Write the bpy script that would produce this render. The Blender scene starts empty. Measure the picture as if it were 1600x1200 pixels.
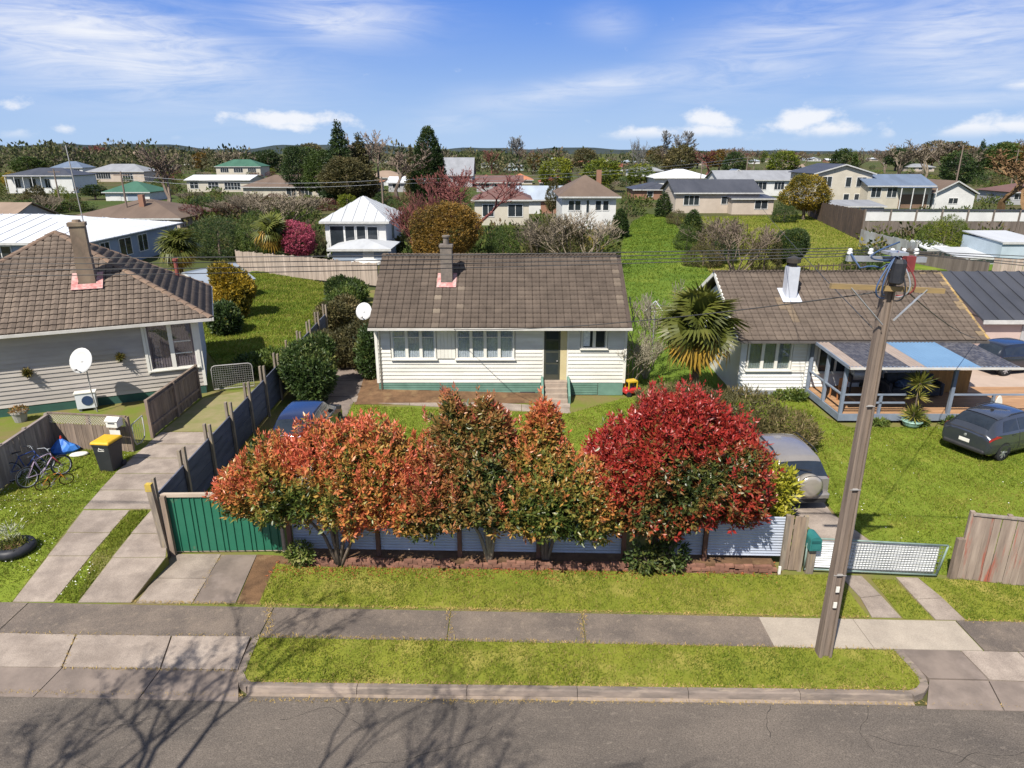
import bpy, math, random
import numpy as np
from math import sin, cos, pi, radians as R
from mathutils import Vector, Matrix

SC = bpy.context.scene
COL = SC.collection
random.seed(7); RNG = np.random.default_rng(11)

# ------------------------------------------------------------------ camera
H = 10.0
F0 = 1066.67                       # focal length in pixels of a 1600 px wide picture (24 mm)
PITCH = math.atan(362/F0)
CT, ST = cos(PITCH), sin(PITCH)
cam_d = bpy.data.cameras.new('camera'); cam_d.sensor_width = 36; cam_d.lens = 24.0
cam_d.clip_start = 0.1; cam_d.clip_end = 20000
cam = bpy.data.objects.new('camera', cam_d); COL.objects.link(cam)
cam.location = (0, 0, H); cam.rotation_euler = (pi/2-PITCH, 0, 0)
SC.camera = cam

# survey helpers: where the line of sight through a picture point meets a level or a distance
def ray(px, py):
    v = (py-600)/F0; u = (px-800)/F0
    return u, CT-v*ST, ST+v*CT
def G(px, py, z=0.0):
    u, f, d = ray(px, py); k = (H-z)/d
    return (u*k, f*k)
def ZA(py, Y):
    u, f, d = ray(800, py); return H-Y*d/f
def XA(px, py, Y):
    u, f, d = ray(px, py); return u*Y/f
def PX(x, y, z):
    # picture point of a world point (for surveying only)
    k = y*CT+(H-z)*ST; dd = (H-z)*CT-y*ST
    return 800+x/k*F0, 600+dd/k*F0

# ------------------------------------------------------------------ light
SUN_EL, SUN_AZ = R(51), R(32)      # shadows fall away from the camera, a little to the right
sd = bpy.data.lights.new('sun', 'SUN'); sd.energy = 5.0; sd.angle = R(0.53); sd.color = (1.0, 0.94, 0.85)
sun = bpy.data.objects.new('sun', sd); COL.objects.link(sun)
sdir = Vector((sin(SUN_AZ)*cos(SUN_EL), cos(SUN_AZ)*cos(SUN_EL), -sin(SUN_EL)))
sun.rotation_euler = sdir.to_track_quat('-Z', 'Y').to_euler()
SC.view_settings.view_transform = 'Standard'; SC.view_settings.look = 'None'
SC.view_settings.exposure = 0.60; SC.view_settings.gamma = 1.0
SC.view_settings.use_curve_mapping = False
SC.render.engine = 'CYCLES'
SC.cycles.max_bounces = 6; SC.cycles.diffuse_bounces = 3; SC.cycles.glossy_bounces = 3
SC.cycles.transparent_max_bounces = 6; SC.cycles.transmission_bounces = 3
SC.cycles.use_denoising = True

W = bpy.data.worlds.new('World'); SC.world = W; W.use_nodes = True
def build_sky():
    nt = W.node_tree; nt.nodes.clear(); N = nt.nodes; L = nt.links
    out = N.new('ShaderNodeOutputWorld')
    sky = N.new('ShaderNodeTexSky'); sky.sky_type = 'NISHITA'; sky.sun_disc = False
    sky.sun_elevation = SUN_EL; sky.sun_rotation = pi+SUN_AZ
    sky.altitude = 300; sky.air_density = 1.0; sky.dust_density = 0.1; sky.ozone_density = 4.0
    bg = N.new('ShaderNodeBackground'); bg.inputs[1].default_value = 0.053
    def m(op, a, b=None, c=None):
        n = N.new('ShaderNodeMath'); n.operation = op
        for i, x in enumerate((a, b, c)):
            if x is None: continue
            if isinstance(x, (int, float)): n.inputs[i].default_value = x
            else: L.new(x, n.inputs[i])
        return n.outputs[0]
    tc = N.new('ShaderNodeTexCoord'); sp = N.new('ShaderNodeSeparateXYZ'); L.new(tc.outputs['Generated'], sp.inputs[0])
    az = m('ARCTAN2', sp.outputs[0], sp.outputs[1]); el = m('ARCSINE', sp.outputs[2])
    # deep clear blue falling to a pale band at the horizon, the Nishita sky overhead
    hsv = N.new('ShaderNodeHueSaturation'); hsv.inputs['Saturation'].default_value = 1.3; L.new(sky.outputs[0], hsv.inputs['Color'])
    def mrange(x, a, b_, c_, d_):
        q = N.new('ShaderNodeMapRange'); q.interpolation_type = 'SMOOTHSTEP'; L.new(x, q.inputs[0])
        for i, k in enumerate((a, b_, c_, d_)): q.inputs[i+1].default_value = k
        return q.outputs[0]
    low_ = N.new('ShaderNodeMix'); low_.data_type = 'RGBA'; low_.inputs[6].default_value = (5.6, 7.9, 11.4, 1); low_.inputs[7].default_value = (1.25, 3.4, 10.4, 1)
    L.new(mrange(el, -.03, .24, 0, 1), low_.inputs[0])
    air = N.new('ShaderNodeMix'); air.data_type = 'RGBA'; L.new(hsv.outputs[0], air.inputs[6]); L.new(low_.outputs[2], air.inputs[7])
    L.new(mrange(el, .2, .9, .92, .0), air.inputs[0]); L.new(air.outputs[2], bg.inputs[0])
    def noise(vec, scale, detail, rough, dist=0.0):
        n = N.new('ShaderNodeTexNoise'); n.inputs['Scale'].default_value = scale; n.inputs['Detail'].default_value = detail
        n.inputs['Roughness'].default_value = rough; n.inputs['Distortion'].default_value = dist
        L.new(vec, n.inputs['Vector']); return n.outputs[0]
    def comb(x, y, z=0.0):
        c = N.new('ShaderNodeCombineXYZ')
        for i, q in enumerate((x, y, z)):
            if isinstance(q, (int, float)): c.inputs[i].default_value = q
            else: L.new(q, c.inputs[i])
        return c.outputs[0]
    def smooth(x, a, b):
        n = N.new('ShaderNodeMapRange'); n.interpolation_type = 'SMOOTHSTEP'
        L.new(x, n.inputs[0]); n.inputs[1].default_value = a; n.inputs[2].default_value = b
        return n.outputs[0]
    def dirs(px, py):
        u, f, d = ray(px, py); r = math.sqrt(u*u+f*f+d*d)
        return math.atan2(u, f), math.asin(-d/r)
    def blob(x1, y1, x2, y2, wid, amp):
        # elongated soft patch between two points of the sky
        a1, e1 = dirs(x1, y1); a2, e2 = dirs(x2, y2)
        ca, ce = (a1+a2)/2, (e1+e2)/2; ln = math.hypot(a2-a1, e2-e1)/2; th = math.atan2(e2-e1, a2-a1)
        da = m('SUBTRACT', az, ca); de = m('SUBTRACT', el, ce)
        p = m('ADD', m('MULTIPLY', da, cos(th)/ln), m('MULTIPLY', de, sin(th)/ln))
        q = m('ADD', m('MULTIPLY', da, -sin(th)/wid), m('MULTIPLY', de, cos(th)/wid))
        r2 = m('ADD', m('MULTIPLY', p, p), m('MULTIPLY', q, q))
        return m('MULTIPLY', m('POWER', 2.718, m('MULTIPLY', r2, -1.0)), amp)
    # cirrus: streaky veil
    cir = None
    for b in ((-150, 10, 420, 105, .055, 1.0), (150, 60, 430, 100, .02, .55), (380, 25, 660, 30, .03, .75), (740, 165, 1180, 95, .017, .6),
              (1050, 120, 1420, 5, .045, .62), (1330, 70, 1700, 30, .05, .7), (1380, 125, 1700, 100, .016, .6),
              (1300, 160, 1680, 148, .009, .5), (900, 30, 1000, 42, .02, .3), (700, 160, 900, 160, .02, .3), (1560, 132, 1640, 130, .007, .9),
              (640, 195, 760, 190, .014, .3), (250, 105, 430, 112, .018, .3)):
        x = blob(*b); cir = x if cir is None else m('MAXIMUM', cir, x)
    elsewhere = smooth(m('ABSOLUTE', az), .75, 1.0)           # the rest of the sky carries the same thin veil
    up = smooth(el, .32, .5)
    cir = m('MAXIMUM', cir, m('MULTIPLY', m('MAXIMUM', elsewhere, up), .45))
    st = comb(m('ADD', m('MULTIPLY', az, 2.2), m('MULTIPLY', el, -2.0)), m('MULTIPLY', el, 16.0))
    n1 = noise(st, 3.0, 12, .66, 1.2); n2 = noise(comb(m('MULTIPLY', az, 1.5), m('MULTIPLY', el, 5.0), 3.0), 3.0, 5, .55, .5)
    veil = m('MULTIPLY', cir, smooth(m('ADD', m('MULTIPLY', n1, .7), m('MULTIPLY', n2, .45)),   .31, .76))
    # cumulus puffs near the horizon
    cu = None
    for b in ((340, 183, 562, 190, .011, 1.0), (395, 196, 520, 200, .008, .8), (-10, 163, 45, 165, .009, .9), (-20, 217, 58, 219, .011, 1.0), (80, 202, 135, 206, .007, .8),
              (260, 218, 285, 219, .006, .75), (300, 221, 340, 222, .006, .7), (940, 216, 1070, 203, .011, 1.0), (1070, 182, 1155, 192, .013, 1.1), (1060, 200, 1160, 206, .014, .9),
              (1090, 222, 1150, 222, .008, .7), (1185, 200, 1300, 178, .015, 1.1), (1240, 206, 1360, 204, .011, 1.0), (1370, 211, 1405, 212, .007, .75),
              (1440, 212, 1620, 200, .014, .9), (1540, 196, 1640, 200, .011, 1.1), (900, 222, 1600, 224, .010, .5)):
        x = blob(*b); cu = x if cu is None else m('MAXIMUM', cu, x)
    low = m('MULTIPLY', elsewhere, m('MULTIPLY', smooth(el, .01, .04), smooth(el, .16, .07)))
    n3 = noise(comb(m('MULTIPLY', az, 1.0), m('MULTIPLY', el, 1.6)), 22.0, 8, .62)
    n4 = noise(comb(m('MULTIPLY', az, 1.0), m('MULTIPLY', el, 2.5), 5.0), 6.0, 4, .5)
    cu = m('MAXIMUM', cu, m('MULTIPLY', low, smooth(n4, .5, .65)))
    puff = smooth(m('ADD', cu, m('MULTIPLY', m('SUBTRACT', n3, .5), 2.1)), .22, .98)
    puff = m('MULTIPLY', puff, smooth(el, .012, .03))
    mask = m('MINIMUM', m('MAXIMUM', m('MULTIPLY', veil, 1.0), m('MULTIPLY', puff, .92)), 1.0)
    cl = N.new('ShaderNodeBackground'); cl.inputs[0].default_value = (.93, .95, 1.0, 1); cl.inputs[1].default_value = .66
    mx = N.new('ShaderNodeMixShader'); L.new(mask, mx.inputs[0]); L.new(bg.outputs[0], mx.inputs[1]); L.new(cl.outputs[0], mx.inputs[2])
    L.new(mx.outputs[0], out.inputs[0])
build_sky()
W.cycles.sampling_method = 'MANUAL'; W.cycles.sample_map_resolution = 512

# ------------------------------------------------------------------ materials
MATS = {}
def mat(name, col, col2=None, rough=.8, scale=3.0, detail=5, bump=0.0, bscale=30.0, piece=0.0, spec=.3, metal=0.0,
        lo=.35, hi=.65, stretch=(1, 1, 1), col3=None, s3=.6, lo3=.55, hi3=.75, island=0.0, chip=None, trans=0.0, emit=None, alpha=None):
    if name in MATS: return MATS[name]
    m = bpy.data.materials.new(name); m.use_nodes = True; MATS[name] = m
    nt = m.node_tree; N, L = nt.nodes, nt.links
    b = N['Principled BSDF']; b.inputs['Roughness'].default_value = rough
    b.inputs['Specular IOR Level'].default_value = spec; b.inputs['Metallic'].default_value = metal
    if trans: b.inputs['Transmission Weight'].default_value = trans
    geo = N.new('ShaderNodeNewGeometry')
    mp = N.new('ShaderNodeMapping'); mp.inputs['Scale'].default_value = stretch
    L.new(geo.outputs['Position'], mp.inputs[0])
    def rgb(c): return (c[0], c[1], c[2], 1)
    def noise(sc, det=detail):
        n = N.new('ShaderNodeTexNoise'); n.inputs['Scale'].default_value = sc; n.inputs['Detail'].default_value = det
        n.inputs['Roughness'].default_value = .62; L.new(mp.outputs[0], n.inputs['Vector']); return n.outputs[0]
    def mixc(f, a, bb, mode='MIX'):
        n = N.new('ShaderNodeMix'); n.data_type = 'RGBA'; n.blend_type = mode
        if isinstance(f, float): n.inputs[0].default_value = f
        else: L.new(f, n.inputs[0])
        for i, q in ((6, a), (7, bb)):
            if isinstance(q, tuple): n.inputs[i].default_value = q
            else: L.new(q, n.inputs[i])
        return n.outputs[2]
    def mr(x, a, c, ta=0.0, tb=1.0):
        n = N.new('ShaderNodeMapRange'); L.new(x, n.inputs[0])
        for i, q in enumerate((a, c, ta, tb)): n.inputs[i+1].default_value = q
        return n.outputs[0]
    if col2 is None: col2 = tuple(min(1, c*.75) for c in col)
    c = mixc(mr(noise(scale), lo, hi), rgb(col), rgb(col2))
    if col3 is not None: c = mixc(mr(noise(s3, 6), lo3, hi3), c, rgb(col3))
    if chip:
        hc = N.new('ShaderNodeHueSaturation'); L.new(c, hc.inputs['Color']); L.new(mr(noise(chip[0], 3), .3, .7, 1-chip[1], 1+chip[1]), hc.inputs['Value']); c = hc.outputs[0]
    if piece or island:
        hs = N.new('ShaderNodeHueSaturation'); L.new(c, hs.inputs['Color'])
        if piece:
            oi = N.new('ShaderNodeObjectInfo'); src = oi.outputs['Random']; amt = piece
        else:
            src = geo.outputs['Random Per Island']; amt = island
        L.new(mr(src, 0, 1, 1-amt, 1+amt), hs.inputs['Value'])
        c = hs.outputs[0]
    L.new(c, b.inputs['Base Color'])
    if bump:
        bp = N.new('ShaderNodeBump'); bp.inputs['Strength'].default_value = bump; bp.inputs['Distance'].default_value = .02
        L.new(noise(bscale, 4), bp.inputs['Height']); L.new(bp.outputs[0], b.inputs['Normal'])
    if emit:
        b.inputs['Emission Color'].default_value = rgb(emit[0]); b.inputs['Emission Strength'].default_value = emit[1]
    return m

def leafmat(name, stops, rough=.5, transl=.25, objvar=.12, spec=.35):
    """leaf colour from the leaf's own 'tint' attribute (young to old growth)"""
    if name in MATS: return MATS[name]
    m = bpy.data.materials.new(name); m.use_nodes = True; MATS[name] = m
    nt = m.node_tree; N, L = nt.nodes, nt.links
    b = N['Principled BSDF']; b.inputs['Roughness'].default_value = rough; b.inputs['Specular IOR Level'].default_value = spec
    at = N.new('ShaderNodeAttribute'); at.attribute_name = 'tint'
    cr = N.new('ShaderNodeValToRGB'); el = cr.color_ramp.elements
    while len(el) < len(stops): el.new(.5)
    for e, (p, c) in zip(el, stops): e.position = p; e.color = (c[0], c[1], c[2], 1)
    L.new(at.outputs['Fac'], cr.inputs[0])
    hs = N.new('ShaderNodeHueSaturation'); L.new(cr.outputs[0], hs.inputs['Color'])
    oi = N.new('ShaderNodeObjectInfo'); mr = N.new('ShaderNodeMapRange'); L.new(oi.outputs['Random'], mr.inputs[0])
    mr.inputs[3].default_value = 1-objvar; mr.inputs[4].default_value = 1+objvar; L.new(mr.outputs[0], hs.inputs['Value'])
    L.new(hs.outputs[0], b.inputs['Base Color'])
    tr = N.new('ShaderNodeBsdfTranslucent'); L.new(hs.outputs[0], tr.inputs[0])
    mx = N.new('ShaderNodeMixShader'); mx.inputs[0].default_value = transl
    L.new(b.outputs[0], mx.inputs[1]); L.new(tr.outputs[0], mx.inputs[2])
    L.new(mx.outputs[0], N['Material Output'].inputs[0])
    return m

def glassmat(name, col=(.02, .025, .03), rough=.06):
    return mat(name, col, tuple(c*1.6 for c in col), rough=rough, scale=.8, spec=.6)

# ------------------------------------------------------------------ builders
def rotz(x, y, a): return x*cos(a)-y*sin(a), x*sin(a)+y*cos(a)
class MB:
    def __init__(s): s.v = []; s.f = []
    def box(s, cx, cy, cz, sx, sy, sz, rz=0.0):
        i = len(s.v)
        for dz in (-.5, .5):
            for dx, dy in ((-.5, -.5), (.5, -.5), (.5, .5), (-.5, .5)):
                x, y = rotz(dx*sx, dy*sy, rz); s.v.append((cx+x, cy+y, cz+dz*sz))
        s.f += [(i, i+3, i+2, i+1), (i+4, i+5, i+6, i+7), (i, i+1, i+5, i+4), (i+1, i+2, i+6, i+5), (i+2, i+3, i+7, i+6), (i+3, i, i+4, i+7)]
        return s
    def b2(s, x0, x1, y0, y1, z0, z1): return s.box((x0+x1)/2, (y0+y1)/2, (z0+z1)/2, abs(x1-x0), abs(y1-y0), abs(z1-z0))
    def poly(s, pts):
        i = len(s.v); s.v += [tuple(p) for p in pts]; s.f.append(tuple(range(i, i+len(pts)))); return s
    def prism(s, pts, z0, z1):
        """closed prism over a plan polygon; z1 may be a function of (x, y)"""
        a = sum(p[0]*q[1]-q[0]*p[1] for p, q in zip(pts, pts[1:]+pts[:1]))
        if a < 0: pts = pts[::-1]
        n = len(pts); i = len(s.v)
        s.v += [(p[0], p[1], z0(p[0], p[1]) if callable(z0) else z0) for p in pts]
        s.v += [(p[0], p[1], z1(p[0], p[1]) if callable(z1) else z1) for p in pts]
        s.f.append(tuple(range(i+n-1, i-1, -1))); s.f.append(tuple(range(i+n, i+2*n)))
        for k in range(n): s.f.append((i+k, i+(k+1) % n, i+n+(k+1) % n, i+n+k))
        return s
    def slab3(s, pts, th):
        """plate of thickness th under a planar 3-D polygon (counter-clockwise seen from its outside)"""
        pts = [Vector(p) for p in pts]; nrm = (pts[1]-pts[0]).cross(pts[2]-pts[0]).normalized()
        n = len(pts); i = len(s.v)
        s.v += [tuple(p-nrm*th) for p in pts]+[tuple(p) for p in pts]
        s.f.append(tuple(range(i+n-1, i-1, -1))); s.f.append(tuple(range(i+n, i+2*n)))
        for k in range(n): s.f.append((i+k, i+(k+1) % n, i+n+(k+1) % n, i+n+k))
        return s
    def beam(s, p, q, w, h=None, up=(0, 0, 1)):
        h = w if h is None else h
        p, q = Vector(p), Vector(q); d = (q-p).normalized(); u = Vector(up)
        if abs(d.dot(u)) > .98: u = Vector((0, 1, 0))
        a = d.cross(u).normalized()*(w/2); b = a.cross(d).normalized()*(h/2)
        i = len(s.v)
        for c in (p, q):
            for e in (-a-b, a-b, a+b, -a+b): s.v.append(tuple(c+e))
        s.f += [(i+3, i+2, i+1, i), (i+4, i+5, i+6, i+7)]
        for k in range(4): s.f.append((i+k, i+(k+1) % 4, i+4+(k+1) % 4, i+4+k))
        return s
    def tube(s, pts, rad, n=6, cap=True):
        pts = [Vector(p) for p in pts]; m = len(pts)
        if not hasattr(rad, '__len__'): rad = [rad]*m
        i0 = len(s.v); ref = None
        for k in range(m):
            d = (pts[min(k+1, m-1)]-pts[max(k-1, 0)]).normalized()
            if ref is None:
                ref = Vector((1, 0, 0)) if abs(d.x) < .8 else Vector((0, 1, 0))
            a = (ref-d*ref.dot(d)).normalized(); ref = a; b = d.cross(a)
            for j in range(n):
                t = 2*pi*j/n; s.v.append(tuple(pts[k]+a*(cos(t)*rad[k])+b*(sin(t)*rad[k])))
        for k in range(m-1):
            for j in range(n):
                s.f.append((i0+k*n+j, i0+k*n+(j+1) % n, i0+(k+1)*n+(j+1) % n, i0+(k+1)*n+j))
        if cap:
            s.f.append(tuple(range(i0+n-1, i0-1, -1))); s.f.append(tuple(range(i0+(m-1)*n, i0+m*n)))
        return s
    def lathe(s, prof, n=12, c=(0, 0, 0), axis='z', cap=True):
        i0 = len(s.v); m = len(prof)
        for r, z in prof:
            for j in range(n):
                t = 2*pi*j/n; a, b = r*cos(t), r*sin(t)
                p = (a, b, z) if axis == 'z' else ((a, -z, b) if axis == 'y' else (z, a, b))
                s.v.append((c[0]+p[0], c[1]+p[1], c[2]+p[2]))
        for k in range(m-1):
            for j in range(n): s.f.append((i0+k*n+j, i0+k*n+(j+1) % n, i0+(k+1)*n+(j+1) % n, i0+(k+1)*n+j))
        if cap:
            s.f.append(tuple(range(i0+n-1, i0-1, -1))); s.f.append(tuple(range(i0+(m-1)*n, i0+m*n)))
        return s
    def ring(s, c, r, t, axis=(0, 1, 0), n=24, k=6, a0=0, a1=2*pi):
        """torus (or an arc of one) of radius r, tube t, around axis"""
        ax = Vector(axis).normalized(); u = ax.orthogonal().normalized(); w = ax.cross(u)
        full = abs(a1-a0-2*pi) < 1e-4; m = n if full else n+1; i0 = len(s.v); c = Vector(c)
        for i in range(m):
            th = a0+(a1-a0)*i/n; d = u*cos(th)+w*sin(th)
            for j in range(k):
                ph = 2*pi*j/k; s.v.append(tuple(c+d*(r+t*cos(ph))+ax*(t*sin(ph))))
        for i in range(n):
            for j in range(k):
                a = (i+1) % m if full else i+1
                s.f.append((i0+i*k+j, i0+a*k+j, i0+a*k+(j+1) % k, i0+i*k+(j+1) % k))
        return s
    def mesh(s, name, m, smooth=False):
        me = bpy.data.meshes.new(name); me.from_pydata(s.v, [], s.f)
        if m: me.materials.append(m)
        if smooth: me.polygons.foreach_set('use_smooth', [True]*len(me.polygons))
        me.update(); return me
    def build(s, name, m, parent=None, world=False, smooth=False, kind=None, loc=None, rz=0.0):
        if world and parent is not None:
            ox, oy, oz = parent.location
            s.v = [(x-ox, y-oy, z-oz) for x, y, z in s.v]
        return link(name, s.mesh(name, m, smooth), parent, loc, rz, kind)
def link(name, me, parent=None, loc=None, rz=0.0, kind=None, mtx=None):
    o = bpy.data.objects.new(name, me); COL.objects.link(o)
    if parent is not None: o.parent = parent
    if mtx is not None: o.matrix_basis = mtx
    else:
        if loc is not None: o.location = loc
        if rz: o.rotation_euler = (0, 0, rz)
    if kind: o['kind'] = kind
    return o
def tag(o, label, cat, group=None):
    o['label'] = label; o['category'] = cat
    if group: o['group'] = group
    return o
def thing(name, label, cat, loc=(0, 0, 0), rz=0.0, group=None):
    o = bpy.data.objects.new(name, None); COL.objects.link(o); o.empty_display_size = .2
    o.location = loc; o.rotation_euler = (0, 0, rz)
    return tag(o, label, cat, group)
def struct(o): o['kind'] = 'structure'; return o
def copy_tree(o, parent=None, loc=None, rz=None, scale=None):
    c = o.copy(); COL.objects.link(c)
    if parent is not None: c.parent = parent
    if loc is not None: c.location = loc
    if rz is not None: c.rotation_euler = (0, 0, rz)
    if scale is not None: c.scale = scale if hasattr(scale, '__len__') else (scale,)*3
    for ch in o.children: copy_tree(ch, c)
    return c
def np_mesh(name, V, Fq, m, tint=None, smooth=False):
    """mesh from numpy verts (n,3) and equal-sized faces (m,k); tint: one value per vertex"""
    me = bpy.data.meshes.new(name); n, k = Fq.shape
    me.vertices.add(len(V)); me.vertices.foreach_set('co', np.ascontiguousarray(V, dtype=np.float32).ravel())
    me.loops.add(n*k); me.loops.foreach_set('vertex_index', np.ascontiguousarray(Fq, dtype=np.int32).ravel())
    me.polygons.add(n); me.polygons.foreach_set('loop_start', np.arange(0, n*k, k, dtype=np.int32))
    me.polygons.foreach_set('loop_total', np.full(n, k, dtype=np.int32))
    if smooth: me.polygons.foreach_set('use_smooth', np.ones(n, dtype=bool))
    me.update(calc_edges=True)
    if tint is not None:
        a = me.attributes.new('tint', 'FLOAT', 'POINT'); a.data.foreach_set('value', np.ascontiguousarray(tint, dtype=np.float32))
    if m: me.materials.append(m)
    return me
def norm(a): return a/np.maximum(np.linalg.norm(a, axis=-1, keepdims=True), 1e-9)

def leaves_mesh(name, P, A, L, Wd, tint, m, fold=.25, rng=RNG):
    """pointed folded leaves: base points P, axis A, length L, width Wd (arrays)"""
    n = len(P); A = norm(A); q = norm(np.cross(A, rng.normal(size=(n, 3))+np.array([0, 0, .8])))
    up = np.cross(q, A); L = L[:, None]; Wd = Wd[:, None]
    mid = P+A*L*.45
    V = np.stack([P, mid-q*Wd*.5-up*Wd*fold, P+A*L-up*L*.08, mid+q*Wd*.5-up*Wd*fold], 1).reshape(-1, 3)
    b = np.arange(n)[:, None]*4
    Fq = np.concatenate([b+np.array([[0, 1, 2]]), b+np.array([[0, 2, 3]])], 0)
    return np_mesh(name, V, Fq, m, np.repeat(tint, 4))

def shell_points(ells, n, rng, depth=.14, lump=.16, zmin=None, out=.04):
    """points in the uneven outer shell of a union of ellipsoids; returns points, outward dirs, depth 0..1 (1 = surface)"""
    E = np.array(ells, float); C, Rr = E[:, :3], E[:, 3:6]
    w = (Rr[:, 0]*Rr[:, 1]+Rr[:, 1]*Rr[:, 2]+Rr[:, 0]*Rr[:, 2]); w /= w.sum()
    out_p, out_d, out_s = [], [], []; got = 0
    ph = rng.uniform(0, 6.28, (6,)); fr = rng.normal(0, 1, (6, 3))*1.0
    while got < n:
        k = n*2; i = rng.choice(len(E), k, p=w); d = norm(rng.normal(size=(k, 3)))
        rr = 1-np.abs(rng.normal(0, depth, k)); rr = np.where(rng.random(k) < .12, rng.uniform(.35, .9, k), rr); rr = np.where(rng.random(k) < .22, 1+np.abs(rng.normal(0, out, k)), rr)
        P = C[i]+d*Rr[i]*rr[:, None]
        lumps = sum(np.sin((P*2.2) @ fr[j]+ph[j]) for j in range(6))/6
        P = P+d*Rr[i]*(lumps*lump*2.2)[:, None]
        dd = (((P[:, None, :]-C[None])/Rr[None])**2).sum(2); mn = np.sqrt(np.min(np.where(np.arange(len(E))[None] == i[:, None], 9, dd), 1)) if len(E) > 1 else np.full(k, 9.)
        ok = mn > .82
        if zmin is not None: ok &= P[:, 2] > zmin
        P, d2, s = P[ok], norm(d/Rr[i])[ok], rr[ok]
        out_p.append(P); out_d.append(d2); out_s.append(s); got += len(P)
    return np.concatenate(out_p)[:n], np.concatenate(out_d)[:n], np.concatenate(out_s)[:n]

def shoots_mesh(name, ells, n, k, L, Wr, m, tintf, rng=RNG, depth=.14, lump=.16, up=.5, zmin=None, spread=1.2, stem=.10, out=.04):
    """rosettes of leaves on shoot ends all over a crown (photinia, shrubs)"""
    P, D, S = shell_points(ells, n, rng, depth, lump, zmin, out)
    d = norm(D*.8+np.array([0, 0, up])+rng.normal(0, .35, P.shape))
    a = norm(np.cross(d, rng.normal(size=d.shape))); b = np.cross(d, a)
    j = np.arange(k); th = j*2.4; f = j/max(1, k-1)                 # f=0 tip ... 1 lowest
    ang = .35+f*spread
    ax = d[:, None, :]*np.cos(ang)[None, :, None]+(a[:, None, :]*np.cos(th)[None, :, None]+b[:, None, :]*np.sin(th)[None, :, None])*np.sin(ang)[None, :, None]
    pos = P[:, None, :]-d[:, None, :]*(f*stem*1.6)[None, :, None]
    ax = ax+rng.normal(0, .18, ax.shape)
    Ls = L*rng.uniform(.7, 1.25, (n, k)); Ws = Ls*Wr*rng.uniform(.8, 1.2, (n, k))
    t = tintf(P, D, S, f, rng)                                      # (n,k)
    return leaves_mesh(name, pos.reshape(-1, 3), ax.reshape(-1, 3), Ls.ravel(), Ws.ravel(), np.clip(t, 0, 1).ravel(), m, rng=rng)
# ------------------------------------------------------------------ ground materials
M_GRASS = mat('lawn_grass', (.17, .215, .026), (.12, .165, .02), rough=.9, scale=1.3, bump=.6, bscale=60, lo=.3, hi=.7, col3=(.27, .25, .055), s3=.9, lo3=.56, hi3=.8, spec=.1)
M_VERGE = mat('verge_grass', (.20, .21, .03), (.14, .165, .022), rough=.9, scale=1.1, bump=.6, bscale=60, lo=.3, hi=.7, col3=(.33, .27, .08), s3=.8, lo3=.5, hi3=.75, spec=.1)
M_MEADOW = mat('meadow_grass', (.115, .165, .024), (.08, .135, .02), rough=.95, scale=.35, bump=.8, bscale=9, lo=.35, hi=.65, col3=(.2, .23, .04), s3=.2, lo3=.52, hi3=.75, spec=.05)
M_OLIVE = mat('olive_grass', (.18, .175, .036), (.13, .14, .03), rough=.95, scale=.3, bump=.6, bscale=9, lo=.35, hi=.65, col3=(.31, .25, .07), s3=.15, lo3=.5, hi3=.75, spec=.05)
M_GROUND = mat('rough_ground', (.06, .072, .025), (.095, .08, .04), rough=.95, scale=.06, bump=.4, bscale=3, lo=.4, hi=.6, col3=(.055, .078, .022), s3=.018, lo3=.5, hi3=.58, spec=.05)
M_YARD = mat('yard_earth', (.13, .16, .03), (.17, .14, .06), rough=.95, scale=.7, bump=.6, bscale=25, lo=.4, hi=.62, spec=.05)
M_DIRT = mat('garden_dirt', (.17, .10, .055), (.10, .06, .035), rough=.95, scale=2.5, bump=1.0, bscale=22, col3=(.25, .17, .09), s3=1.2, lo3=.55, hi3=.75, spec=.1)
M_ROAD = mat('road_asphalt', (.150, .126, .105), (.095, .082, .071), rough=.9, scale=.5, detail=12, bump=.8, bscale=70, lo=.36, hi=.64, stretch=(.6, 1.3, 1), col3=(.20, .17, .14), s3=9, lo3=.55, hi3=.8, spec=.2, chip=(60, .45))
M_PATH = mat('path_asphalt', (.185, .15, .122), (.12, .10, .086), rough=.9, scale=.9, detail=12, bump=.6, bscale=60, lo=.38, hi=.62, col3=(.26, .21, .16), s3=6.0, lo3=.55, hi3=.8, chip=(55, .35), piece=.08, spec=.2)
M_CONC = mat('old_concrete', (.325, .272, .228), (.225, .185, .155), rough=.88, scale=1.4, detail=12, lo=.38, hi=.62, bump=.45, bscale=45, col3=(.17, .14, .12), s3=1.1, lo3=.5, hi3=.76, chip=(45, .2), piece=.07, spec=.2)
M_CONC_NEW = mat('pale_concrete', (.37, .32, .26), (.29, .25, .205), rough=.85, chip=(50, .15), scale=1.2, detail=8, bump=.25, bscale=50, col3=(.30, .25, .2), s3=2.2, lo3=.58, hi3=.85, piece=.04, spec=.2)
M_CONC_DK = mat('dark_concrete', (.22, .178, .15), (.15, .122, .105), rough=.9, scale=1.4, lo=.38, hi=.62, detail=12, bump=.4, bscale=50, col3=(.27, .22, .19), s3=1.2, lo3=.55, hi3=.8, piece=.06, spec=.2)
M_KERB = mat('kerb_concrete', (.25, .20, .165), (.13, .11, .095), rough=.9, scale=2.2, detail=8, bump=.5, bscale=40, col3=(.36, .29, .22), s3=3.5, lo3=.55, hi3=.8, piece=.07, spec=.2, stretch=(.5, 2, 2))
M_GUTTER = mat('gutter_concrete', (.30, .235, .18), (.19, .155, .13), rough=.9, scale=3.0, detail=8, bump=.5, bscale=40, col3=(.12, .10, .085), s3=2.0, lo3=.58, hi3=.8, piece=.05, spec=.2)
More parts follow.
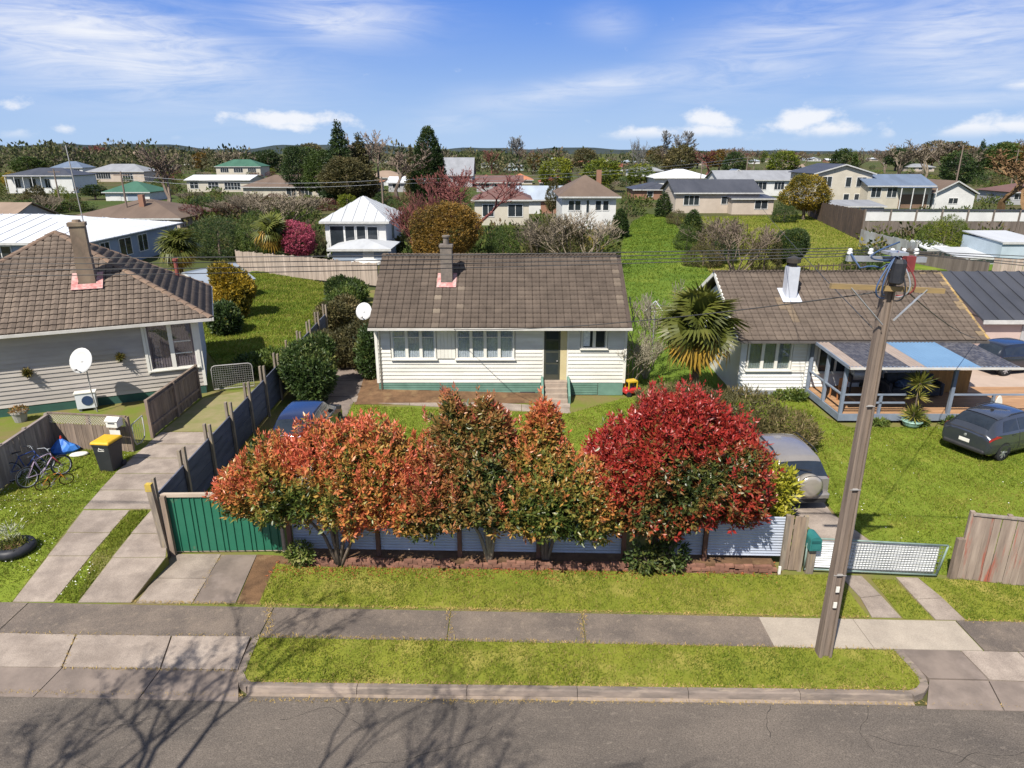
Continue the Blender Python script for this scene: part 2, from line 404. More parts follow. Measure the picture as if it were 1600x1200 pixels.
M_STRAW = mat('dry_grass_litter', (.40, .28, .10), (.26, .19, .08), rough=.95, scale=5, spec=.05, island=.3)

def pts(seq, z=0.0): return [G(x, y, z) for x, y in seq]
ZFRONT, ZGATE = None, None
Y_FP = G(120, 942)[1]; Y_GT = G(262, 868, .27)[1]
def ZL(x, y):
    """level of the left-hand section: rises from the footpath to the gate line"""
    t = (y-Y_FP)/(Y_GT-Y_FP); t = min(1, max(0, t)); return .27*t
def GL(px, py):
    z = 0.0
    for _ in range(12):
        x, y = G(px, py, z); z = ZL(x, y)
    return (x, y)
def lpts(seq): return [GL(x, y) for x, y in seq]
def BX(y): return -9.30-.049*(y-15.7)           # line of the boundary fence

# base sheet to the horizon
b = MB(); b.poly([(-9000, -80, -.16), (9000, -80, -.16), (9000, 12000, -.16), (-9000, 12000, -.16)])
struct(b.build('ground', M_GROUND))

# ---- road with kerb
def lineY(p, q):
    k = (q[1]-p[1])/(q[0]-p[0]); return lambda x: p[1]+k*(x-p[0])
ROADY = lineY(G(0, 1083, -.12), G(1600, 1105, -.12))      # road edge / gutter lip
b = MB(); b.prism([(-160, -60), (160, -60), (160, ROADY(160)), (-160, ROADY(-160))], -.158, -.12)
struct(b.build('road', M_ROAD))
# yard slab under everything in front and between the houses
FPB0 = lineY(G(0, 989), G(1600, 1018))
b = MB(); b.prism([(-70, FPB0(-70)-.02), (70, FPB0(70)-.02), (70, 52), (-70, 52)], -.155, -.016)
struct(b.build('yard_ground', M_YARD))

KERBTOP = lineY(G(385, 1066), G(1428, 1079))
xk0, xk1 = G(388, 1070)[0], G(1425, 1085)[0]
road_kerb = thing('kerb', 'grey concrete kerb and gutter along the verge in front of the red hedge', 'kerb', ((xk0+xk1)/2, KERBTOP((xk0+xk1)/2), 0))
road_kerb['kind'] = 'structure'
n = 6
for i in range(n):
    a, c = xk0+(xk1-xk0)*i/n, xk0+(xk1-xk0)*(i+1)/n
    k = MB(); P = []
    for x in (a+.006, c-.006):
        yb = KERBTOP(x); P.append([(x, yb, -.15), (x, yb, .012), (x, yb-.10, .014), (x, yb-.135, .0), (x, yb-.165, -.10), (x, yb-.17, -.15)])
    i0 = 0; k.v = P[0]+P[1]; k.f = [tuple(range(5, -1, -1)), tuple(range(6, 12))]+[(j, (j+1) % 6, 6+(j+1) % 6, 6+j) for j in range(6)]
    k.build('kerb_stone', M_KERB, road_kerb, world=True)
    g = MB(); P = []
    for x in (a+.003, c-.003):
        P.append([(x, KERBTOP(x)-.172, -.152), (x, KERBTOP(x)-.172, -.104), (x, ROADY(x)+.01, -.116), (x, ROADY(x)+.01, -.152)])
    g.v = P[0]+P[1]; g.f = [(3, 2, 1, 0), (4, 5, 6, 7)]+[(j, (j+1) % 4, 4+(j+1) % 4, 4+j) for j in range(4)]
    g.build('gutter_slab', M_GUTTER, road_kerb, world=True)

# curved kerb returns at both ends of the verge
def kerb_return(px_pts, name='kerb_end'):
    P = [G(*p) for p in px_pts]; k = MB(); q = []
    for i, (x, y) in enumerate(P):
        a = Vector(P[min(i+1, len(P)-1)])-Vector(P[max(i-1, 0)]); nn = Vector((-a.y, a.x)).normalized()*.075
        f = .014-.08*max(0, 1-i/2.0)*0
        q.append([(x-nn.x, y-nn.y, -.15), (x-nn.x, y-nn.y, f), (x+nn.x, y+nn.y, f), (x+nn.x, y+nn.y, -.15)])
    k.v = [p for r_ in q for p in r_]
    for i in range(len(q)-1):
        for j in range(4): k.f.append((i*4+j, i*4+(j+1) % 4, i*4+4+(j+1) % 4, i*4+4+j))
    k.f += [(3, 2, 1, 0), tuple(range(len(k.v)-4, len(k.v)))]
    return k.build(name, M_KERB, road_kerb, world=True)
kerb_return([(402, 992), (390, 1018), (381, 1040), (376, 1054), (379, 1064), (389, 1071)])
kerb_return([(1402, 1016), (1425, 1040), (1440, 1058), (1444, 1070), (1438, 1079), (1424, 1084)])

# ---- footpath: asphalt pieces and a pale concrete crossing
FP_A = lineY(G(0, 941), G(1600, 972)); FP_B = lineY(G(0, 989), G(1600, 1018))
xs_all = {}
def band(name, parent, m, px0, px1, ya, yb, z, skew=0.0, z0=-.01, xr=None):
    """quad piece of the footpath between two picture columns"""
    (x0, x1) = (G(px0, 965)[0], G(px1, 965)[0]) if xr is None else xr
    b = MB(); b.prism([(x0+skew*.5, yb(x0)), (x1+skew*.5, yb(x1)), (x1-skew*.5, ya(x1)), (x0-skew*.5, ya(x0))], z0, z)
    return b.build(name, m, parent)
fp = bpy.data.objects.new('footpath', None); COL.objects.link(fp); struct(fp)
cols = [-520, -240, 20, 420, 703, 910, 1193]
for a, c in zip(cols[:-1], cols[1:]):
    xa, xc = G(a, 965)[0]+.012, G(c, 965)[0]-.012
    band('asphalt_slab', fp, M_PATH, 0, 0, FP_A, FP_B, .006, xr=(xa, xc), skew=0.0)
cols = [1196, 1345, 1506]
for a, c in zip(cols[:-1], cols[1:]):
    band('concrete_slab', fp, M_CONC_NEW, 0, 0, lambda x: FP_A(x)-.02, FP_B, .010, xr=(G(a, 985)[0]+.006, G(c, 985)[0]-.006), skew=.0 if a > 1200 and c < 1500 else .0)
band('asphalt_slab', fp, M_PATH, 0, 0, FP_A, FP_B, .006, xr=(G(1508, 985)[0], G(2100, 985)[0]))
for o in fp.children: pass

# vehicle crossing on the left: pale slabs and a darker sloping apron
xl = bpy.data.objects.new('vehicle_crossing', None); COL.objects.link(xl); struct(xl)
def slope_z(x, y):
    t = (y-ROADY(x))/(FP_B(x)-ROADY(x)); return -.113+.117*min(1, max(0, t))
def piece(name, parent, m, px, zf, th=.10, off=0.0):
    P = pts(px); b = MB(); b.prism(P, lambda x, y: zf(x, y)-th, lambda x, y: zf(x, y)+off)
    return b.build(name, m, parent)
mid_l = lambda x: 1038+(x)*.008
tops = [(-330, 978), (-60, 987), (119, 991), (268, 993), (392, 994)]
bots = [(-390, 1033), (-120, 1037), (96, 1039), (250, 1041), (372, 1043)]
for i in range(4):
    g = 1.2
    piece('concrete_slab', xl, M_CONC, [(tops[i][0]+g, tops[i][1]+1), (tops[i+1][0]-g, tops[i+1][1]+1), (bots[i+1][0]-g, bots[i+1][1]-.6), (bots[i][0]+g, bots[i][1]-.6)], slope_z, off=.006)
b2 = [(-440, 1070), (-170, 1077), (50, 1082), (215, 1085), (372, 1089)]
for i in range(4):
    r_ = (372, 1060) if i == 3 else (bots[i+1][0], bots[i+1][1])
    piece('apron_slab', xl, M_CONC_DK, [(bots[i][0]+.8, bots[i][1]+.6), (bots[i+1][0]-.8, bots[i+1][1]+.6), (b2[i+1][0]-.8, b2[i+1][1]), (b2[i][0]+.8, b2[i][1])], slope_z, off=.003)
# vehicle crossing on the right
xr_ = bpy.data.objects.new('vehicle_crossing', None); COL.objects.link(xr_); struct(xr_)
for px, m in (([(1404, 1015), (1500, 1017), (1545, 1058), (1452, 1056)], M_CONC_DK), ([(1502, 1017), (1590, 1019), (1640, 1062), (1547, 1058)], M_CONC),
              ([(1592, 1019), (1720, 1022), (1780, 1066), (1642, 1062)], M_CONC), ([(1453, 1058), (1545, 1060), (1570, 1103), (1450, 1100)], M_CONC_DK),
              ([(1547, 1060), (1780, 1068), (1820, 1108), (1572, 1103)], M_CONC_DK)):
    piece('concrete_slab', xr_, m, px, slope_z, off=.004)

# ---- front verges (grass)
LAWNS = []                        # (plan polygon, blades per m2, height, height function)
def lawn(name, m, P, z=0.0, dens=900, h=.05, z0=-.02, zf=None, straw=.12):
    b = MB(); b.prism(P, z0, z if zf is None else zf); o = struct(b.build(name, m))
    if dens: LAWNS.append((P, dens, h, (lambda x, y: z) if zf is None else zf, straw))
    return o
VERGE = pts([(400, 995), (600, 999), (900, 1004), (1195, 1011), (1400, 1017), (1424, 1042), (1438, 1060), (1440, 1068), (1425, 1077), (1100, 1074), (800, 1070), (390, 1065), (379, 1056), (384, 1038)])
lawn('verge_lawn', M_VERGE, VERGE, .004, 1700, .055, straw=.22, z0=-.15)
FRONT = pts([(404, 944), (700, 950), (1000, 956), (1187, 960), (1358, 964), (1346, 950), (1312, 905), (1306, 897), (1214, 899), (980, 893), (800, 891), (470, 886), (432, 880)])
lawn('front_lawn', M_VERGE, FRONT, .003, 1500, .055, straw=.2)
lawn('front_lawn', M_VERGE, pts([(1362, 905), (1398, 906), (1458, 967), (1412, 966)]), .003, 1400, .06)
lawn('front_lawn', M_VERGE, pts([(1436, 903), (1490, 905), (1700, 910), (1800, 982), (1512, 969)]), .003, 1400, .055)
struct(MB().prism(pts([(370, 942), (402, 866), (440, 868), (470, 884), (432, 882), (404, 944)]), -.02, -.004).build('dirt_strip', M_DIRT))
# right driveway strips, outside and inside the gate
dr = bpy.data.objects.new('driveway', None); COL.objects.link(dr); struct(dr)
for px in ([(1312, 899), (1346, 900), (1376, 930), (1345, 934)], [(1345, 935), (1377, 931), (1408, 965), (1362, 964)],
           [(1400, 902), (1434, 903), (1472, 934), (1431, 936)], [(1432, 937), (1473, 935), (1508, 969), (1462, 968)],
           [(1240, 800), (1302, 804), (1360, 846), (1290, 850)], [(1225, 768), (1275, 768), (1300, 803), (1240, 799)], [(1292, 851), (1362, 847), (1420, 892), (1306, 895)]):
    MB().prism(pts(px), -.02, .008).build('concrete_slab', M_CONC, dr)

# ---- ramp in front of the green gate
rp = bpy.data.objects.new('gate_ramp', None); COL.objects.link(rp); struct(rp)
for px, m in (([(213, 942), (242, 904), (323, 905), (300, 942)], M_CONC), ([(243, 903), (271, 866), (345, 866), (324, 904)], M_CONC),
              ([(302, 942), (346, 867), (401, 867), (368, 942)], M_CONC_DK)):
    MB().prism(pts(px), -.02, .005).build('concrete_slab', m, rp)

# ---- left-hand section, a little higher than the gate ramp
LEFT = [( -45, Y_FP+.02)]+[(GL(205, 942)[0]-.0, Y_FP+.0)]+[GL(262, 868)]+[(BX(y)-.10, y) for y in (16.2, 22, 30, 40, 52)]+[(-60, 52), (-60, Y_FP)]
xa, ya = GL(205, 942)
LEFTP = [(-60, Y_FP+.01), (xa, Y_FP+.01), GL(262, 868), (BX(16.2)-.1, 16.2), (BX(52)-.1, 52), (-60, 52)]
b = MB()
# two convex pieces so the surface stays planar: sloping front, level back
yk = GL(262, 868)[1]
b.prism([(-60, Y_FP+.01), (xa, Y_FP+.01), (GL(262, 868)[0], yk), (-60, yk)], -.15, lambda x, y: ZL(x, y)-.004)
b.prism([(-60, yk), (GL(262, 868)[0], yk), (BX(16.2)-.1, 16.2), (BX(52)-.1, 52), (-60, 52)], -.15, .266)
struct(b.build('left_yard_ground', M_YARD))
LAWNL = lpts([(-200, 960), (-40, 943), (18, 941), (40, 912), (73, 869), (100, 832), (128, 796), (178, 741), (212, 706), (86, 702), (0, 770), (-160, 880)])
def zlL(x, y): return ZL(x, y)+.002
b = MB()
# follow the slope: split the lawn in strips of constant y
def strip_poly(P, y0, y1):
    out = []
    for (x1, a1), (x2, a2) in zip(P, P[1:]+P[:1]):
        out.append((x1, a1))
    def clip(Q, yv, keep_above):
        o = []
        for (x1, a1), (x2, a2) in zip(Q, Q[1:]+Q[:1]):
            i1 = (a1 >= yv) == keep_above; i2 = (a2 >= yv) == keep_above
            if i1: o.append((x1, a1))
            if i1 != i2:
                t = (yv-a1)/(a2-a1); o.append((x1+(x2-x1)*t, yv))
        return o
    Q = clip(out, y0, True)
    return clip(Q, y1, False) if Q else Q
for y0, y1 in ((Y_FP-3, Y_GT), (Y_GT, 40)):
    Q = strip_poly(LAWNL, y0, y1)
    if len(Q) > 2: b.prism(Q, -.1, zlL)
struct(b.build('left_lawn', M_GRASS)); LAWNS.append((LAWNL, 1300, .055, zlL, .08))
dl = bpy.data.objects.new('driveway', None); COL.objects.link(dl); struct(dl)
def lslab(px, m=M_CONC, off=.012, name='concrete_slab'):
    b = MB(); b.prism(lpts(px), lambda x, y: ZL(x, y)-.12, lambda x, y: ZL(x, y)+off); return b.build(name, m, dl)
L1 = [(20, 941), (75, 869), (104, 832), (130, 797)]; R1 = [(84, 941), (141, 869), (172, 833), (203, 797)]
L2 = [(122, 942), (175, 872), (205, 834), (236, 797)]; R2 = [(205, 942), (259, 871), (262, 834), (270, 797)]
for Lr, Rr in ((L1, R1), (L2, R2)):
    for i in range(3):
        lslab([(Lr[i][0]+.3, Lr[i][1]-.6), (Rr[i][0]-.3, Rr[i][1]-.6), (Rr[i+1][0]-.3, Rr[i+1][1]+.6), (Lr[i+1][0]+.3, Lr[i+1][1]+.6)])
def rfence(py):        # where the boundary fence's foot is met at this picture row
    for x in range(150, 520):
        p = GL(x, py)
        if p[0] > BX(p[1])-.12: return x
    return 400
ys = [796, 766, 740, 716, 694, 675]
lx = [130, 156, 180, 206, 231, 252]
for i in range(5):
    lslab([(lx[i]+.3, ys[i]-.6), (rfence(ys[i]), ys[i]-.6), (rfence(ys[i+1]), ys[i+1]+.5), (lx[i+1]+.3, ys[i+1]+.5)])
lslab([(253, 674), (rfence(674), 674), (rfence(600), 600), (318, 622)], mat('worn_track', (.25, .205, .11), (.17, .175, .06), rough=.95, scale=1.5, bump=.6, bscale=25), .004, 'dirt_track')
# grass strip between the wheel tracks
GS = lpts([(86, 941), (120, 942), (173, 872), (203, 834), (234, 798), (205, 798), (174, 833), (143, 869)])
LAWNS.append((GS, 2600, .07, lambda x, y: ZL(x, y)+.0, .05))
b = MB(); b.prism(GS, -.1, lambda x, y: ZL(x, y)+.004); struct(b.build('grass_strip', M_GRASS))
SIDE = [(-18.0, 21.3), GL(240, 690), GL(312, 622), (-13.3, 26.6), (-20.5, 23.5)]

# ---- main section
MAINL = pts([(548, 632), (700, 640), (890, 646), (975, 622), (1010, 620), (1080, 760), (900, 790), (560, 780), (505, 740)])
lawn('main_lawn', M_GRASS, MAINL, .0, 650, .06, straw=.1)
mp_ = bpy.data.objects.new('garden_path', None); COL.objects.link(mp_); struct(mp_)
pa = [(545, 618), (640, 622), (735, 627), (815, 632), (890, 638)]; pb = [(552, 628), (640, 633), (735, 638), (815, 642), (892, 646)]
for i in range(4): MB().prism(pts([(pa[i][0]+.4, pa[i][1]), (pa[i+1][0]-.4, pa[i+1][1]), (pb[i+1][0]-.4, pb[i+1][1]), (pb[i][0]+.4, pb[i][1])]), -.02, .012).build('concrete_slab', M_CONC, mp_)
MB().prism(pts([(848, 620), (890, 622), (891, 637), (846, 634)]), -.02, .014).build('concrete_slab', M_CONC, mp_)
dm = bpy.data.objects.new('driveway', None); COL.objects.link(dm); struct(dm)
dv = [(533, 568, 585), (517, 595, 576), (500, 620, 556), (480, 650, 542), (455, 700, 510), (430, 760, 480)]
for i in range(5):
    a, c = dv[i], dv[i+1]
    MB().prism(pts([(a[0], a[1]+.4), (a[2], a[1]+.4), (c[2], c[1]-.4), (c[0], c[1]-.4)]), -.02, .010).build('concrete_slab', M_CONC if i > 2 else M_CONC_DK, dm)
# raised dirt bed along the front wall, highest at the left corner
P = [G(553, 612, .0), G(577, 573, .0), (-5.75, 27.97), (1.2, 27.97), G(846, 626, 0), G(700, 618, 0)]
b = MB(); b.prism([(-6.55, 26.75), (-6.9, 29.8), (-5.78, 29.8), (-5.78, 27.97), (1.25, 27.97), (1.25, 26.95)], -.05, lambda x, y: .27 if y > 27.5 else .05)
b = MB(); c0 = [(-6.75, 26.75), (1.25, 26.95), (1.25, 27.98), (-5.78, 27.98)]
b.v = [(-6.6, 26.8, .0), (1.25, 26.98, .0), (1.25, 28.0, .10), (-5.76, 28.0, .28), (-7.0, 30.5, .0), (-5.76, 30.5, .28)]
b.f = [(0, 1, 2, 3), (0, 3, 5, 4)]
struct(b.build('dirt_bed', M_DIRT))

# ---- right section
RIGHTL = [G(1196, 640), G(1262, 640), G(1325, 668), (22.5, 24.4), (30, 24), (30, 14.9), G(1480, 898), G(1425, 893), G(1365, 846), G(1308, 806), G(1280, 770), G(1200, 770), G(1190, 700)]
lawn('right_lawn', M_GRASS, RIGHTL, .001, 1000, .055, straw=.08)
lawn('right_lawn', M_GRASS, [(11.0, 25.5), (12.6, 25.8), (12.6, 28.2), (9.0, 28.2), (9.2, 26)], .0, 500, .07)

# ---- grass and dirt behind the houses
lawn('back_lawn', M_MEADOW, [GL(352, 585), GL(505, 515), GL(535, 470), GL(520, 446), GL(470, 436), GL(395, 424), GL(345, 440), GL(300, 520)], .30, 380, .12, z0=-.1)
lawn('meadow', M_MEADOW, [(4.9, 29.0), (9.3, 29.0), (10.2, 33), G(1115, 436), G(1090, 395), G(1050, 345), G(1036, 338), G(1012, 334), G(988, 346), G(972, 378), G(968, 430), (4.9, 36)], -.002, 40, .15, z0=-.05, straw=-.30)
lawn('olive_lawn', M_OLIVE, [G(1115, 436), G(1240, 430), G(1335, 425), G(1352, 392), G(1345, 372), G(1290, 342), G(1262, 334), G(1225, 336), G(1060, 338), G(1090, 393)], -.10, 26, .17, z0=-.15, straw=-.02)
lawn('rough_lawn', M_MEADOW, [G(1350, 420), G(1600, 420), G(1600, 385), G(1420, 372), G(1360, 390)], -.09, 0, z0=-.15)
struct(MB().prism([(19.7, 28.6), (24.3, 25.5), (44, 25.5), (44, 40), (19.9, 40)], -.1, .022).build('garage_apron', mat('apron_concrete', (.42, .33, .27), (.35, .27, .22), scale=.8, bump=.2)))

# ---- blades of grass, tufts and daisies on the lawns near the camera
M_BLADE = leafmat('grass_blade', [(0, (.33, .27, .09)), (.25, (.23, .235, .04)), (.6, (.165, .205, .022)), (1, (.08, .13, .015))], rough=.7, transl=.3, objvar=0, spec=.15)
def inpoly(P, X, Y):
    P = np.array(P); ins = np.zeros(len(X), bool)
    for (x1, y1), (x2, y2) in zip(P, np.roll(P, -1, 0)):
        c = ((y1 > Y) != (y2 > Y)); ins ^= c & (X < (x2-x1)*(Y-y1)/(y2-y1+1e-12)+x1)
    return ins
def wob(X, Y, s, seed):
    r = np.random.default_rng(seed); o = np.zeros_like(X)
    for _ in range(7):
        a = r.normal(0, s, 2); o += np.sin(X*a[0]+Y*a[1]+r.uniform(0, 6.28))
    return o/7
allV, allT = [], []
dV = []
for P, dens, h, zf, straw in LAWNS:
    A = np.array(P); lo, hi = A.min(0)-.05, A.max(0)+.05
    lo = np.maximum(lo, [-22, 8]); seen = .86; hi = np.minimum(hi, [75, 130])
    n = int(min(420000, dens*(hi-lo).prod()))
    X = RNG.uniform(lo[0], hi[0], n); Y = RNG.uniform(lo[1], hi[1], n)
    ok = inpoly(P, X, Y) & (np.abs(X) < Y*.86+1.5); X, Y = X[ok], Y[ok]
    cl = wob(X, Y, 4.5, 3)+.5*wob(X, Y, 14, 5); keep = RNG.random(len(X)) < np.clip(.78+cl*.55, .3, 1)
    X, Y, cl = X[keep], Y[keep], cl[keep]; n = len(X)
    if n == 0: continue
    Z = np.array([zf(x, y) for x, y in zip(X, Y)])
    hh = h*RNG.uniform(.5, 1.3, n)*(1+cl*.5); far = np.clip(Y/15, .9, 6); w = .0085*far*RNG.uniform(.7, 1.4, n)
    th = RNG.uniform(0, 6.28, n); ln = RNG.normal(0, .55, (n, 2))*hh[:, None]
    V = np.zeros((n, 3, 3)); V[:, 0] = np.stack([X-np.cos(th)*w, Y-np.sin(th)*w, Z], 1); V[:, 1] = np.stack([X+np.cos(th)*w, Y+np.sin(th)*w, Z], 1)
    V[:, 2] = np.stack([X+ln[:, 0], Y+ln[:, 1], Z+np.maximum(hh, .012)], 1)
    t = np.clip(.60+wob(X, Y, 1.6, 9)*.40+RNG.normal(0, .13, n)-(RNG.random(n) < straw)*.55-min(straw, 0), 0, 1)
    allV.append(V.reshape(-1, 3)); allT.append(np.repeat(t, 3))
V = np.concatenate(allV); T = np.concatenate(allT)
me = np_mesh('grass', V, np.arange(len(V)).reshape(-1, 3), M_BLADE, T); o = link('grass', me, kind='stuff')
# daisies
M_DAISY = mat('daisy_petal', (.78, .78, .72), (.7, .7, .62), rough=.8)
D = []
for P, k, zf in ((LAWNL, 240, zlL), (RIGHTL, 200, lambda x, y: 0), (GS, 40, lambda x, y: ZL(x, y)), (LAWNS[-2][0], 0, lambda x, y: 0)):
    A = np.array(P); lo, hi = np.maximum(A.min(0), [-22, 8]), np.minimum(A.max(0), [26, 40])
    X = RNG.uniform(lo[0], hi[0], k*3); Y = RNG.uniform(lo[1], hi[1], k*3)
    ok = inpoly(P, X, Y) & (wob(X, Y, 1.5, 21) > -.02); X, Y = X[ok][:k], Y[ok][:k]
    for x, y in zip(X, Y):
        r = random.uniform(.010, .019)
        z = zf(x, y)+random.uniform(.03, .06); D.append((x, y, z, r))
b = MB()
for x, y, z, r in D:
    i = len(b.v); a = random.random()*6
    b.v += [(x+r*cos(a+j*2*pi/5), y+r*sin(a+j*2*pi/5), z+random.uniform(-.006, .006)) for j in range(5)]; b.f.append(tuple(range(i, i+5)))
b.build('daisies', M_DAISY, kind='stuff')
# dry litter along kerb, path joints and lawn edges
b = MB()
def litter(p, q, n, wd=.06, z=.0):
    for _ in range(n):
        t = random.random(); x = p[0]+(q[0]-p[0])*t+random.gauss(0, wd); y = p[1]+(q[1]-p[1])*t+random.gauss(0, wd*.6)
        a = random.random()*6.28; l = random.uniform(.02, .07); w = random.uniform(.004, .012); i = len(b.v)
        zz = z(x, y) if callable(z) else z
        b.v += [(x-w*sin(a), y+w*cos(a), zz+.006), (x+w*sin(a), y-w*cos(a), zz+.006), (x+l*cos(a), y+l*sin(a), zz+random.uniform(.01, .04))]; b.f.append((i, i+1, i+2))
for s, e, n in (((0, 1081), (380, 1087), 700), ((385, 1094), (1430, 1100), 700), ((1430, 1100), (1600, 1103), 150)):
    litter(G(*s, -.12), G(*e, -.12), n, .05, -.119)
for s, e, n in (((404, 945), (1358, 965), 1300), ((400, 993), (1400, 1016), 900), ((420, 945), (420, 992), 120), ((703, 951), (703, 1000), 90), ((910, 956), (910, 1003), 90),
                ((205, 941), (400, 944), 260), ((385, 1064), (1430, 1077), 900), ((345, 867), (302, 941), 60), ((0, 989), (390, 994), 120), ((1510, 970), (1600, 972), 120)):
    litter(G(*s), G(*e), n, .05, .006)
for s, e, n in (((96, 1040), (372, 1044), 160), ((119, 991), (96, 1039), 50)): litter(G(*s), G(*e), n, .025, lambda x, y: slope_z(x, y))
b.build('dry_litter', M_STRAW, kind='stuff')
# leaves shed by the hedge
M_SHED = mat('shed_leaf', (.30, .09, .035), (.19, .07, .03), rough=.8, scale=4, island=.4, spec=.1)
b = MB()
for _ in range(2200):
    t = random.random(); px = 420+t*800
    x, y = G(px, 893+random.random()*.0); y += random.gauss(.06, .20); a = random.random()*6.28; l = random.uniform(.03, .07); i = len(b.v); z = .014 if y < G(px, 888)[1] else .02
    b.v += [(x, y, z), (x+l*.5*cos(a+.5), y+l*.5*sin(a+.5), z+random.uniform(0, .03)), (x+l*cos(a), y+l*sin(a), z+.01), (x+l*.5*cos(a-.5), y+l*.5*sin(a-.5), z)]; b.f.append((i, i+1, i+2, i+3))
b.build('fallen_leaves', M_SHED, kind='stuff')
b = MB(); rk = random.Random(8)
for k in range(9):
    x = rk.uniform(-8, 8); y = rk.uniform(8.6, 10.2); a = rk.choice([0, 0, 1.4])+rk.gauss(0, .25)
    for _ in range(rk.randint(14, 40)):
        a += rk.gauss(0, .22); l = rk.uniform(.06, .14); x2, y2 = x+l*cos(a), y+l*sin(a)
        if y2 > ROADY(x2)-.05 or y2 < 6: break
        w = rk.uniform(.002, .006); b.poly([(x+w*sin(a), y-w*cos(a), -.1165), (x2+w*sin(a), y2-w*cos(a), -.1165), (x2-w*sin(a), y2+w*cos(a), -.1165), (x-w*sin(a), y+w*cos(a), -.1165)]); x, y = x2, y2
b.build('road_cracks', mat('tar_crack', (.035, .032, .03), None, rough=.9), kind='stuff')
# the near side of the street, outside the view
struct(MB().prism([(-160, -12), (160, -12), (160, 1.6), (-160, 1.9)], -.14, -.005).build('near_verge', M_VERGE))
# distant hills, with the blue of far haze put into their forest colour
M_HILL = mat('hazy_hill_forest', (.035, .05, .058), (.05, .062, .062), rough=1, scale=.004, spec=0)
b = MB(); hr = np.random.default_rng(4); phs = hr.uniform(0, 6.28, 8)
for ring_, (dist, hmax) in enumerate(((5200, 110), (7400, 165))):
    i0 = len(b.v); nseg = 220
    for i in range(nseg+1):
        a = -1.25+2.5*i/nseg
        hh = .45+.22*sin(a*9+phs[0+ring_])+.18*sin(a*21+phs[2+ring_])+.1*sin(a*47+phs[4])+.05*sin(a*103+phs[5])
        lft = 1.0 if a < -.1 else max(.25, 1-(a+.1)*1.6)
        hh = max(.08, hh)*hmax*lft*.6+8
        x, y = dist*sin(a), dist*cos(a)
        for k, (dr, f) in enumerate(((-500, 0), (-150, .7), (0, 1), (400, .6), (900, 0))):
            s = (dist+dr)/dist; b.v.append((x*s, y*s, hh*f-1))
    for i in range(nseg):
        for k in range(4):
            q = i0+i*5+k; b.f.append((q, q+5, q+6, q+1))
struct(b.build('hills', M_HILL, smooth=True))
# ------------------------------------------------------------------ roofing helpers
def tile_proto(w, g, name, m, rolls=2, lift=.055, th=.03):
    """one interlocking roof tile: x across, y up the slope"""
    n = rolls*2+1; b = MB(); hs = [.0 if i % 2 == 0 else .026 for i in range(n)]
    for yy, zz in ((0, lift), (g+.05, .008)):
        for i in range(n): b.v.append(((i/(n-1)-.5)*(w-.018), yy, zz+hs[i]))
    for i in range(n): b.v.append(((i/(n-1)-.5)*(w-.018), 0.004, lift-th-.012+hs[i]*.2))
    for i in range(n-1):
        b.f.append((i, i+1, n+i+1, n+i)); b.f.append((2*n+i, 2*n+i+1, i+1, i))
    return b
def plane_frame(poly):
    P = [Vector(p) for p in poly]; a = (P[1]-P[0]).normalized(); nn = (P[1]-P[0]).cross(P[2]-P[0]).normalized(); bb = nn.cross(a)
    return P[0], a, bb, nn, [((p-P[0]).dot(a), (p-P[0]).dot(bb)) for p in P]
def spanat(Q, v, axis):
    """range of a convex 2-D polygon across coordinate v of the other axis"""
    xs = []
    for p, q in zip(Q, Q[1:]+Q[:1]):
        c0, c1 = p[axis], q[axis]
        if (c0-v)*(c1-v) <= 0 and abs(c1-c0) > 1e-9:
            t = (v-c0)/(c1-c0); xs.append(p[1-axis]+(q[1-axis]-p[1-axis])*t)
    return (min(xs), max(xs)) if len(xs) >= 2 else None
def tile_frames(poly, w, g, inset=.02):
    """positions of the tiles of a roof plane whose first edge is the eave"""
    O, a, bb, nn, Q = plane_frame(poly); top = max(q[1] for q in Q); out = []
    k = 0; y = -.03
    while y < top-g*.35:
        s = spanat(Q, min(max(y+g*.5, .02), top-.01), 1)
        if s:
            n0 = math.ceil((s[0]+inset-w*.15)/w); x = n0*w+w/2
            while x+w*.35 < s[1]-inset:
                out.append((O+a*x+bb*y, a, bb, nn, x, y, k)); x += w
        y += g; k += 1
    return out
def tiles_joined(name, frames, proto, m, parent, base, tintf):
    V0 = np.array(proto.v); F0_ = proto.f; nv = len(V0); Vs, T = [], []
    for (P, a, bb, nn, x, y, k) in frames:
        M3 = np.array([a, bb, nn]); j = RNG.normal(0, .004, 3)
        Vs.append(V0 @ M3+np.array(P)-np.array(base)+np.array(nn)*abs(j[0])); T.append(np.full(nv, tintf(x, y)))
    Fq = np.concatenate([np.array(F0_)+i*nv for i in range(len(frames))])
    me = np_mesh(name, np.concatenate(Vs), Fq, m, np.concatenate(T))
    return link(name, me, parent, kind='stuff')
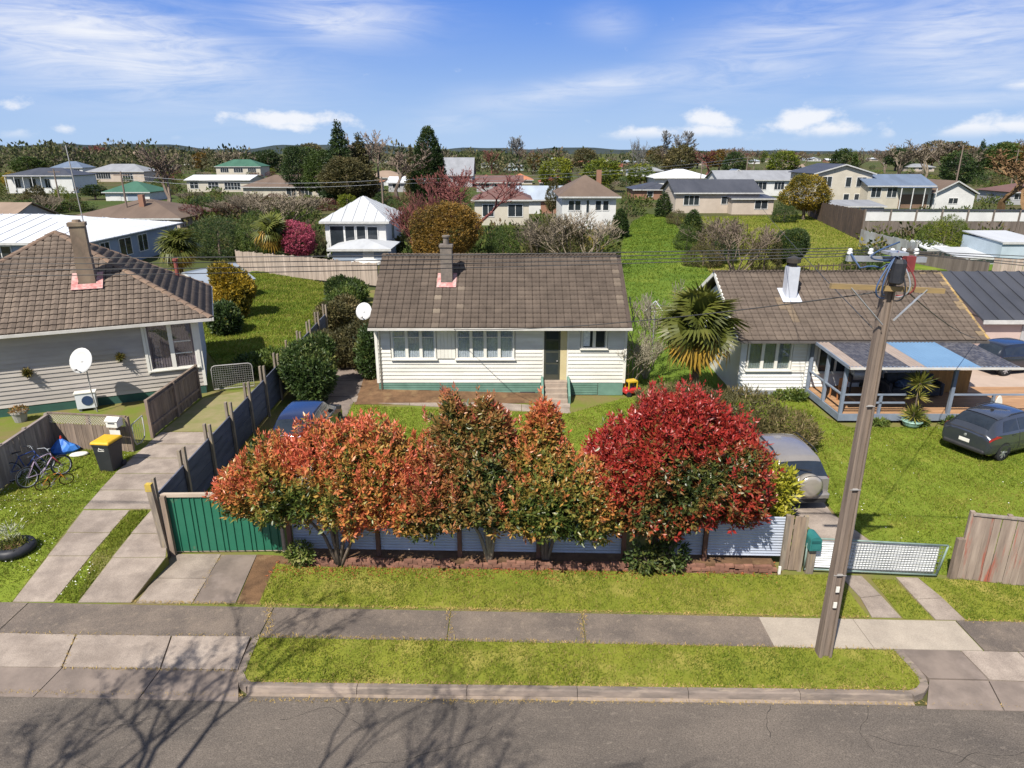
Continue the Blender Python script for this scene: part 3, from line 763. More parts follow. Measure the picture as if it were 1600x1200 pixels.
def tile_material(name, dark, lite, lichen, moss=(.10, .085, .03)):
    m = mat(name, dark, tuple(c*.72 for c in dark), rough=.9, scale=2.0, detail=8, lo=.35, hi=.68, bump=.3, bscale=60, col3=lite, s3=1.1, lo3=.5, hi3=.85, piece=.10, spec=.12)
    nt = m.node_tree; N, L = nt.nodes, nt.links; b = N['Principled BSDF']
    src = b.inputs['Base Color'].links[0].from_socket
    at = N.new('ShaderNodeAttribute'); at.attribute_name = 'tint'
    mx = N.new('ShaderNodeMix'); mx.data_type = 'RGBA'; mx.blend_type = 'MULTIPLY'; mx.inputs[0].default_value = 1
    cr = N.new('ShaderNodeValToRGB'); cr.color_ramp.elements[0].color = (.80, .79, .79, 1); cr.color_ramp.elements[1].color = (1.22, 1.2, 1.18, 1)
    e = cr.color_ramp.elements; e[0].position = 0.0; e[1].position = .7
    L.new(at.outputs['Fac'], cr.inputs[0]); L.new(src, mx.inputs[6]); L.new(cr.outputs[0], mx.inputs[7])
    m2 = N.new('ShaderNodeMix'); m2.data_type = 'RGBA'; mr = N.new('ShaderNodeMapRange'); mr.inputs[1].default_value = .82; mr.inputs[2].default_value = 1
    L.new(at.outputs['Fac'], mr.inputs[0]); L.new(mr.outputs[0], m2.inputs[0]); L.new(mx.outputs[2], m2.inputs[6]); m2.inputs[7].default_value = (*lichen, 1)
    L.new(m2.outputs[2], b.inputs['Base Color'])
    return m
def capping(name, p, q, m, parent, base, w=.24, step=.36, up=(0, 0, 1)):
    """ridge or hip capping: overlapping half-round pieces between two points"""
    p, q = Vector(p)-Vector(base), Vector(q)-Vector(base); L = (q-p).length; n = max(1, round(L/step)); d = (q-p)/n
    s = d.cross(Vector(up)).normalized(); u = s.cross(d.normalized()); b = MB(); l = d.length
    for k, (t0, lift) in enumerate(((0, .0), (1.04, -.018))):
        for j in range(5):
            an = pi*j/4; r = w/2*(1.0 if k == 0 else .94)
            b.v.append((cos(an)*r, t0*l, sin(an)*r*.55+lift+.0))
    b.f = [(j, j+1, 6+j, 5+j) for j in range(4)]+[(4, 3, 2, 1, 0)]
    me = b.mesh(name, m)
    for i in range(n):
        M4 = Matrix((( s.x, d.normalized().x, u.x), (s.y, d.normalized().y, u.y), (s.z, d.normalized().z, u.z))).to_4x4(); M4.translation = p+d*i
        link(name, me, parent, mtx=M4)
def board_mesh(L, h, m, th=.034, name='weatherboard'):
    """one lapped weatherboard of length L along x, face towards -y"""
    b = MB(); x = L/2
    P = [(0, 0), (-th-.012, 0.0), (-th-.008, .02), (-.008, h+.012), (0, h+.012)]; k_ = 5
    for sx in (-x, x):
        for y, z in P: b.v.append((sx, y, z))
    b.f = [(4, 3, 2, 1, 0), (5, 6, 7, 8, 9)]+[(j, (j+1) % 5, 5+(j+1) % 5, 5+j) for j in range(5)]
    return b.mesh(name, m)
def boards(parent, x0, x1, y, z0, z1, h, m, holes=()):
    """weatherboards on a wall facing -y from x0 to x1, skipping openings (x0,x1,z0,z1)"""
    n = round((z1-z0)/h); h = (z1-z0)/n; cache = {}
    for i in range(n):
        z = z0+i*h; spans = [(x0, x1)]
        for hx0, hx1, hz0, hz1 in holes:
            if z+h*.5 > hz0 and z+h*.5 < hz1:
                ns = []
                for a, c in spans:
                    if hx0 > a+.02: ns.append((a, min(c, hx0)))
                    if hx1 < c-.02: ns.append((max(a, hx1), c))
                spans = [q for q in ns if q[1]-q[0] > .02]
        for a, c in spans:
            k = round(c-a, 3)
            if k not in cache: cache[k] = board_mesh(c-a, h, m)
            link('weatherboard', cache[k], parent, loc=((a+c)/2, y, z))
def window(parent, x0, x1, z0, z1, y, mf, mg, lights=1, mid=None, depth=.07, bar=.06, curtain=None, sill=True, name='window', fr=None):
    """window in a wall facing -y; each light its own pane; frame > pane, curtain"""
    f = MB(); f.b2(x0-.05, x1+.05, y-depth, y+.02, z1, z1+.06); f.b2(x0-.05, x1+.05, y-depth-.0, y+.02, z0-.05, z0)
    f.b2(x0-.05, x0+.02, y-depth, y+.02, z0, z1); f.b2(x1-.02, x1+.05, y-depth, y+.02, z0, z1)
    n = lights; w = (x1-x0)/n
    for i in range(1, n): f.b2(x0+w*i-bar/2, x0+w*i+bar/2, y-depth+.006, y+.02, z0, z1)
    if mid: f.b2(x0+.02, x1-.02, y-depth+.014, y+.01, z0+(z1-z0)*mid-.015, z0+(z1-z0)*mid+.015)
    o = f.build(name, mf, parent)
    me = MB().b2(-w/2+bar/2, w/2-bar/2, -.004, .004, z0, z1).mesh('pane', mg)
    for i in range(n): link('pane', me, o, loc=(x0+w*(i+.5), y-.012, 0))
    if sill: MB().b2(x0-.10, x1+.10, y-depth-.06, y+.0, z0-.10, z0-.052).build('sill', mf, o)
    if curtain:
        c = MB(); nn = int((x1-x0)/.05)
        for i in range(nn):
            xa = x0+.02+(x1-x0-.04)*i/nn; xb = x0+.02+(x1-x0-.04)*(i+1)/nn; da, db = .02*(i % 2), .02*((i+1) % 2)
            c.poly([(xa, y+.005+da, z0+.02), (xb, y+.005+db, z0+.02), (xb, y+.005+db, z1-.02), (xa, y+.005+da, z1-.02)])
        c.build('curtain', curtain, o)
    return o

M_WHITE = mat('white_paint', (.70, .68, .62), (.62, .60, .54), rough=.55, scale=1.2, bump=.05, bscale=30, spec=.35)
M_BOARD = mat('cream_weatherboard', (.67, .655, .60), (.56, .54, .48), rough=.6, scale=1.4, detail=7, stretch=(.4, 1, 2), col3=(.42, .38, .29), s3=.9, lo3=.58, hi3=.9, piece=.05, bump=.05, spec=.3)
M_BOARDR = mat('white_weatherboard', (.72, .72, .69), (.64, .64, .62), rough=.6, scale=1.0, piece=.03, spec=.3)
M_BOARDL = mat('beige_weatherboard', (.41, .375, .335), (.33, .30, .27), rough=.65, scale=1.2, detail=7, stretch=(.4, 1, 2), piece=.07, spec=.25, bump=.05)
M_GREENB = mat('green_base_paint', (.14, .25, .20), (.10, .19, .15), rough=.7, scale=2, piece=.06)
M_GUTT = mat('gutter_metal', (.34, .33, .32), (.26, .25, .24), rough=.5, scale=2, spec=.4)
M_GUTW = mat('white_gutter', (.55, .53, .49), (.46, .44, .40), rough=.5, scale=2, spec=.4)
def lacemat():
    m = mat('lace_curtain', (.74, .76, .78), (.52, .55, .60), rough=.9, scale=9, spec=.05); return m
M_LACE = lacemat()
def glass_clear(name='window_glass', col=(.86, .88, .9)):
    if name in MATS: return MATS[name]
    m = bpy.data.materials.new(name); m.use_nodes = True; MATS[name] = m; N, L = m.node_tree.nodes, m.node_tree.links
    N.remove(N['Principled BSDF'])
    t = N.new('ShaderNodeBsdfTransparent'); t.inputs[0].default_value = (*col, 1); g = N.new('ShaderNodeBsdfGlossy'); g.inputs['Roughness'].default_value = .03
    mx = N.new('ShaderNodeMixShader'); mx.inputs[0].default_value = .10
    L.new(t.outputs[0], mx.inputs[1]); L.new(g.outputs[0], mx.inputs[2]); L.new(mx.outputs[0], N['Material Output'].inputs[0])
    return m
M_GLASS = glass_clear()
M_DGLASS = glassmat('dark_glass')
M_INT = mat('dark_room', (.05, .05, .055), (.035, .035, .04), rough=.9, scale=1)
M_TIMBER = mat('weathered_timber', (.26, .20, .155), (.16, .125, .10), rough=.9, scale=1.5, detail=8, stretch=(6, 6, .7), bump=.4, bscale=12, piece=.14, spec=.1, col3=(.33, .25, .17), s3=.7, lo3=.55, hi3=.8)
M_TGREY = mat('grey_timber', (.30, .26, .22), (.20, .17, .145), rough=.9, scale=1.5, detail=8, stretch=(6, 6, .7), bump=.4, bscale=12, piece=.13, spec=.1, col3=(.16, .13, .11), s3=.9, lo3=.55, hi3=.85)
M_FLASH = mat('red_flashing', (.40, .16, .15), (.50, .33, .30), rough=.6, scale=5, lo=.4, hi=.6)
M_TILE = tile_material('brown_roof_tile', (.105, .084, .068), (.135, .108, .086), (.42, .35, .26))
M_TILEL = tile_material('tan_roof_tile', (.148, .118, .095), (.19, .153, .12), (.36, .28, .21))
M_TILER = tile_material('grey_roof_tile', (.122, .098, .080), (.155, .125, .10), (.30, .22, .12))

# ================================================================== the cream house in the middle
HY = 28.0
WX0, WX1 = -5.76, 4.82
mh = thing('weatherboard_house', 'cream weatherboard house with dark brown tiled gable roof and green base behind the red hedge', 'house', (0, HY, 0))
MB().b2(WX0, WX1, .02, 6.9, -.1, 3.12).build('wall', M_WHITE, mh)
D0, D1 = 1.36, 2.12            # recessed entrance
openings = [(-5.17, -2.27, 1.62, 3.2), (-2.43, .15, 1.62, 3.2), (1.30, 2.40, 0, 3.2), (2.90, 4.06, 2.08, 3.2)]
boards(mh, WX0, WX1, 0.0, .58, 3.08, .167, M_BOARD, openings)
bside = MB()
for i in range(15):
    z = .58+i*.167; 
    bside.v += []
    bside.b2(WX0-.026, WX0-.004, .0, 6.88, z, z+.155)
bside.build('side_cladding', M_BOARD, mh, kind='stuff')
for x in (WX0+.0, WX1): MB().b2(x-.06, x+.06, -.062, -.0, .56, 3.08).build('corner_board', M_WHITE, mh)
# green base of horizontal boards with a vent hatch
n = 5
for i in range(n):
    z0 = .02+i*.108
    for a, c in ((WX0, 1.22), (2.44, 3.70)):
        MB().b2(a, c, -.035-.012*(i % 1), .018, z0, z0+.09).build('base_board', M_GREENB, mh)
MB().b2(3.73, WX1-.02, -.045, .018, .0, .55).build('base_hatch', M_GREENB, mh)
MB().b2(.35, 1.0, -.04, -.036, .07, .16).build('vent', M_INT, mh)
# windows with lace, plain panel between them
window(mh, -5.07, -3.27, 1.70, 3.02, -.005, M_WHITE, M_GLASS, lights=3, mid=.68, bar=.13, curtain=M_LACE)
window(mh, -2.33, .05, 1.70, 3.02, -.005, M_WHITE, M_GLASS, lights=4, mid=.68, bar=.13, curtain=M_LACE)
for i in range(5): MB().b2(-3.19+i*.156, -3.19+i*.156+.15, -.038, .018, 1.66, 3.06).build('wall_panel', M_WHITE, mh)
w3 = window(mh, 2.98, 3.98, 2.16, 3.02, -.005, M_WHITE, M_DGLASS, lights=2, bar=.13)
MB().b2(3.02, 3.3, -.022, -.018, 2.2, 3.0).build('curtain', M_LACE, w3)
# entrance recess: dark side, cream reveal, glazed door
MB().b2(1.30, 1.36, -.03, .02, .58, 3.08).build('door_frame', M_WHITE, mh)
MB().b2(2.34, 2.40, -.03, .02, .58, 3.08).build('door_frame', M_WHITE, mh)
M_CREAM = mat('cream_reveal', (.55, .47, .27), (.48, .40, .22), rough=.7, scale=2)
MB().poly([(2.34, -.02, .6), (2.34, .0185, .6), (2.34, .0185, 3.05), (2.34, -.02, 3.05)]).build('reveal', M_CREAM, mh)
MB().b2(2.06, 2.335, -.012, .016, .64, 3.06).build('reveal_panel', M_CREAM, mh)
dr_ = MB().b2(1.37, 2.05, -.018, .012, .66, 3.04).build('front_door', mat('dark_door', (.06, .06, .045), (.04, .045, .035), rough=.5, scale=2), mh)
for i in range(4): MB().b2(1.45, 1.97, -.024, -.019, .95+i*.52, .95+i*.52+.44).build('pane', M_DGLASS, dr_)
MB().lathe([(.02, 0), (.03, .02), (.03, .05), (.0, .06)], 8, (1.93, -.02, 1.55), 'y').build('handle', M_GUTT, dr_)
# concrete steps with green sides
st = MB()
M_STEP = mat('step_concrete', (.36, .29, .23), (.27, .22, .18), rough=.85, scale=4, bump=.2)
for i, (yf, zt) in enumerate(((-1.10, .16), (-.86, .32), (-.62, .48), (-.38, .64))):
    MB().b2(1.38, 2.34, yf, -.04, zt-.155, zt).build('step', M_STEP, mh)
MB().b2(1.36, 2.38, -.30, -.04, .64, .70).build('landing', M_STEP, mh)
for x in (1.29, 2.41):
    b = MB(); b.v = [(x-.045, -1.12, 0), (x-.045, -.04, 0), (x-.045, -.04, .86), (x-.045, -.35, .86), (x-.045, -1.12, .34), (x+.045, -1.12, 0), (x+.045, -.04, 0), (x+.045, -.04, .86), (x+.045, -.35, .86), (x+.045, -1.12, .34)]
    b.f = [(0, 1, 2, 3, 4), (9, 8, 7, 6, 5)]+[(j, 5+j, 5+(j+1) % 5, (j+1) % 5) for j in range(5)]
    b.build('step_side', M_GREENB, mh)
# roof
EY, EZ, RY, RZ = -.62, 3.16, 3.42, 5.50
RX0, RX1 = -5.94, 4.96
rf = MB()
rf.slab3([(RX0, EY, EZ), (RX1, EY, EZ), (RX1, RY, RZ), (RX0, RY, RZ)], .06)
rf.slab3([(RX0, RY, RZ), (RX1, RY, RZ), (RX1, 7.5, EZ), (RX0, 7.5, EZ)], .06)
roof = rf.build('roof', mat('roof_underlay', (.08, .06, .05), None, rough=.9), mh)
for x in (WX0+.03, WX1-.03):      # gable ends
    b = MB(); b.v = [(x-.02, .03, 3.1), (x-.02, 6.86, 3.1), (x-.02, 3.42, 5.05), (x+.02, .03, 3.1), (x+.02, 6.86, 3.1), (x+.02, 3.42, 5.05)]
    b.f = [(0, 1, 2), (5, 4, 3), (0, 3, 4, 1), (1, 4, 5, 2), (2, 5, 3, 0)]; b.build('gable_wall', M_BOARD, mh)
chx = -2.86
def mtint(x, y):
    X = x+RX0
    t = .40+.05*sin(X*1.7)+random.gauss(0, .07)
    for sx in (-3.02, -2.30):       # lichen washed down from the chimney flashing
        if abs(X-sx) < .16 and y < 2.9: t = .66+random.uniform(0, .24)
    if abs(X+2.66) < .16 and y < 2.9 and random.random() < .4: t = .8
    if -3.95 < X < -3.5 and 2.4 < y < 4.0 and random.random() < .35: t = .8
    if X > RX1-.4 and random.random() < .4: t = .84
    return t
fr = tile_frames([(RX0, EY, EZ), (RX1, EY, EZ), (RX1, RY, RZ), (RX0, RY, RZ)], .325, .285)
tiles_joined('roof_tiles', fr, tile_proto(.325, .285, 't', None), M_TILE, roof, (0, 0, 0), mtint)
fr = tile_frames([(RX1, 7.5, EZ), (RX0, 7.5, EZ), (RX0, RY, RZ), (RX1, RY, RZ)], .325, .285)
tiles_joined('roof_tiles', fr, tile_proto(.325, .285, 't', None), M_TILE, roof, (0, 0, 0), lambda x, y: .4+random.gauss(0, .1))
capping('ridge_cap', (RX0, RY, RZ+.03), (RX1, RY, RZ+.03), M_TILE, roof, (0, 0, 0), .26, .40)
MB().b2(RX0, RX1, EY-.10, EY+.0, EZ-.11, EZ-.02).build('gutter', M_GUTW, mh)
MB().b2(RX0+.04, RX1-.04, EY+.004, 0.0, EZ-.13, EZ-.105).build('soffit', M_WHITE, mh)
for x in (RX0+.03, RX1-.03):
    b = MB(); b.beam((x, EY, EZ-.03), (x, RY, RZ-.03), .05, .10); b.beam((x, 7.5, EZ-.03), (x, RY, RZ-.03), .05, .10); b.build('barge_board', M_TILE, mh)
b = MB(); b.tube([(-5.62, EY-.03, EZ-.1), (-5.62, -.06, EZ-.32), (-5.62, -.06, .1)], .035, 8); b.build('downpipe', M_WHITE, mh, smooth=True)
# chimney
def roofz(y): return EZ+(y-EY)/(RY-EY)*(RZ-EZ)
cy = 2.0
M_CHIM = mat('chimney_render', (.19, .16, .135), (.12, .105, .09), rough=.9, scale=5, bump=.4, col3=(.27, .23, .18), s3=2.5, lo3=.55, hi3=.8)
ch = MB(); ch.b2(chx-.25, chx+.25, cy-.25, cy+.25, roofz(cy)-.3, 6.12); ch.b2(chx-.29, chx+.29, cy-.29, cy+.29, 6.12, 6.22)
cho = ch.build('chimney', M_CHIM, roof)
MB().lathe([(.13, 6.2), (.12, 6.52), (.17, 6.53), (.17, 6.6)], 12, (chx, cy, 0)).build('chimney_pot', M_CHIM, cho, smooth=False)
fl = MB()
sl = Vector((0, RY-EY, RZ-EZ)).normalized(); sn = Vector((0, -sl.z, sl.y))
def onroof(x, y, off): p = Vector((x, y, roofz(y)))+sn*off; return tuple(p)
for a, c, y0, y1 in ((chx-.42, chx+.42, cy-.52, cy-.25), (chx-.42, chx-.26, cy-.25, cy+.30), (chx+.26, chx+.42, cy-.25, cy+.30)):
    fl.slab3([onroof(a, y0, .09), onroof(c, y0, .09), onroof(c, y1, .09), onroof(a, y1, .09)], .012)
fl.build('flashing', M_FLASH, roof)
MB().box(-.6, -.09, 3.0, .18, .12, .06).build('porch_light', M_WHITE, mh) if False else None
MB().lathe([(.06, 0), (.07, .03), (.03, .06)], 8, (.82, -.3, 2.98), 'z').build('porch_light', M_WHITE, mh)

# ================================================================== the house on the right with a deck
RGX0, RGX1 = 9.75, 19.3
rh = thing('weatherboard_house', 'white weatherboard house with grey brown tiled roof and a covered timber deck', 'house', (0, HY, 0))
MB().b2(RGX0, RGX1, .02, 6.9, -.1, 2.6).build('wall', M_WHITE, rh)
boards(rh, RGX0, 12.55, 0.0, .22, 2.56, .16, M_BOARDR, [(10.0, 12.0, 1.12, 2.7)])
boards(rh, 12.6, RGX1, 0.0, .40, 2.56, .16, M_BOARDR, [(13.0, 14.7, 1.0, 2.7), (15.0, 15.95, .3, 2.7)])
MB().b2(RGX0, 12.5, -.03, .015, -.05, .215).build('base_board', mat('grey_base', (.30, .32, .36), None, rough=.8), rh)
window(rh, 10.09, 11.88, 1.2, 2.5, -.005, M_WHITE, M_GLASS, lights=3, bar=.13, curtain=mat('pale_curtain', (.36, .40, .37), (.24, .28, .26), rough=.9, scale=3))
MB().b2(11.97, 12.55, -.035, .018, 1.12, 2.55).build('wall_panel', M_WHITE, rh)
MB().b2(10.0, 12.55, -.075, .0, 1.05, 1.1).build('sill', M_WHITE, rh)
window(rh, 13.1, 14.6, 1.08, 2.4, -.005, M_WHITE, M_DGLASS, lights=2, bar=.08)
MB().b2(15.05, 15.9, -.02, .012, .38, 2.4).build('front_door', mat('dark_door', (.06, .06, .045)), rh)
E2Y, E2Z, R2Y, R2Z = -.62, 2.62, 3.6, 4.74
def rr_poly(): return [(9.35, E2Y, E2Z), (19.75, E2Y, E2Z), (19.75, R2Y, R2Z), (9.35, R2Y, R2Z)]
rf = MB(); rf.slab3(rr_poly(), .06); rf.slab3([(9.35, R2Y, R2Z), (19.75, R2Y, R2Z), (19.75, 7.8, E2Z), (9.35, 7.8, E2Z)], .06)
roof2 = rf.build('roof', MATS['roof_underlay'], rh)
def rtint(x, y):
    X = x+9.35; t = .42+.05*sin(X*1.3+y)+random.gauss(0, .06)
    if (X > 19.3 and random.random() < .5) or (y > 4.3 and random.random() < .25 and X > 17): t = .9
    if abs(X-(12.05+(2.6-y)*.02)) < .35 and 1.0 < y < 2.6 and random.random() < .5: t = .86
    return t
tiles_joined('roof_tiles', tile_frames(rr_poly(), .325, .285), tile_proto(.325, .285, 't', None), M_TILER, roof2, (0, 0, 0), rtint)
tiles_joined('roof_tiles', tile_frames([(19.75, 7.8, E2Z), (9.35, 7.8, E2Z), (9.35, R2Y, R2Z), (19.75, R2Y, R2Z)], .325, .285), tile_proto(.325, .285, 't', None), M_TILER, roof2, (0, 0, 0), lambda x, y: .4+random.gauss(0, .1))
capping('ridge_cap', (9.3, R2Y, R2Z+.03), (19.8, R2Y, R2Z+.03), M_TILER, roof2, (0, 0, 0), .26, .40)
M_ORL = mat('lichen_tile', (.36, .24, .08), (.20, .15, .10), rough=.9, scale=6, piece=.2)
capping('verge_cap', (19.75, E2Y, E2Z+.06), (19.75, R2Y, R2Z+.06), M_ORL, roof2, (0, 0, 0), .13, .40)
MB().b2(9.35, 19.75, E2Y-.10, E2Y, E2Z-.11, E2Z-.02).build('gutter', mat('dark_gutter', (.10, .09, .085)), rh)
MB().b2(9.4, 19.7, E2Y+.004, 0.0, E2Z-.13, E2Z-.105).build('soffit', M_WHITE, rh)
for x in (9.37, 19.72):
    b = MB(); b.beam((x, E2Y, E2Z-.05), (x, R2Y, R2Z-.05), .05, .18); b.beam((x, 7.8, E2Z-.05), (x, R2Y, R2Z-.05), .05, .18); b.build('barge_board', M_WHITE, rh)
for x in (RGX0+.03, RGX1-.03):
    b = MB(); b.v = [(x-.02, .03, 2.58), (x-.02, 7.2, 2.58), (x-.02, 3.6, 4.4), (x+.02, .03, 2.58), (x+.02, 7.2, 2.58), (x+.02, 3.6, 4.4)]
    b.f = [(0, 1, 2), (5, 4, 3), (0, 3, 4, 1), (1, 4, 5, 2), (2, 5, 3, 0)]; b.build('gable_wall', M_BOARDR, rh)
def roof2z(y): return E2Z+(y-E2Y)/(R2Y-E2Y)*(R2Z-E2Z)
M_FLUE = mat('flue_metal', (.52, .54, .58), (.42, .44, .48), rough=.5, scale=2, spec=.5)
fx, fy = 12.32, 2.0
b = MB(); b.b2(fx-.24, fx+.24, fy-.24, fy+.24, roof2z(fy)-.2, roof2z(fy)+1.32); fo = b.build('chimney', M_FLUE, roof2)
MB().lathe([(.17, roof2z(fy)+1.3), (.17, roof2z(fy)+1.5), (.30, roof2z(fy)+1.5), (.30, roof2z(fy)+1.68), (.05, roof2z(fy)+1.78)], 14, (fx, fy, 0)).build('chimney_cowl', mat('black_cowl', (.03, .03, .03), (.06, .05, .04), rough=.4), fo)
sl2 = Vector((0, R2Y-E2Y, R2Z-E2Z)).normalized(); sn2 = Vector((0, -sl2.z, sl2.y))
b = MB()
def on2(x, y, o): return tuple(Vector((x, y, roof2z(y)))+sn2*o)
b.slab3([on2(fx-.42, fy-.45, .085), on2(fx+.42, fy-.45, .085), on2(fx+.42, fy+.45, .085), on2(fx-.42, fy+.45, .085)], .012); b.build('flashing', M_FLUE, roof2)

# ---- deck with its clear roof
M_BLUEP = mat('blue_grey_paint', (.20, .235, .29), (.15, .18, .23), rough=.6, scale=2, spec=.3)
M_DECK = mat('deck_board', (.40, .235, .125), (.28, .16, .085), rough=.7, scale=2, stretch=(.6, 5, 1), piece=.12, detail=7)
dk = thing('deck', 'timber deck with blue grey posts and rail under a lean-to roof beside the white house', 'deck', (12.7, 24.75, 0))
DX0, DX1, DY0, DY1, DZ = 12.68, 24.0, 24.72, 27.95, .36
nb = 23
me = MB().b2(DX0+.1, DX1, -.066, .066, -.03, 0).mesh('deck_board', M_DECK)
for i in range(nb): link('deck_board', me, dk, loc=(-12.7, DY0+.1+i*.14+.06-24.75, DZ))
for a in ((DX0, DX1, DY0, DY0+.06, .10, DZ+.01), (DX0, DX0+.06, DY0+.06, DY1, .10, DZ+.01)):
    MB().b2(*a).build('deck_fascia', M_BLUEP, dk, world=True)
MB().b2(DX0+.3, DX1, DY0+.3, DY1, -.02, .1).build('deck_base', M_INT, dk, world=True)
posts = [(12.74, 27.85, 2.5), (12.74, 26.3, 2.44), (12.76, 24.8, 2.36), (16.95, 24.8, 2.36)]
for x, y, z in posts: MB().b2(x-.06, x+.06, y-.06, y+.06, DZ, z).build('post', M_BLUEP, dk, world=True)
for x, y in ((14.25, 24.8), (18.6, 24.8), (20.4, 24.8)): MB().b2(x-.045, x+.045, y-.045, y+.045, DZ, 1.12).build('post', M_BLUEP, dk, world=True)
for p, q in (((12.74, 24.8, 1.15), (12.74, 27.9, 1.15)), ((12.76, 24.8, 1.15), (15.2, 24.8, 1.15)), ((16.95, 24.8, 1.15), (20.4, 24.8, 1.15)), ((12.76, 24.8, .82), (15.2, 24.8, .82))):
    MB().beam(p, q, .09, .05).build('rail', M_BLUEP, dk, world=True)
MB().beam((12.6, 24.35, 2.38), (18.95, 24.35, 2.38), .06, .10).build('roof_beam', M_BLUEP, dk, world=True)
MB().beam((12.6, 24.35, 2.39), (12.6, 27.4, 2.52), .06, .12).build('roof_beam', M_BLUEP, dk, world=True)
M_CLEAR = mat('dirty_corrugated_plastic', (.045, .045, .055), (.13, .125, .13), rough=.35, scale=5, detail=9, lo=.45, hi=.7, spec=.5)
M_BLUES = mat('blue_roof_sheet', (.13, .23, .36), (.11, .20, .32), rough=.5, scale=1, spec=.4)
M_PINKS = mat('tan_roof_sheet', (.30, .245, .21), (.25, .20, .17), rough=.6, scale=2)
def corrugated(x0, x1, y0, z0, y1, z1, m, name, parent, pitch=.15, amp=.016, world=True):
    b = MB(); n = max(2, int((x1-x0)/pitch*4))
    for i in range(n+1):
        x = x0+(x1-x0)*i/n; h = amp*sin((x-x0)/pitch*2*pi)
        b.v += [(x, y0, z0+h), (x, y1, z1+h), (x, y0, z0+h-.006), (x, y1, z1+h-.006)]
    for i in range(n):
        q = i*4; b.f += [(q, q+4, q+5, q+1), (q+2, q+3, q+7, q+6), (q, q+2, q+6, q+4), (q+1, q+5, q+7, q+3)]
    return b.build(name, m, parent, world=world, smooth=False)
for a, c, m in ((12.58, 13.12, M_PINKS), (13.125, 14.85, M_CLEAR), (14.855, 15.45, M_PINKS), (15.455, 17.45, M_BLUES), (17.455, 18.95, M_CLEAR)):
    corrugated(a, c, 24.2, 2.42, 27.45, 2.57, m, 'roof_sheet', dk)
MB().beam((12.55, 24.16, 2.40), (18.98, 24.16, 2.40), .07, .07).build('gutter', M_GUTW, dk, world=True)
# ================================================================== the house on the left
PSI = R(23); UL = Vector((cos(PSI), sin(PSI), 0)); NL = Vector((-sin(PSI), cos(PSI), 0))
_k = (H-3.6); _c = G(330, 497, 3.6); CORN = Vector((_c[0], _c[1], 0))        # eave corner
lh = thing('weatherboard_house', 'beige weatherboard house with tan hip roof, brick chimney and satellite dish', 'house', (CORN.x, CORN.y, 0), PSI)
# local frame: x along the front towards the right (corner at 0), y into the lot
W2 = 5.85; LD = 7.6; EZL = 3.62; AZ = 6.72
E = [(-2*W2, 0, EZL), (0, 0, EZL), (0, LD, EZL), (-2*W2, LD, EZL)]; AP = (-W2, W2*1.0, AZ)
b = MB(); b.b2(-2*W2+.6, -.6, .62, LD-.6, .1, EZL-.04); b.build('wall', M_BOARDL, lh)
boards(lh, -2*W2+.6, -.6, .60, .62, EZL-.06, .178, M_BOARDL, [(-2.62, -.66, 1.36, 3.7)])
M_GDARK = mat('dark_green_base', (.035, .10, .075), (.03, .075, .06), rough=.8, scale=2)
MB().b2(-2*W2+.6, -.6, .575, .615, .2, .61).build('base_board', M_GDARK, lh)
bs = MB()
for i in range(17): bs.b2(-.602, -.576, .62, LD-.6, .62+i*.178, .62+i*.178+.166)
bs.build('side_cladding', mat('pale_blue_board', (.42, .47, .53), (.36, .41, .47), rough=.6, scale=1), lh, kind='stuff')
MB().b2(-.66, -.54, .54, .66, .62, EZL-.06).build('corner_board', M_WHITE, lh)
ww = window(lh, -2.50, -.80, 1.55, 3.42, .595, M_WHITE, M_GLASS, lights=2, bar=.16, curtain=mat('pink_grey_curtain', (.24, .19, .20), (.17, .14, .15), rough=.9, scale=4))
for a, c in ((-2.66, -2.555), (-.745, -.64)): MB().b2(a, c, .50, .615, 1.40, 3.5).build('window_trim', M_WHITE, lh)
for i in range(2): MB().b2(-1.55, -.92, .565, .575, 2.1+i*.5, 2.14+i*.5).build('glazing_bar', M_WHITE, ww)
planes = [[E[0], E[1], AP], [E[1], E[2], AP], [E[2], E[3], AP], [E[3], E[0], AP]]
rf = MB()
for p in planes: rf.slab3(p, .05)
roofl = rf.build('roof', MATS['roof_underlay'], lh)
TW, TG = .262, .31
proto = tile_proto(TW, TG, 'roof_tile', None, rolls=1, lift=.055, th=.03)
meT = proto.mesh('roof_tile', M_TILEL); 
a_ = meT.attributes.new('tint', 'FLOAT', 'POINT'); a_.data.foreach_set('value', [.42]*len(meT.vertices))
meS = proto.mesh('roof_tile', M_TILEL); a_ = meS.attributes.new('tint', 'FLOAT', 'POINT'); a_.data.foreach_set('value', [.72]*len(meS.vertices))
fr = tile_frames(planes[0], TW, TG); Mw = Matrix.Rotation(PSI, 4, 'Z'); Mw.translation = (CORN.x, CORN.y, 0)
def score(f):
    p = Mw @ f[0]; px, py = PX(*p); vis = -20 < px < 1620
    return (0 if vis else 1, p.length)
fr.sort(key=score)
for (P, a, bb, nn, x, y, k) in fr[:300]:
    t = Matrix(((a.x, bb.x, nn.x), (a.y, bb.y, nn.y), (a.z, bb.z, nn.z))).to_4x4()
    t = Matrix.Translation(P+nn*random.uniform(0, .012)) @ t @ Matrix.Rotation(random.gauss(0, .012), 4, 'Z')
    X = P.x; pale = (abs(X+4.35) < .9 and P.y < 2.3 and random.random() < .55) or random.random() < .02
    link('roof_tile', meS if pale else meT, roofl, mtx=t)
tiles_joined('roof_tiles', fr[300:], proto, M_TILEL, roofl, (0, 0, 0), lambda x, y: .4+random.gauss(0, .1))
for p in planes[1:]:
    tiles_joined('roof_tiles', tile_frames(p, TW, TG), proto, M_TILEL, roofl, (0, 0, 0), lambda x, y: .35+random.gauss(0, .1))
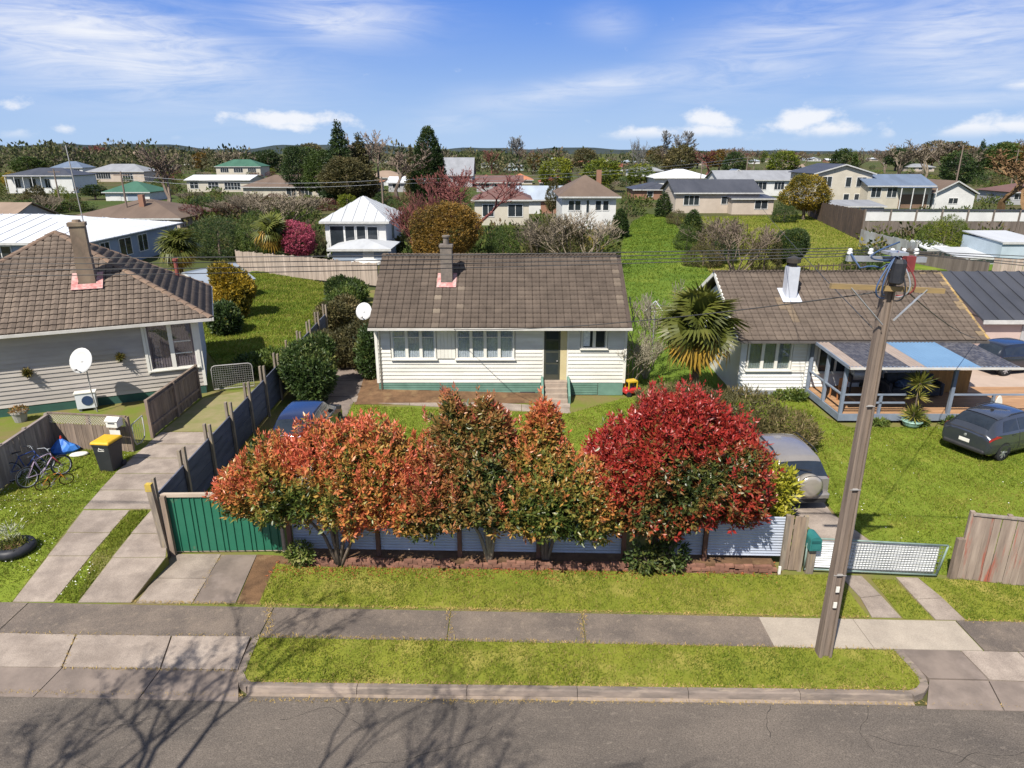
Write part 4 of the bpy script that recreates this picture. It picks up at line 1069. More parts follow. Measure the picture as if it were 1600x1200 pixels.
M_HIPC = mat('hip_cap_tile', (.20, .135, .095), (.14, .10, .075), rough=.9, scale=3, col3=(.27, .18, .11), piece=.12)
for e in E: capping('hip_cap', e, AP, M_HIPC, roofl, (0, 0, 0), .30, .42)
MB().b2(-2*W2, .02, -.10, .0, EZL-.12, EZL-.01).build('gutter', M_GUTW, lh)
MB().b2(.0, .09, -.10, LD, EZL-.12, EZL-.01).build('gutter', M_GUTW, lh)
MB().b2(-2*W2+.02, -.02, .004, .60, EZL-.15, EZL-.125).build('soffit', M_WHITE, lh)
MB().b2(-.60, -.02, .60, LD, EZL-.15, EZL-.125).build('soffit', M_WHITE, lh)
# chimney
def lz(y): return EZL+y/W2*(AZ-EZL)
# place the chimney where the photograph shows it on the front slope
best = None
for i in range(200):
    y = i*.03
    for j in range(120):
        x = -8+j*.06; p = Mw @ Vector((x, y, lz(y))); q = PX(*p); d = (q[0]-137)**2+(q[1]-446)**2
        if best is None or d < best[0]: best = (d, x, y)
cxl, cyl = best[1], best[2]+.28
M_BRKC = mat('stained_chimney', (.23, .17, .12), (.13, .10, .075), rough=.9, scale=4, detail=8, bump=.4, col3=(.30, .24, .16), s3=2, lo3=.5, hi3=.75, stretch=(1, 1, .4))
b = MB(); zt = lz(cyl)+2.35
for z0, z1, w in ((lz(cyl)-.4, lz(cyl)+1.0, .30), (lz(cyl)+1.0, zt-.14, .27), (zt-.14, zt, .31)): b.b2(cxl-w, cxl+w, cyl-w, cyl+w, z0, z1)
cl = b.build('chimney', M_BRKC, roofl)
MB().lathe([(.17, zt), (.15, zt+.10)], 12, (cxl, cyl, 0)).build('chimney_pot', M_BRKC, cl)
b = MB(); sl3 = Vector((0, W2, AZ-EZL)).normalized(); sn3 = Vector((0, -sl3.z, sl3.y))
def on3(x, y, o): return tuple(Vector((x, y, lz(y)))+sn3*o)
for a, c, y0, y1 in ((cxl-.56, cxl+.56, cyl-.62, cyl-.31), (cxl-.56, cxl-.32, cyl-.31, cyl+.36), (cxl+.32, cxl+.56, cyl-.31, cyl+.36)):
    b.slab3([on3(a, y0, .12), on3(c, y0, .12), on3(c, y1, .12), on3(a, y1, .12)], .014)
b.build('flashing', M_FLASH, roofl)
# aerial on the chimney, red vent pipe on the far slope
b = MB(); b.tube([(cxl+.22, cyl+.2, zt-.3), (cxl+.12, cyl+.2, zt+2.9)], .022, 5); b.build('aerial_mast', M_GUTT, cl)
vp = (-1.35, LD-1.0); vz = EZL+1.35/W2*(AZ-EZL)
MB().lathe([(.09, vz-.2), (.09, vz+.75), (.13, vz+.76), (.13, vz+.86)], 10, (vp[0], vp[1], 0)).build('vent_pipe', mat('red_clay_pipe', (.28, .08, .06), (.2, .06, .05), rough=.8), roofl)

def lworld(x, y, z=0): p = Mw @ Vector((x, y, z)); return (p.x, p.y, p.z)
# satellite dishes
M_DISH = mat('dish_white', (.54, .54, .53), (.46, .46, .45), rough=.5, scale=2, spec=.4)
def dish(label, loc, rz, r, tilt, pole, wallarm=None):
    t = thing('satellite_dish', label, 'satellite dish', loc, rz)
    b = MB(); n = 20; rings = [(0, 0), (.35, .02), (.7, .08), (1, .17)]; i0 = 0
    ct, st_ = cos(tilt), sin(tilt)
    for k, (f, d) in enumerate(rings):
        for j in range(n):
            a = 2*pi*j/n; x, z, y = r*f*cos(a), r*f*1.08*sin(a), -d*r
            b.v.append((x, y*ct-z*st_*-1*-1, z*ct+y*st_)) if False else b.v.append((x, y*ct+z*st_, z*ct-y*st_))
    for k in range(len(rings)-1):
        for j in range(n): b.f.append((k*n+j, k*n+(j+1) % n, (k+1)*n+(j+1) % n, (k+1)*n+j))
    o = b.build('reflector', M_DISH, t, smooth=True); m = o.modifiers.new('s', 'SOLIDIFY'); m.thickness = .015
    b = MB(); p = (0, -r*.95*ct-.1*0, -r*.4); b.beam((0, -.02, -r*.98), (0, -r*.9, -r*.55), .03); b.box(0, -r*.95, -r*.5, .06, .12, .07); b.build('feed_arm', M_GUTT, t)
    b = MB(); b.tube([(0, .04, -.05), (0, .12, -.2)]+pole, .024, 6); b.build('mast', M_GUTT, t)
    return t
dish('large white satellite dish on a pole before the shaded beige wall', lworld(-4.7, -.42, 2.45), PSI+R(-28), .46, R(25), [(0, .12, -1.2), (0, .25, -2.25)])
dish('small round satellite dish fixed to the gable of the cream house', (-6.25, 28.35, 3.62), R(-8), .35, R(22), [(.1, .2, -.35), (.42, .35, -.30)])

# wall ornaments, box, planter
M_LEAFD = mat('dark_leaf', (.03, .06, .02), (.06, .09, .03), rough=.6)
def wall_plant(label, x, z):
    t = thing('hanging_plant', label, 'hanging plant', lworld(x, .50, z), PSI)
    MB().lathe([(.05, -.16), (.10, .0), (.11, .01)], 10, (0, -.04, 0)).build('pot', mat('black_pot', (.03, .03, .03)), t)
    n = 260; P = RNG.normal(0, .03, (n, 3))+np.array([0, -.08, .04]); A = norm(RNG.normal(size=(n, 3))+np.array([0, -.3, .25]))
    me = leaves_mesh('foliage', P, A, RNG.uniform(.1, .26, n), RNG.uniform(.03, .05, n), RNG.random(n), leafmat('olive_leaf', [(0, (.05, .06, .012)), (.6, (.12, .11, .02)), (1, (.26, .18, .05))])); link('foliage', me, t)
wall_plant('dark hanging plant on the beige wall, the one nearer the road end', -6.75, 1.93)
wall_plant('olive hanging plant between the dish and the white framed window', -3.55, 2.2)
hb = thing('meter_box', 'white heat pump unit standing against the beige weatherboard wall', 'heat pump', lworld(-4.95, .20, .27), PSI)
b = MB(); b.b2(-.34, .34, -.17, .17, .12, .74); b.build('casing', mat('appliance_white', (.66, .68, .70), (.58, .6, .62), rough=.4, spec=.4), hb)
b = MB(); b.b2(-.38, .38, -.20, .20, .745, .775); b.build('lid', M_WHITE, hb)
MB().lathe([(.18, .0), (.20, .012)], 16, (.06, -.175, .44), 'y').build('fan_grille', mat('blue_dark', (.03, .06, .13)), hb)
b = MB(); b.b2(-.3, -.2, -.12, .12, -.02, .12); b.b2(.2, .3, -.12, .12, -.02, .12); b.build('foot_bracket', M_GUTT, hb, kind='stuff')
hb.name = 'heat_pump'
pp = thing('planter', 'round grey planter of orange flowers at the foot of the beige wall', 'planter', (*GL(33, 658), .27))
MB().lathe([(.20, 0), (.27, .34), (.30, .35), (.30, .42), (.26, .42), (.25, .36)], 14).build('pot', mat('grey_pot', (.33, .32, .29), (.25, .24, .22), rough=.85, scale=3), pp)
n = 500; P, D, S = shell_points([(0, 0, .45, .3, .3, .12)], n, RNG, .2, .05)
me = leaves_mesh('foliage', P, norm(D+RNG.normal(0, .5, D.shape)), RNG.uniform(.05, .11, n), RNG.uniform(.02, .04, n), RNG.random(n), leafmat('orange_flower_leaf', [(0, (.06, .08, .02)), (.45, (.20, .13, .03)), (1, (.45, .20, .05))])); link('foliage', me, pp)
# ================================================================== fences
def timber_post(t, x, y, z0, z1, w=.10, m=None, d=None, rz=0.0):
    MB().box(x-t.location.x, y-t.location.y, (z0+z1)/2-t.location.z, w, d or w, z1-z0, rz).build('post', m or M_TIMBER, t)

# ---- boundary fence of dark planks held between twin posts
M_PLANK = mat('dark_fence_plank', (.115, .125, .165), (.075, .082, .11), rough=.85, scale=1.5, detail=8, stretch=(3, .6, 3), piece=.12, bump=.2, spec=.15)
M_POSTG = mat('post_timber', (.30, .25, .19), (.17, .145, .12), rough=.9, scale=2, detail=8, stretch=(5, 5, .8), piece=.12, bump=.3, spec=.1, col3=(.42, .30, .10), s3=1.5, lo3=.6, hi3=.8)
bf = thing('plank_fence', 'long dark plank fence with tall twin posts between the driveway and the blue car', 'fence', (BX(15.75), 15.75, 0))
ang = math.atan2(1, -.049)
y0 = 15.85; bays = 11; bl = 1.92
mp0 = {}
for i in range(bays):
    ya, yb = y0+i*bl, y0+(i+1)*bl; xm, ym = BX((ya+yb)/2), (ya+yb)/2
    drop = 1.0 if i < 9 else .9
    for k in range(4):
        o = link('plank', mp0.setdefault(0, MB().b2(-bl/2+.02, bl/2-.02, -.02, .02, .006, .352).mesh('plank', M_PLANK)), bf, loc=(xm-bf.location.x, ym-bf.location.y, .10+k*.358), rz=ang+random.gauss(0, .004))
for i in range(bays+1):
    ya = y0+i*bl; x = BX(ya)
    for s in (-1, 1):
        if i == 0 and s == -1: continue
        h = random.uniform(1.98, 2.12)
        timber_post(bf, x+s*.075, ya+random.gauss(0, .01), -.1, h, .075, M_POSTG, .11)

# ---- green gate
gx0, gy0 = G(268, 864); gx1, gy1 = G(447, 862)
gg = thing('sheet_gate', 'green ribbed metal gate with a pale timber frame across the concrete ramp', 'gate', (gx0, gy0, 0), math.atan2(gy1-gy0, gx1-gx0))
GW = math.hypot(gx1-gx0, gy1-gy0); GH = 1.70
M_GREEN = mat('green_sheet', (.022, .145, .085), (.017, .118, .07), rough=.45, scale=1, detail=6, spec=.4, col3=(.20, .16, .10), s3=3, lo3=.66, hi3=.8)
M_RUST = mat('rusty_green_sheet', (.018, .185, .105), (.25, .14, .08), rough=.6, scale=4)
ns = 4; sw = (GW-.14)/ns
b = MB()
x = 0; prof = []
while x < sw-1e-6:
    for dx, dy in ((0, 0), (.012, -.028), (.03, -.028), (.042, 0)):
        if x+dx <= sw: prof.append((x+dx, dy))
    x += .20
prof.append((sw, 0))
for px_, py_ in prof: b.v += [(px_, py_, .06), (px_, py_, GH-.04), (px_, py_+.008, .06), (px_, py_+.008, GH-.04)]
for i in range(len(prof)-1):
    q = i*4; b.f += [(q, q+4, q+5, q+1), (q+2, q+3, q+7, q+6), (q, q+2, q+6, q+4), (q+1, q+5, q+7, q+3)]
me = b.mesh('sheet', M_GREEN)
for i in range(ns): link('sheet', me, gg, loc=(.07+i*sw, .0, 0))
M_PALE = mat('pale_timber', (.44, .36, .28), (.33, .27, .21), rough=.85, scale=2, detail=7, bump=.2, stretch=(.6, 4, 4), piece=.1)
for a in ((0, GW, -.05, .05, GH-.04, GH+.05), (0, .07, -.04, .05, .02, GH-.04), (GW-.07, GW, -.04, .05, .02, GH-.04), (0.07, GW-.07, .012, .05, .02, .10), (.07, GW-.07, .012, .05, .85, .95)):
    MB().b2(*a).build('frame', M_PALE, gg)
gp = thing('gate_post', 'tall leaning timber gate post with yellow lichen on its top', 'post', (*G(262, 868), 0))
b = MB(); b.beam((0, 0, -.1), (-.13, -.02, 2.08), .15, .12, up=(0, 1, 0)); b.build('post', M_POSTG, gp)
b = MB(); b.box(-.135, -.02, 2.0, .158, .128, .20); b.build('lichen_cap', mat('yellow_lichen', (.48, .34, .05), (.36, .27, .08), rough=.95, scale=9), gp)
b = MB(); b.beam((.16, .02, -.1), (.13, .03, 1.72), .12, .10, up=(0, 1, 0)); b.build('strut', M_TIMBER, gp)

# ---- front corrugated fence, posts and brick edging
def FY(px): return G(px, 880+(px-450)*.015)
fa, fb = G(452, 872), G(1222, 885)
FANG = math.atan2(fb[1]-fa[1], fb[0]-fa[0])
def onF(px, off=0.0):
    x0_, _ = G(px, 880); t = (x0_-fa[0])/(fb[0]-fa[0]); return (fa[0]+(fb[0]-fa[0])*t-off*sin(FANG), fa[1]+(fb[1]-fa[1])*t+off*cos(FANG))
ff = thing('corrugated_fence', 'low corrugated iron fence with brown posts behind the red and orange hedge', 'fence', (fa[0], fa[1], 0), FANG)
M_CORR = mat('corrugated_zinc', (.40, .44, .51), (.31, .345, .41), rough=.5, scale=1.2, detail=8, stretch=(1, 1, .3), col3=(.28, .20, .15), s3=1.4, lo3=.66, hi3=.85, spec=.4, metal=.15, piece=.07)
M_RPOST = mat('red_brown_post', (.15, .075, .05), (.10, .055, .04), rough=.85, scale=3, detail=7, piece=.15)
def floc(px): x, y = onF(px); return math.hypot(x-fa[0], y-fa[1])
def corr_panel(L, z0, z1, m, name, parent, x, y=0.0, pitch=.076, amp=.011):
    b = MB(); n = int((z1-z0)/pitch*4)
    for i in range(n+1):
        z = z0+(z1-z0)*i/n; d = -amp*sin((z-z0)/pitch*2*pi)
        b.v += [(0, d, z), (L, d, z)]
    for i in range(n): q = i*2; b.f.append((q, q+1, q+3, q+2))
    o = b.build(name, m, parent, loc=(x, y, 0)); mo = o.modifiers.new('s', 'SOLIDIFY'); mo.thickness = .004
    return o
panels = [(458, 590), (595, 717), (722, 838), (845, 970), (1022, 1094), (1098, 1216)]
for a, c in panels: corr_panel(floc(c)-floc(a), .30, 1.42, M_CORR, 'corrugated_sheet', ff, floc(a))
for px in (454, 592, 719, 841, 972, 1019, 1096):
    l = floc(px); MB().box(l, -.06, .72, .11, .09, 1.5).build('post', M_RPOST, ff)
for a, c in ((454, 972), (1019, 1219)):
    for z in (.45, 1.3): MB().b2(floc(a)+.06, floc(c), .02, .07, z, z+.09).build('rail', M_RPOST, ff)
be = thing('brick_edging', 'low red brick edging along the foot of the corrugated fence', 'garden edging', (*G(470, 886), 0), FANG)
M_BRICK = mat('red_brick', (.25, .125, .085), (.17, .085, .06), rough=.9, scale=5, detail=6, piece=.2, bump=.3, col3=(.32, .21, .15), s3=3, lo3=.6, hi3=.85)
bm_ = MB().b2(-.112, .112, -.05, .05, .0, .07).mesh('brick', M_BRICK)
Lb = math.hypot(G(1210, 893)[0]-G(470, 886)[0], 0); nbk = int(Lb/.238); cnt = 0
gap0, gap1 = G(975, 890)[0]-G(470, 886)[0], G(1020, 890)[0]-G(470, 886)[0]
for c in range(3):
    for i in range(nbk):
        x = (i+.5*(c % 2))*.238+.12
        if gap0 < x < gap1: continue
        if c == 2 and (random.random() < .35): continue
        if c == 1 and random.random() < .04: continue
        if cnt < 300:
            link('brick', bm_, be, loc=(x+random.gauss(0, .004), random.gauss(0, .014)+.12, c*.076-.02), rz=random.gauss(0, .05)); cnt += 1
b = MB(); b.b2(.0, Lb, .19, .62, -.05, .18); b.build('soil', M_DIRT, be)

# ---- board panel, letterbox and wire gate on the right
def vloc(px, py): return G(px, py)
def paling_fence(name, label, p0, p1, h, pw=.15, m=M_TIMBER, z0=0.0, jit=.03, thick=.02, posts=None, rail_z=(.3, .8), gap=.004, h2=None, postm=None, back=1, cap=None, group=None, ph=0.08, names=('paling', 'rail', 'post'), cat='fence'):
    L = math.hypot(p1[0]-p0[0], p1[1]-p0[1]); a = math.atan2(p1[1]-p0[1], p1[0]-p0[0])
    t = thing(name, label, cat, (p0[0], p0[1], z0), a, group); n = max(1, round(L/pw)); w = L/n; h2 = h if h2 is None else h2
    me = MB().b2(-w/2+gap, w/2-gap, -thick/2, thick/2, 0, 1.0).mesh(names[0], m)
    for i in range(n):
        f = (i+.5)/n; o = link(names[0], me, t, loc=((i+.5)*w, random.gauss(0, .004), random.uniform(0, .02)), rz=random.gauss(0, .02))
        o.scale = (1, 1, h+(h2-h)*f+random.gauss(0, jit)); o.rotation_euler[1] = random.gauss(0, .006)
    for z in rail_z: MB().beam((0, back*(.05), h*z), (L, back*.05, h2*z), .05, .09).build(names[1], postm or m, t)
    k = max(1, round(L/2.2)) if posts is None else posts
    for i in range(k+1):
        x = L*i/k; hh = h+(h2-h)*i/k+ph; MB().b2(x-.05, x+.05, .04*back-.05, .04*back+.05, -.2, hh).build(names[2], postm or m, t)
    if cap: MB().beam((0, 0, h+.025), (L, 0, h2+.025), .10, .04).build('capping', cap, t)
    return t
M_PALB = mat('brown_paling', (.27, .205, .155), (.17, .13, .10), rough=.9, scale=1.6, detail=9, stretch=(6, 6, .6), piece=.13, bump=.4, bscale=12, col3=(.36, .27, .18), s3=.9, lo3=.55, hi3=.8, spec=.1)
paling_fence('board_panel', 'narrow panel of brown boards between two mossy posts beside the green letterbox', G(1221, 890), G(1248, 892), 1.52, .16, M_PALB, posts=1, jit=.01, postm=M_POSTG, ph=.02)
MB_ = thing('marker_post', 'short white painted stake at the foot of the brown board panel', 'stake', (*G(1217, 897), 0))
MB().b2(-.03, .03, -.02, .02, 0, .22).build('stake', M_WHITE, MB_)
lb = thing('letterbox', 'green metal letterbox with a flap on a squat timber post by the wire gate', 'letterbox', (*G(1262, 893), 0))
MB().b2(-.09, .09, -.09, .09, -.1, .72).build('post', M_POSTG, lb)
M_TEAL = mat('teal_metal', (.03, .17, .16), (.02, .13, .125), rough=.5, scale=3, spec=.4)
b = MB(); n = 9; prof = [(-.14, .72), (.14, .72), (.14, 1.0)]+[(.14*cos(pi*i/n), 1.0+.10*sin(pi*i/n)) for i in range(1, n)]+[(-.14, 1.0)]
for y in (-.2, .2):
    for x, z in prof: b.v.append((x, y, z))
m_ = len(prof); b.f = [tuple(range(m_)), tuple(range(2*m_-1, m_-1, -1))]+[(i, m_+i, m_+(i+1) % m_, (i+1) % m_) for i in range(m_)]
b.build('box', M_TEAL, lb)
MB().b2(-.11, .11, -.212, -.203, .93, 1.0).build('flap', mat('teal_dark', (.015, .09, .09), None, rough=.5), lb)
MB().b2(-.10, .10, -.210, -.203, .76, .90).build('front_plate', M_TEAL, lb)
wg0, wg1 = G(1255, 894), G(1470, 903); WL = math.hypot(wg1[0]-wg0[0], wg1[1]-wg0[1])
wg = thing('wire_gate', 'low farm gate of wire mesh over white corrugated iron in front of the pole', 'gate', (wg0[0], wg0[1], 0), math.atan2(wg1[1]-wg0[1], wg1[0]-wg0[0]))
M_PIPE = mat('green_grey_pipe', (.20, .27, .24), (.14, .19, .17), rough=.55, scale=3, spec=.4)
M_WCORR = mat('white_corrugated', (.62, .63, .62), (.50, .51, .51), rough=.55, scale=1.5, detail=6, spec=.35)
for p, q in (((.12, 0, .98), (WL, 0, .92)), ((0, 0, .10), (WL-.12, 0, .08)), ((0, 0, .10), (0, 0, .84)), ((WL-.12, 0, .08), (WL, 0, .92))):
    b = MB(); b.tube([p, q], .024, 8); b.build('pipe', M_PIPE, wg, smooth=True)
b = MB(); b.tube([(0, 0, .84), (.03, 0, .93), (.12, 0, .98)], .024, 8); b.build('pipe', M_PIPE, wg, smooth=True)
corr_panel(WL-.20, .13, .89, M_WCORR, 'corrugated_sheet', wg, .03, .045, pitch=.066, amp=.010)
b = MB()
for i in range(int((WL-.9)/.075)):
    x = .85+i*.075; b.beam((x, -.012, .12), (x+.05, -.012, .90), .008)
for k in range(8): z = .16+k*.1; b.beam((.8, -.018, z), (WL-.1, -.018, z-.02), .008)
b.build('wire_mesh', mat('galvanised_wire', (.20, .22, .22), None, rough=.5, metal=.3), wg, kind='stuff')
timber_post(thing('gate_post', 'stubby split timber gate post at the hinge end of the wire gate', 'post', (*G(1487, 903), 0)), *G(1487, 903), -.1, 1.12, .17, M_TIMBER, .12)
M_PALR = mat('red_streaked_paling', (.31, .25, .20), (.20, .155, .125), rough=.9, scale=1.4, detail=9, stretch=(5, 5, .5), piece=.12, bump=.4, bscale=12, col3=(.30, .09, .06), s3=1.0, lo3=.56, hi3=.66, spec=.1)
paling_fence('paling_fence', 'tall weathered paling fence streaked with red paint beside the wire gate', G(1496, 904), (12.6, G(1496, 904)[1]-.35), 1.78, .155, M_PALR, jit=.02, posts=2, cap=M_TGREY)

# ---- fences of the left-hand section
zz = .27
q0, q1 = GL(-25, 785), GL(86, 700)
paling_fence('paling_fence', 'grey paling fence in shade with bicycles leaning on it', q0, q1, 1.22, .145, M_TGREY, zz, .012, posts=3, cap=mat('capping_timber', (.28, .23, .21), (.20, .165, .15), rough=.9, scale=2), rail_z=(.25, .85))
l0, l1 = GL(86, 699), GL(207, 706)
lf = paling_fence('lattice_fence', 'low paling fence topped with a strip of white lattice behind the wheelie bin', l0, l1, .92, .135, M_TIMBER, zz, .006, posts=2, rail_z=(.2, .9), ph=.36)
LLn = math.hypot(l1[0]-l0[0], l1[1]-l0[1])
b = MB(); hN = .34; step = .10; i = 0
x = -hN
M_LATT = mat('lattice_slat', (.50, .45, .38), (.40, .36, .30), rough=.85, scale=3)
cntl = 0
while x < LLn:
    for s in (1, -1):
        xa, za, xb, zb = (x, .94, x+hN, .94+hN) if s == 1 else (x+hN, .94, x, .94+hN)
        # clip to the panel
        def cl(xa, za, xb, zb):
            if xa < 0: za += (zb-za)*(0-xa)/(xb-xa); xa = 0
            if xb > LLn: zb = za+(zb-za)*(LLn-xa)/(xb-xa); xb = LLn
            return xa, za, xb, zb
        if s == 1: r_ = cl(xa, za, xb, zb)
        else:
            r_ = cl(xb, zb, xa, za)
        if abs(r_[2]-r_[0]) > .03 and cntl < 290:
            MB().beam((r_[0], .006*s, r_[1]), (r_[2], .006*s, r_[3]), .008, .026, up=(0, 1, 0)).build('slat', M_LATT, lf); cntl += 1
    x += step
MB().beam((0, 0, 1.30), (LLn, 0, 1.30), .06, .05).build('capping', M_TIMBER, lf)
# letterbox on its end
nb_ = thing('letterbox', 'white letterbox with a blank notice plate fixed on the lattice fence', 'letterbox', (l1[0]-.32, l1[1]-.13, zz), lf.rotation_euler[2])
b = MB(); b.b2(-.20, .20, -.18, .12, 1.02, 1.25); b.build('box', M_WHITE, nb_)
b = MB(); b.v = [(-.23, -.21, 1.25), (.23, -.21, 1.25), (.23, .15, 1.25), (-.23, .15, 1.25), (-.23, -.03, 1.36), (.23, -.03, 1.36)]
b.f = [(0, 1, 5, 4), (2, 3, 4, 5), (0, 4, 3), (1, 2, 5), (3, 2, 1, 0)]; b.build('roof', M_WHITE, nb_)
MB().b2(-.12, .12, -.19, -.181, 1.15, 1.19).build('slot', M_INT, nb_)
MB().b2(-.17, .21, -.115, -.10, .66, .90).build('plate', M_WHITE, nb_)
r0, r1 = GL(237, 684), GL(312, 622)
paling_fence('paling_fence', 'paling fence with a top rail running from the driveway to the beige house', r0, r1, 1.38, .15, M_TIMBER, zz, .012, posts=2, rail_z=(.3, .92), cap=M_TIMBER, back=-1)
# tubular gate between the lattice and that fence, and a hoop frame by the house
hg = thing('hoop_gate', 'low rounded pipe gate in the gap beside the lattice fence', 'gate', (*GL(212, 705), zz), math.atan2(GL(236, 683)[1]-GL(212, 705)[1], GL(236, 683)[0]-GL(212, 705)[0]))
b = MB(); b.tube([(.05, 0, .95), (.05, 0, .35), (.14, 0, .18), (.5, 0, .12), (.78, 0, .2), (.86, 0, .4), (.86, 0, .98)], .02, 7); b.build('pipe', M_GUTT, hg, smooth=True)
for i in range(5): MB().tube([(.17+i*.14, 0, .16), (.17+i*.14, 0, .95)], .006, 4).build('wire', M_GUTT, hg)
MB().tube([(.05, 0, .95), (.86, 0, .98)], .02, 7).build('pipe', M_GUTT, hg)
tf0, tf1 = GL(335, 612), GL(398, 606)
tg = thing('mesh_gate', 'round cornered grey pipe gate with dark mesh beside the corner of the beige house', 'gate', (tf0[0], tf0[1], zz), math.atan2(tf1[1]-tf0[1], tf1[0]-tf0[0]))
TL = math.hypot(tf1[0]-tf0[0], tf1[1]-tf0[1])
b = MB(); b.tube([(0, 0, .1), (0, 0, 1.0), (.05, 0, 1.1), (.15, 0, 1.14), (TL-.15, 0, 1.14), (TL-.05, 0, 1.1), (TL, 0, 1.0), (TL, 0, .1), (0, 0, .1)], .024, 7); b.build('frame', M_GUTT, tg, smooth=True)
b = MB(); nx = int(TL/.09)
for i in range(1, nx): b.beam((TL*i/nx, 0, .1), (TL*i/nx, 0, 1.14), .007)
for k in range(1, 11): b.beam((.02, .008, .1+k*.095), (TL-.02, .008, .1+k*.095), .007)
b.build('wire_mesh', M_GUTT, tg, kind='stuff')
# ---- side fence of the middle section: white corrugated with a green top
sf0, sf1 = G(528, 567), G(588, 567)
sg = thing('side_gate', 'white corrugated side gate with a green top board beside the cream house', 'gate', (sf0[0], sf0[1], 0), 0)
SL = sf1[0]-sf0[0]-.05
corr_panel(SL, .02, 1.02, mat('lilac_white_iron', (.55, .52, .54), (.46, .43, .45), rough=.6, scale=2), 'corrugated_sheet', sg, 0, 0, pitch=.12, amp=.018)
for k in range(3): MB().b2(0, SL, -.045, -.015, 1.03+k*.12, 1.03+k*.12+.11).build('board', mat('pale_green_board', (.27, .40, .33), (.22, .33, .27), rough=.7, scale=2, piece=.08), sg)
for x in (0, SL): MB().b2(x-.05, x+.05, -.01, .08, -.1, 1.4).build('post', M_GREENB, sg)

# ---- paling fence behind the back lawn
bp = [G(330, 428), G(375, 424), G(480, 432), G(520, 440), G(586, 444)]
bk = paling_fence('paling_fence', 'long pale paling fence across the far end of the green back lawn', bp[1], bp[4], 1.75, .26, M_PALEF := mat('pale_paling', (.40, .33, .27), (.28, .225, .18), rough=.9, scale=.9, detail=8, stretch=(5, 5, .4), piece=.14, col3=(.2, .16, .13), s3=.5, lo3=.56, hi3=.8), 0, .04, rail_z=(.3, .85), jit=.03) if False else None
M_PALEF = mat('pale_paling', (.40, .33, .27), (.28, .225, .18), rough=.9, scale=.9, detail=8, stretch=(5, 5, .4), piece=.14, col3=(.2, .16, .13), s3=.5, lo3=.56, hi3=.8)
bk0, bk1 = G(372, 425), G(590, 447)
paling_fence('paling_fence', 'long pale paling fence across the far end of the green back lawn', bk0, bk1, 1.85, .27, M_PALEF, 0, .03, h2=1.75, gap=.006, rail_z=(.3, .85))

# ================================================================== utility pole and wires
PB = G(1286, 1022); PBX, PBY = PB
up_ = thing('utility_pole', 'leaning looking grey timber power pole with cross-arms standing in the grass verge', 'power pole', (PBX, PBY, 0))
up_['label'] = 'weathered timber power pole with yellow cross-arms standing in the roadside grass'
M_POLE = mat('pole_timber', (.25, .195, .155), (.14, .11, .09), rough=.9, scale=1.6, detail=9, stretch=(7, 7, .35), bump=.6, bscale=9, col3=(.34, .27, .21), s3=.8, lo3=.55, hi3=.8, spec=.1)
PH = ZA(412, PBY)
def section(w, d):      # H-like pole section with a channel on the road side
    c = .26*w; g = .22*d
    return [(-w/2, -d/2+.02), (-w/2+.02, -d/2), (-c, -d/2), (-c, -d/2+g), (c, -d/2+g), (c, -d/2), (w/2-.02, -d/2), (w/2, -d/2+.02), (w/2, d/2-.02), (w/2-.02, d/2), (-w/2+.02, d/2), (-w/2, d/2-.02)]
b = MB(); zs = [-.3, .0, .5, 2, 4, 6, 7.2, PH]
for z in zs:
    f = max(0, z)/PH; w = .275-.095*f; d = .25-.07*f
    for x, y in section(w, d): b.v.append((x, y, z))
m_ = 12
for k in range(len(zs)-1):
    for j in range(m_): b.f.append((k*m_+j, k*m_+(j+1) % m_, (k+1)*m_+(j+1) % m_, (k+1)*m_+j))
b.f += [tuple(range(m_-1, -1, -1)), tuple(range((len(zs)-1)*m_, len(zs)*m_))]
b.build('pole', M_POLE, up_)
M_STEEL = mat('galvanised_steel', (.40, .42, .44), (.30, .31, .33), rough=.45, scale=4, metal=.4, spec=.5)
for z in (2.0, 3.9, 5.6): w_ = .146-.0058*z*2; MB().b2(-w_, w_, -.132+.004*z, .13-.004*z, z, z+.014).build('band', M_GUTT, up_)
for z, w in ((1.25, .07), (1.62, .07)): MB().b2(-.04, .03, -.142+.006*z, -.115, z, z+.13).build('tag', M_WHITE, up_)
b = MB(); b.tube([(.145, -.02, 2.9), (.13, -.02, 4.2), (.115, -.02, 5.4)], .02, 6); b.build('cable_guard', M_WHITE, up_)
M_ARM = mat('yellow_crossarm', (.29, .20, .085), (.20, .145, .075), rough=.8, scale=3, detail=7, stretch=(.6, 4, 4))
zc = ZA(449, PBY); xa_, xb_ = XA(1291, 443, PBY)-PBX, XA(1465, 455, PBY)-PBX
MB().beam((xa_, -.17, zc+.06), (xb_, -.17, zc-.03), .075, .085).build('crossarm', M_ARM, up_)
b = MB(); b.beam((-.75, -.2, zc+.03), (-.09, -.17, zc-.62), .05, .012); b.build('brace', M_STEEL, up_)
b = MB(); b.beam((.55, -.2, zc), (.09, -.17, zc-.55), .05, .012); b.build('brace', M_STEEL, up_)
zu = ZA(402, PBY); ux0, ux1 = XA(1330, 400, PBY)-PBX, XA(1450, 400, PBY)-PBX
MB().beam((ux0, .14, zu-.04), (ux1+.05, .14, zu-.06), .09, .09).build('crossarm', M_STEEL, up_)
ins = []
me_i = MB().lathe([(.012, -.04), (.015, .02), (.046, .03), (.048, .06), (.027, .07), (.038, .085), (.038, .11), (.015, .125)], 10).mesh('insulator', mat('porcelain', (.78, .78, .76), None, rough=.25, spec=.6))
for px in (1335, 1368, 1402, 1420, 1440):
    x = XA(px, 390, PBY)-PBX; link('insulator', me_i, up_, loc=(x, .14, zu+.01)); ins.append(x)
M_BLACKR = mat('black_rubber', (.02, .022, .028), (.035, .035, .04), rough=.5, scale=5)
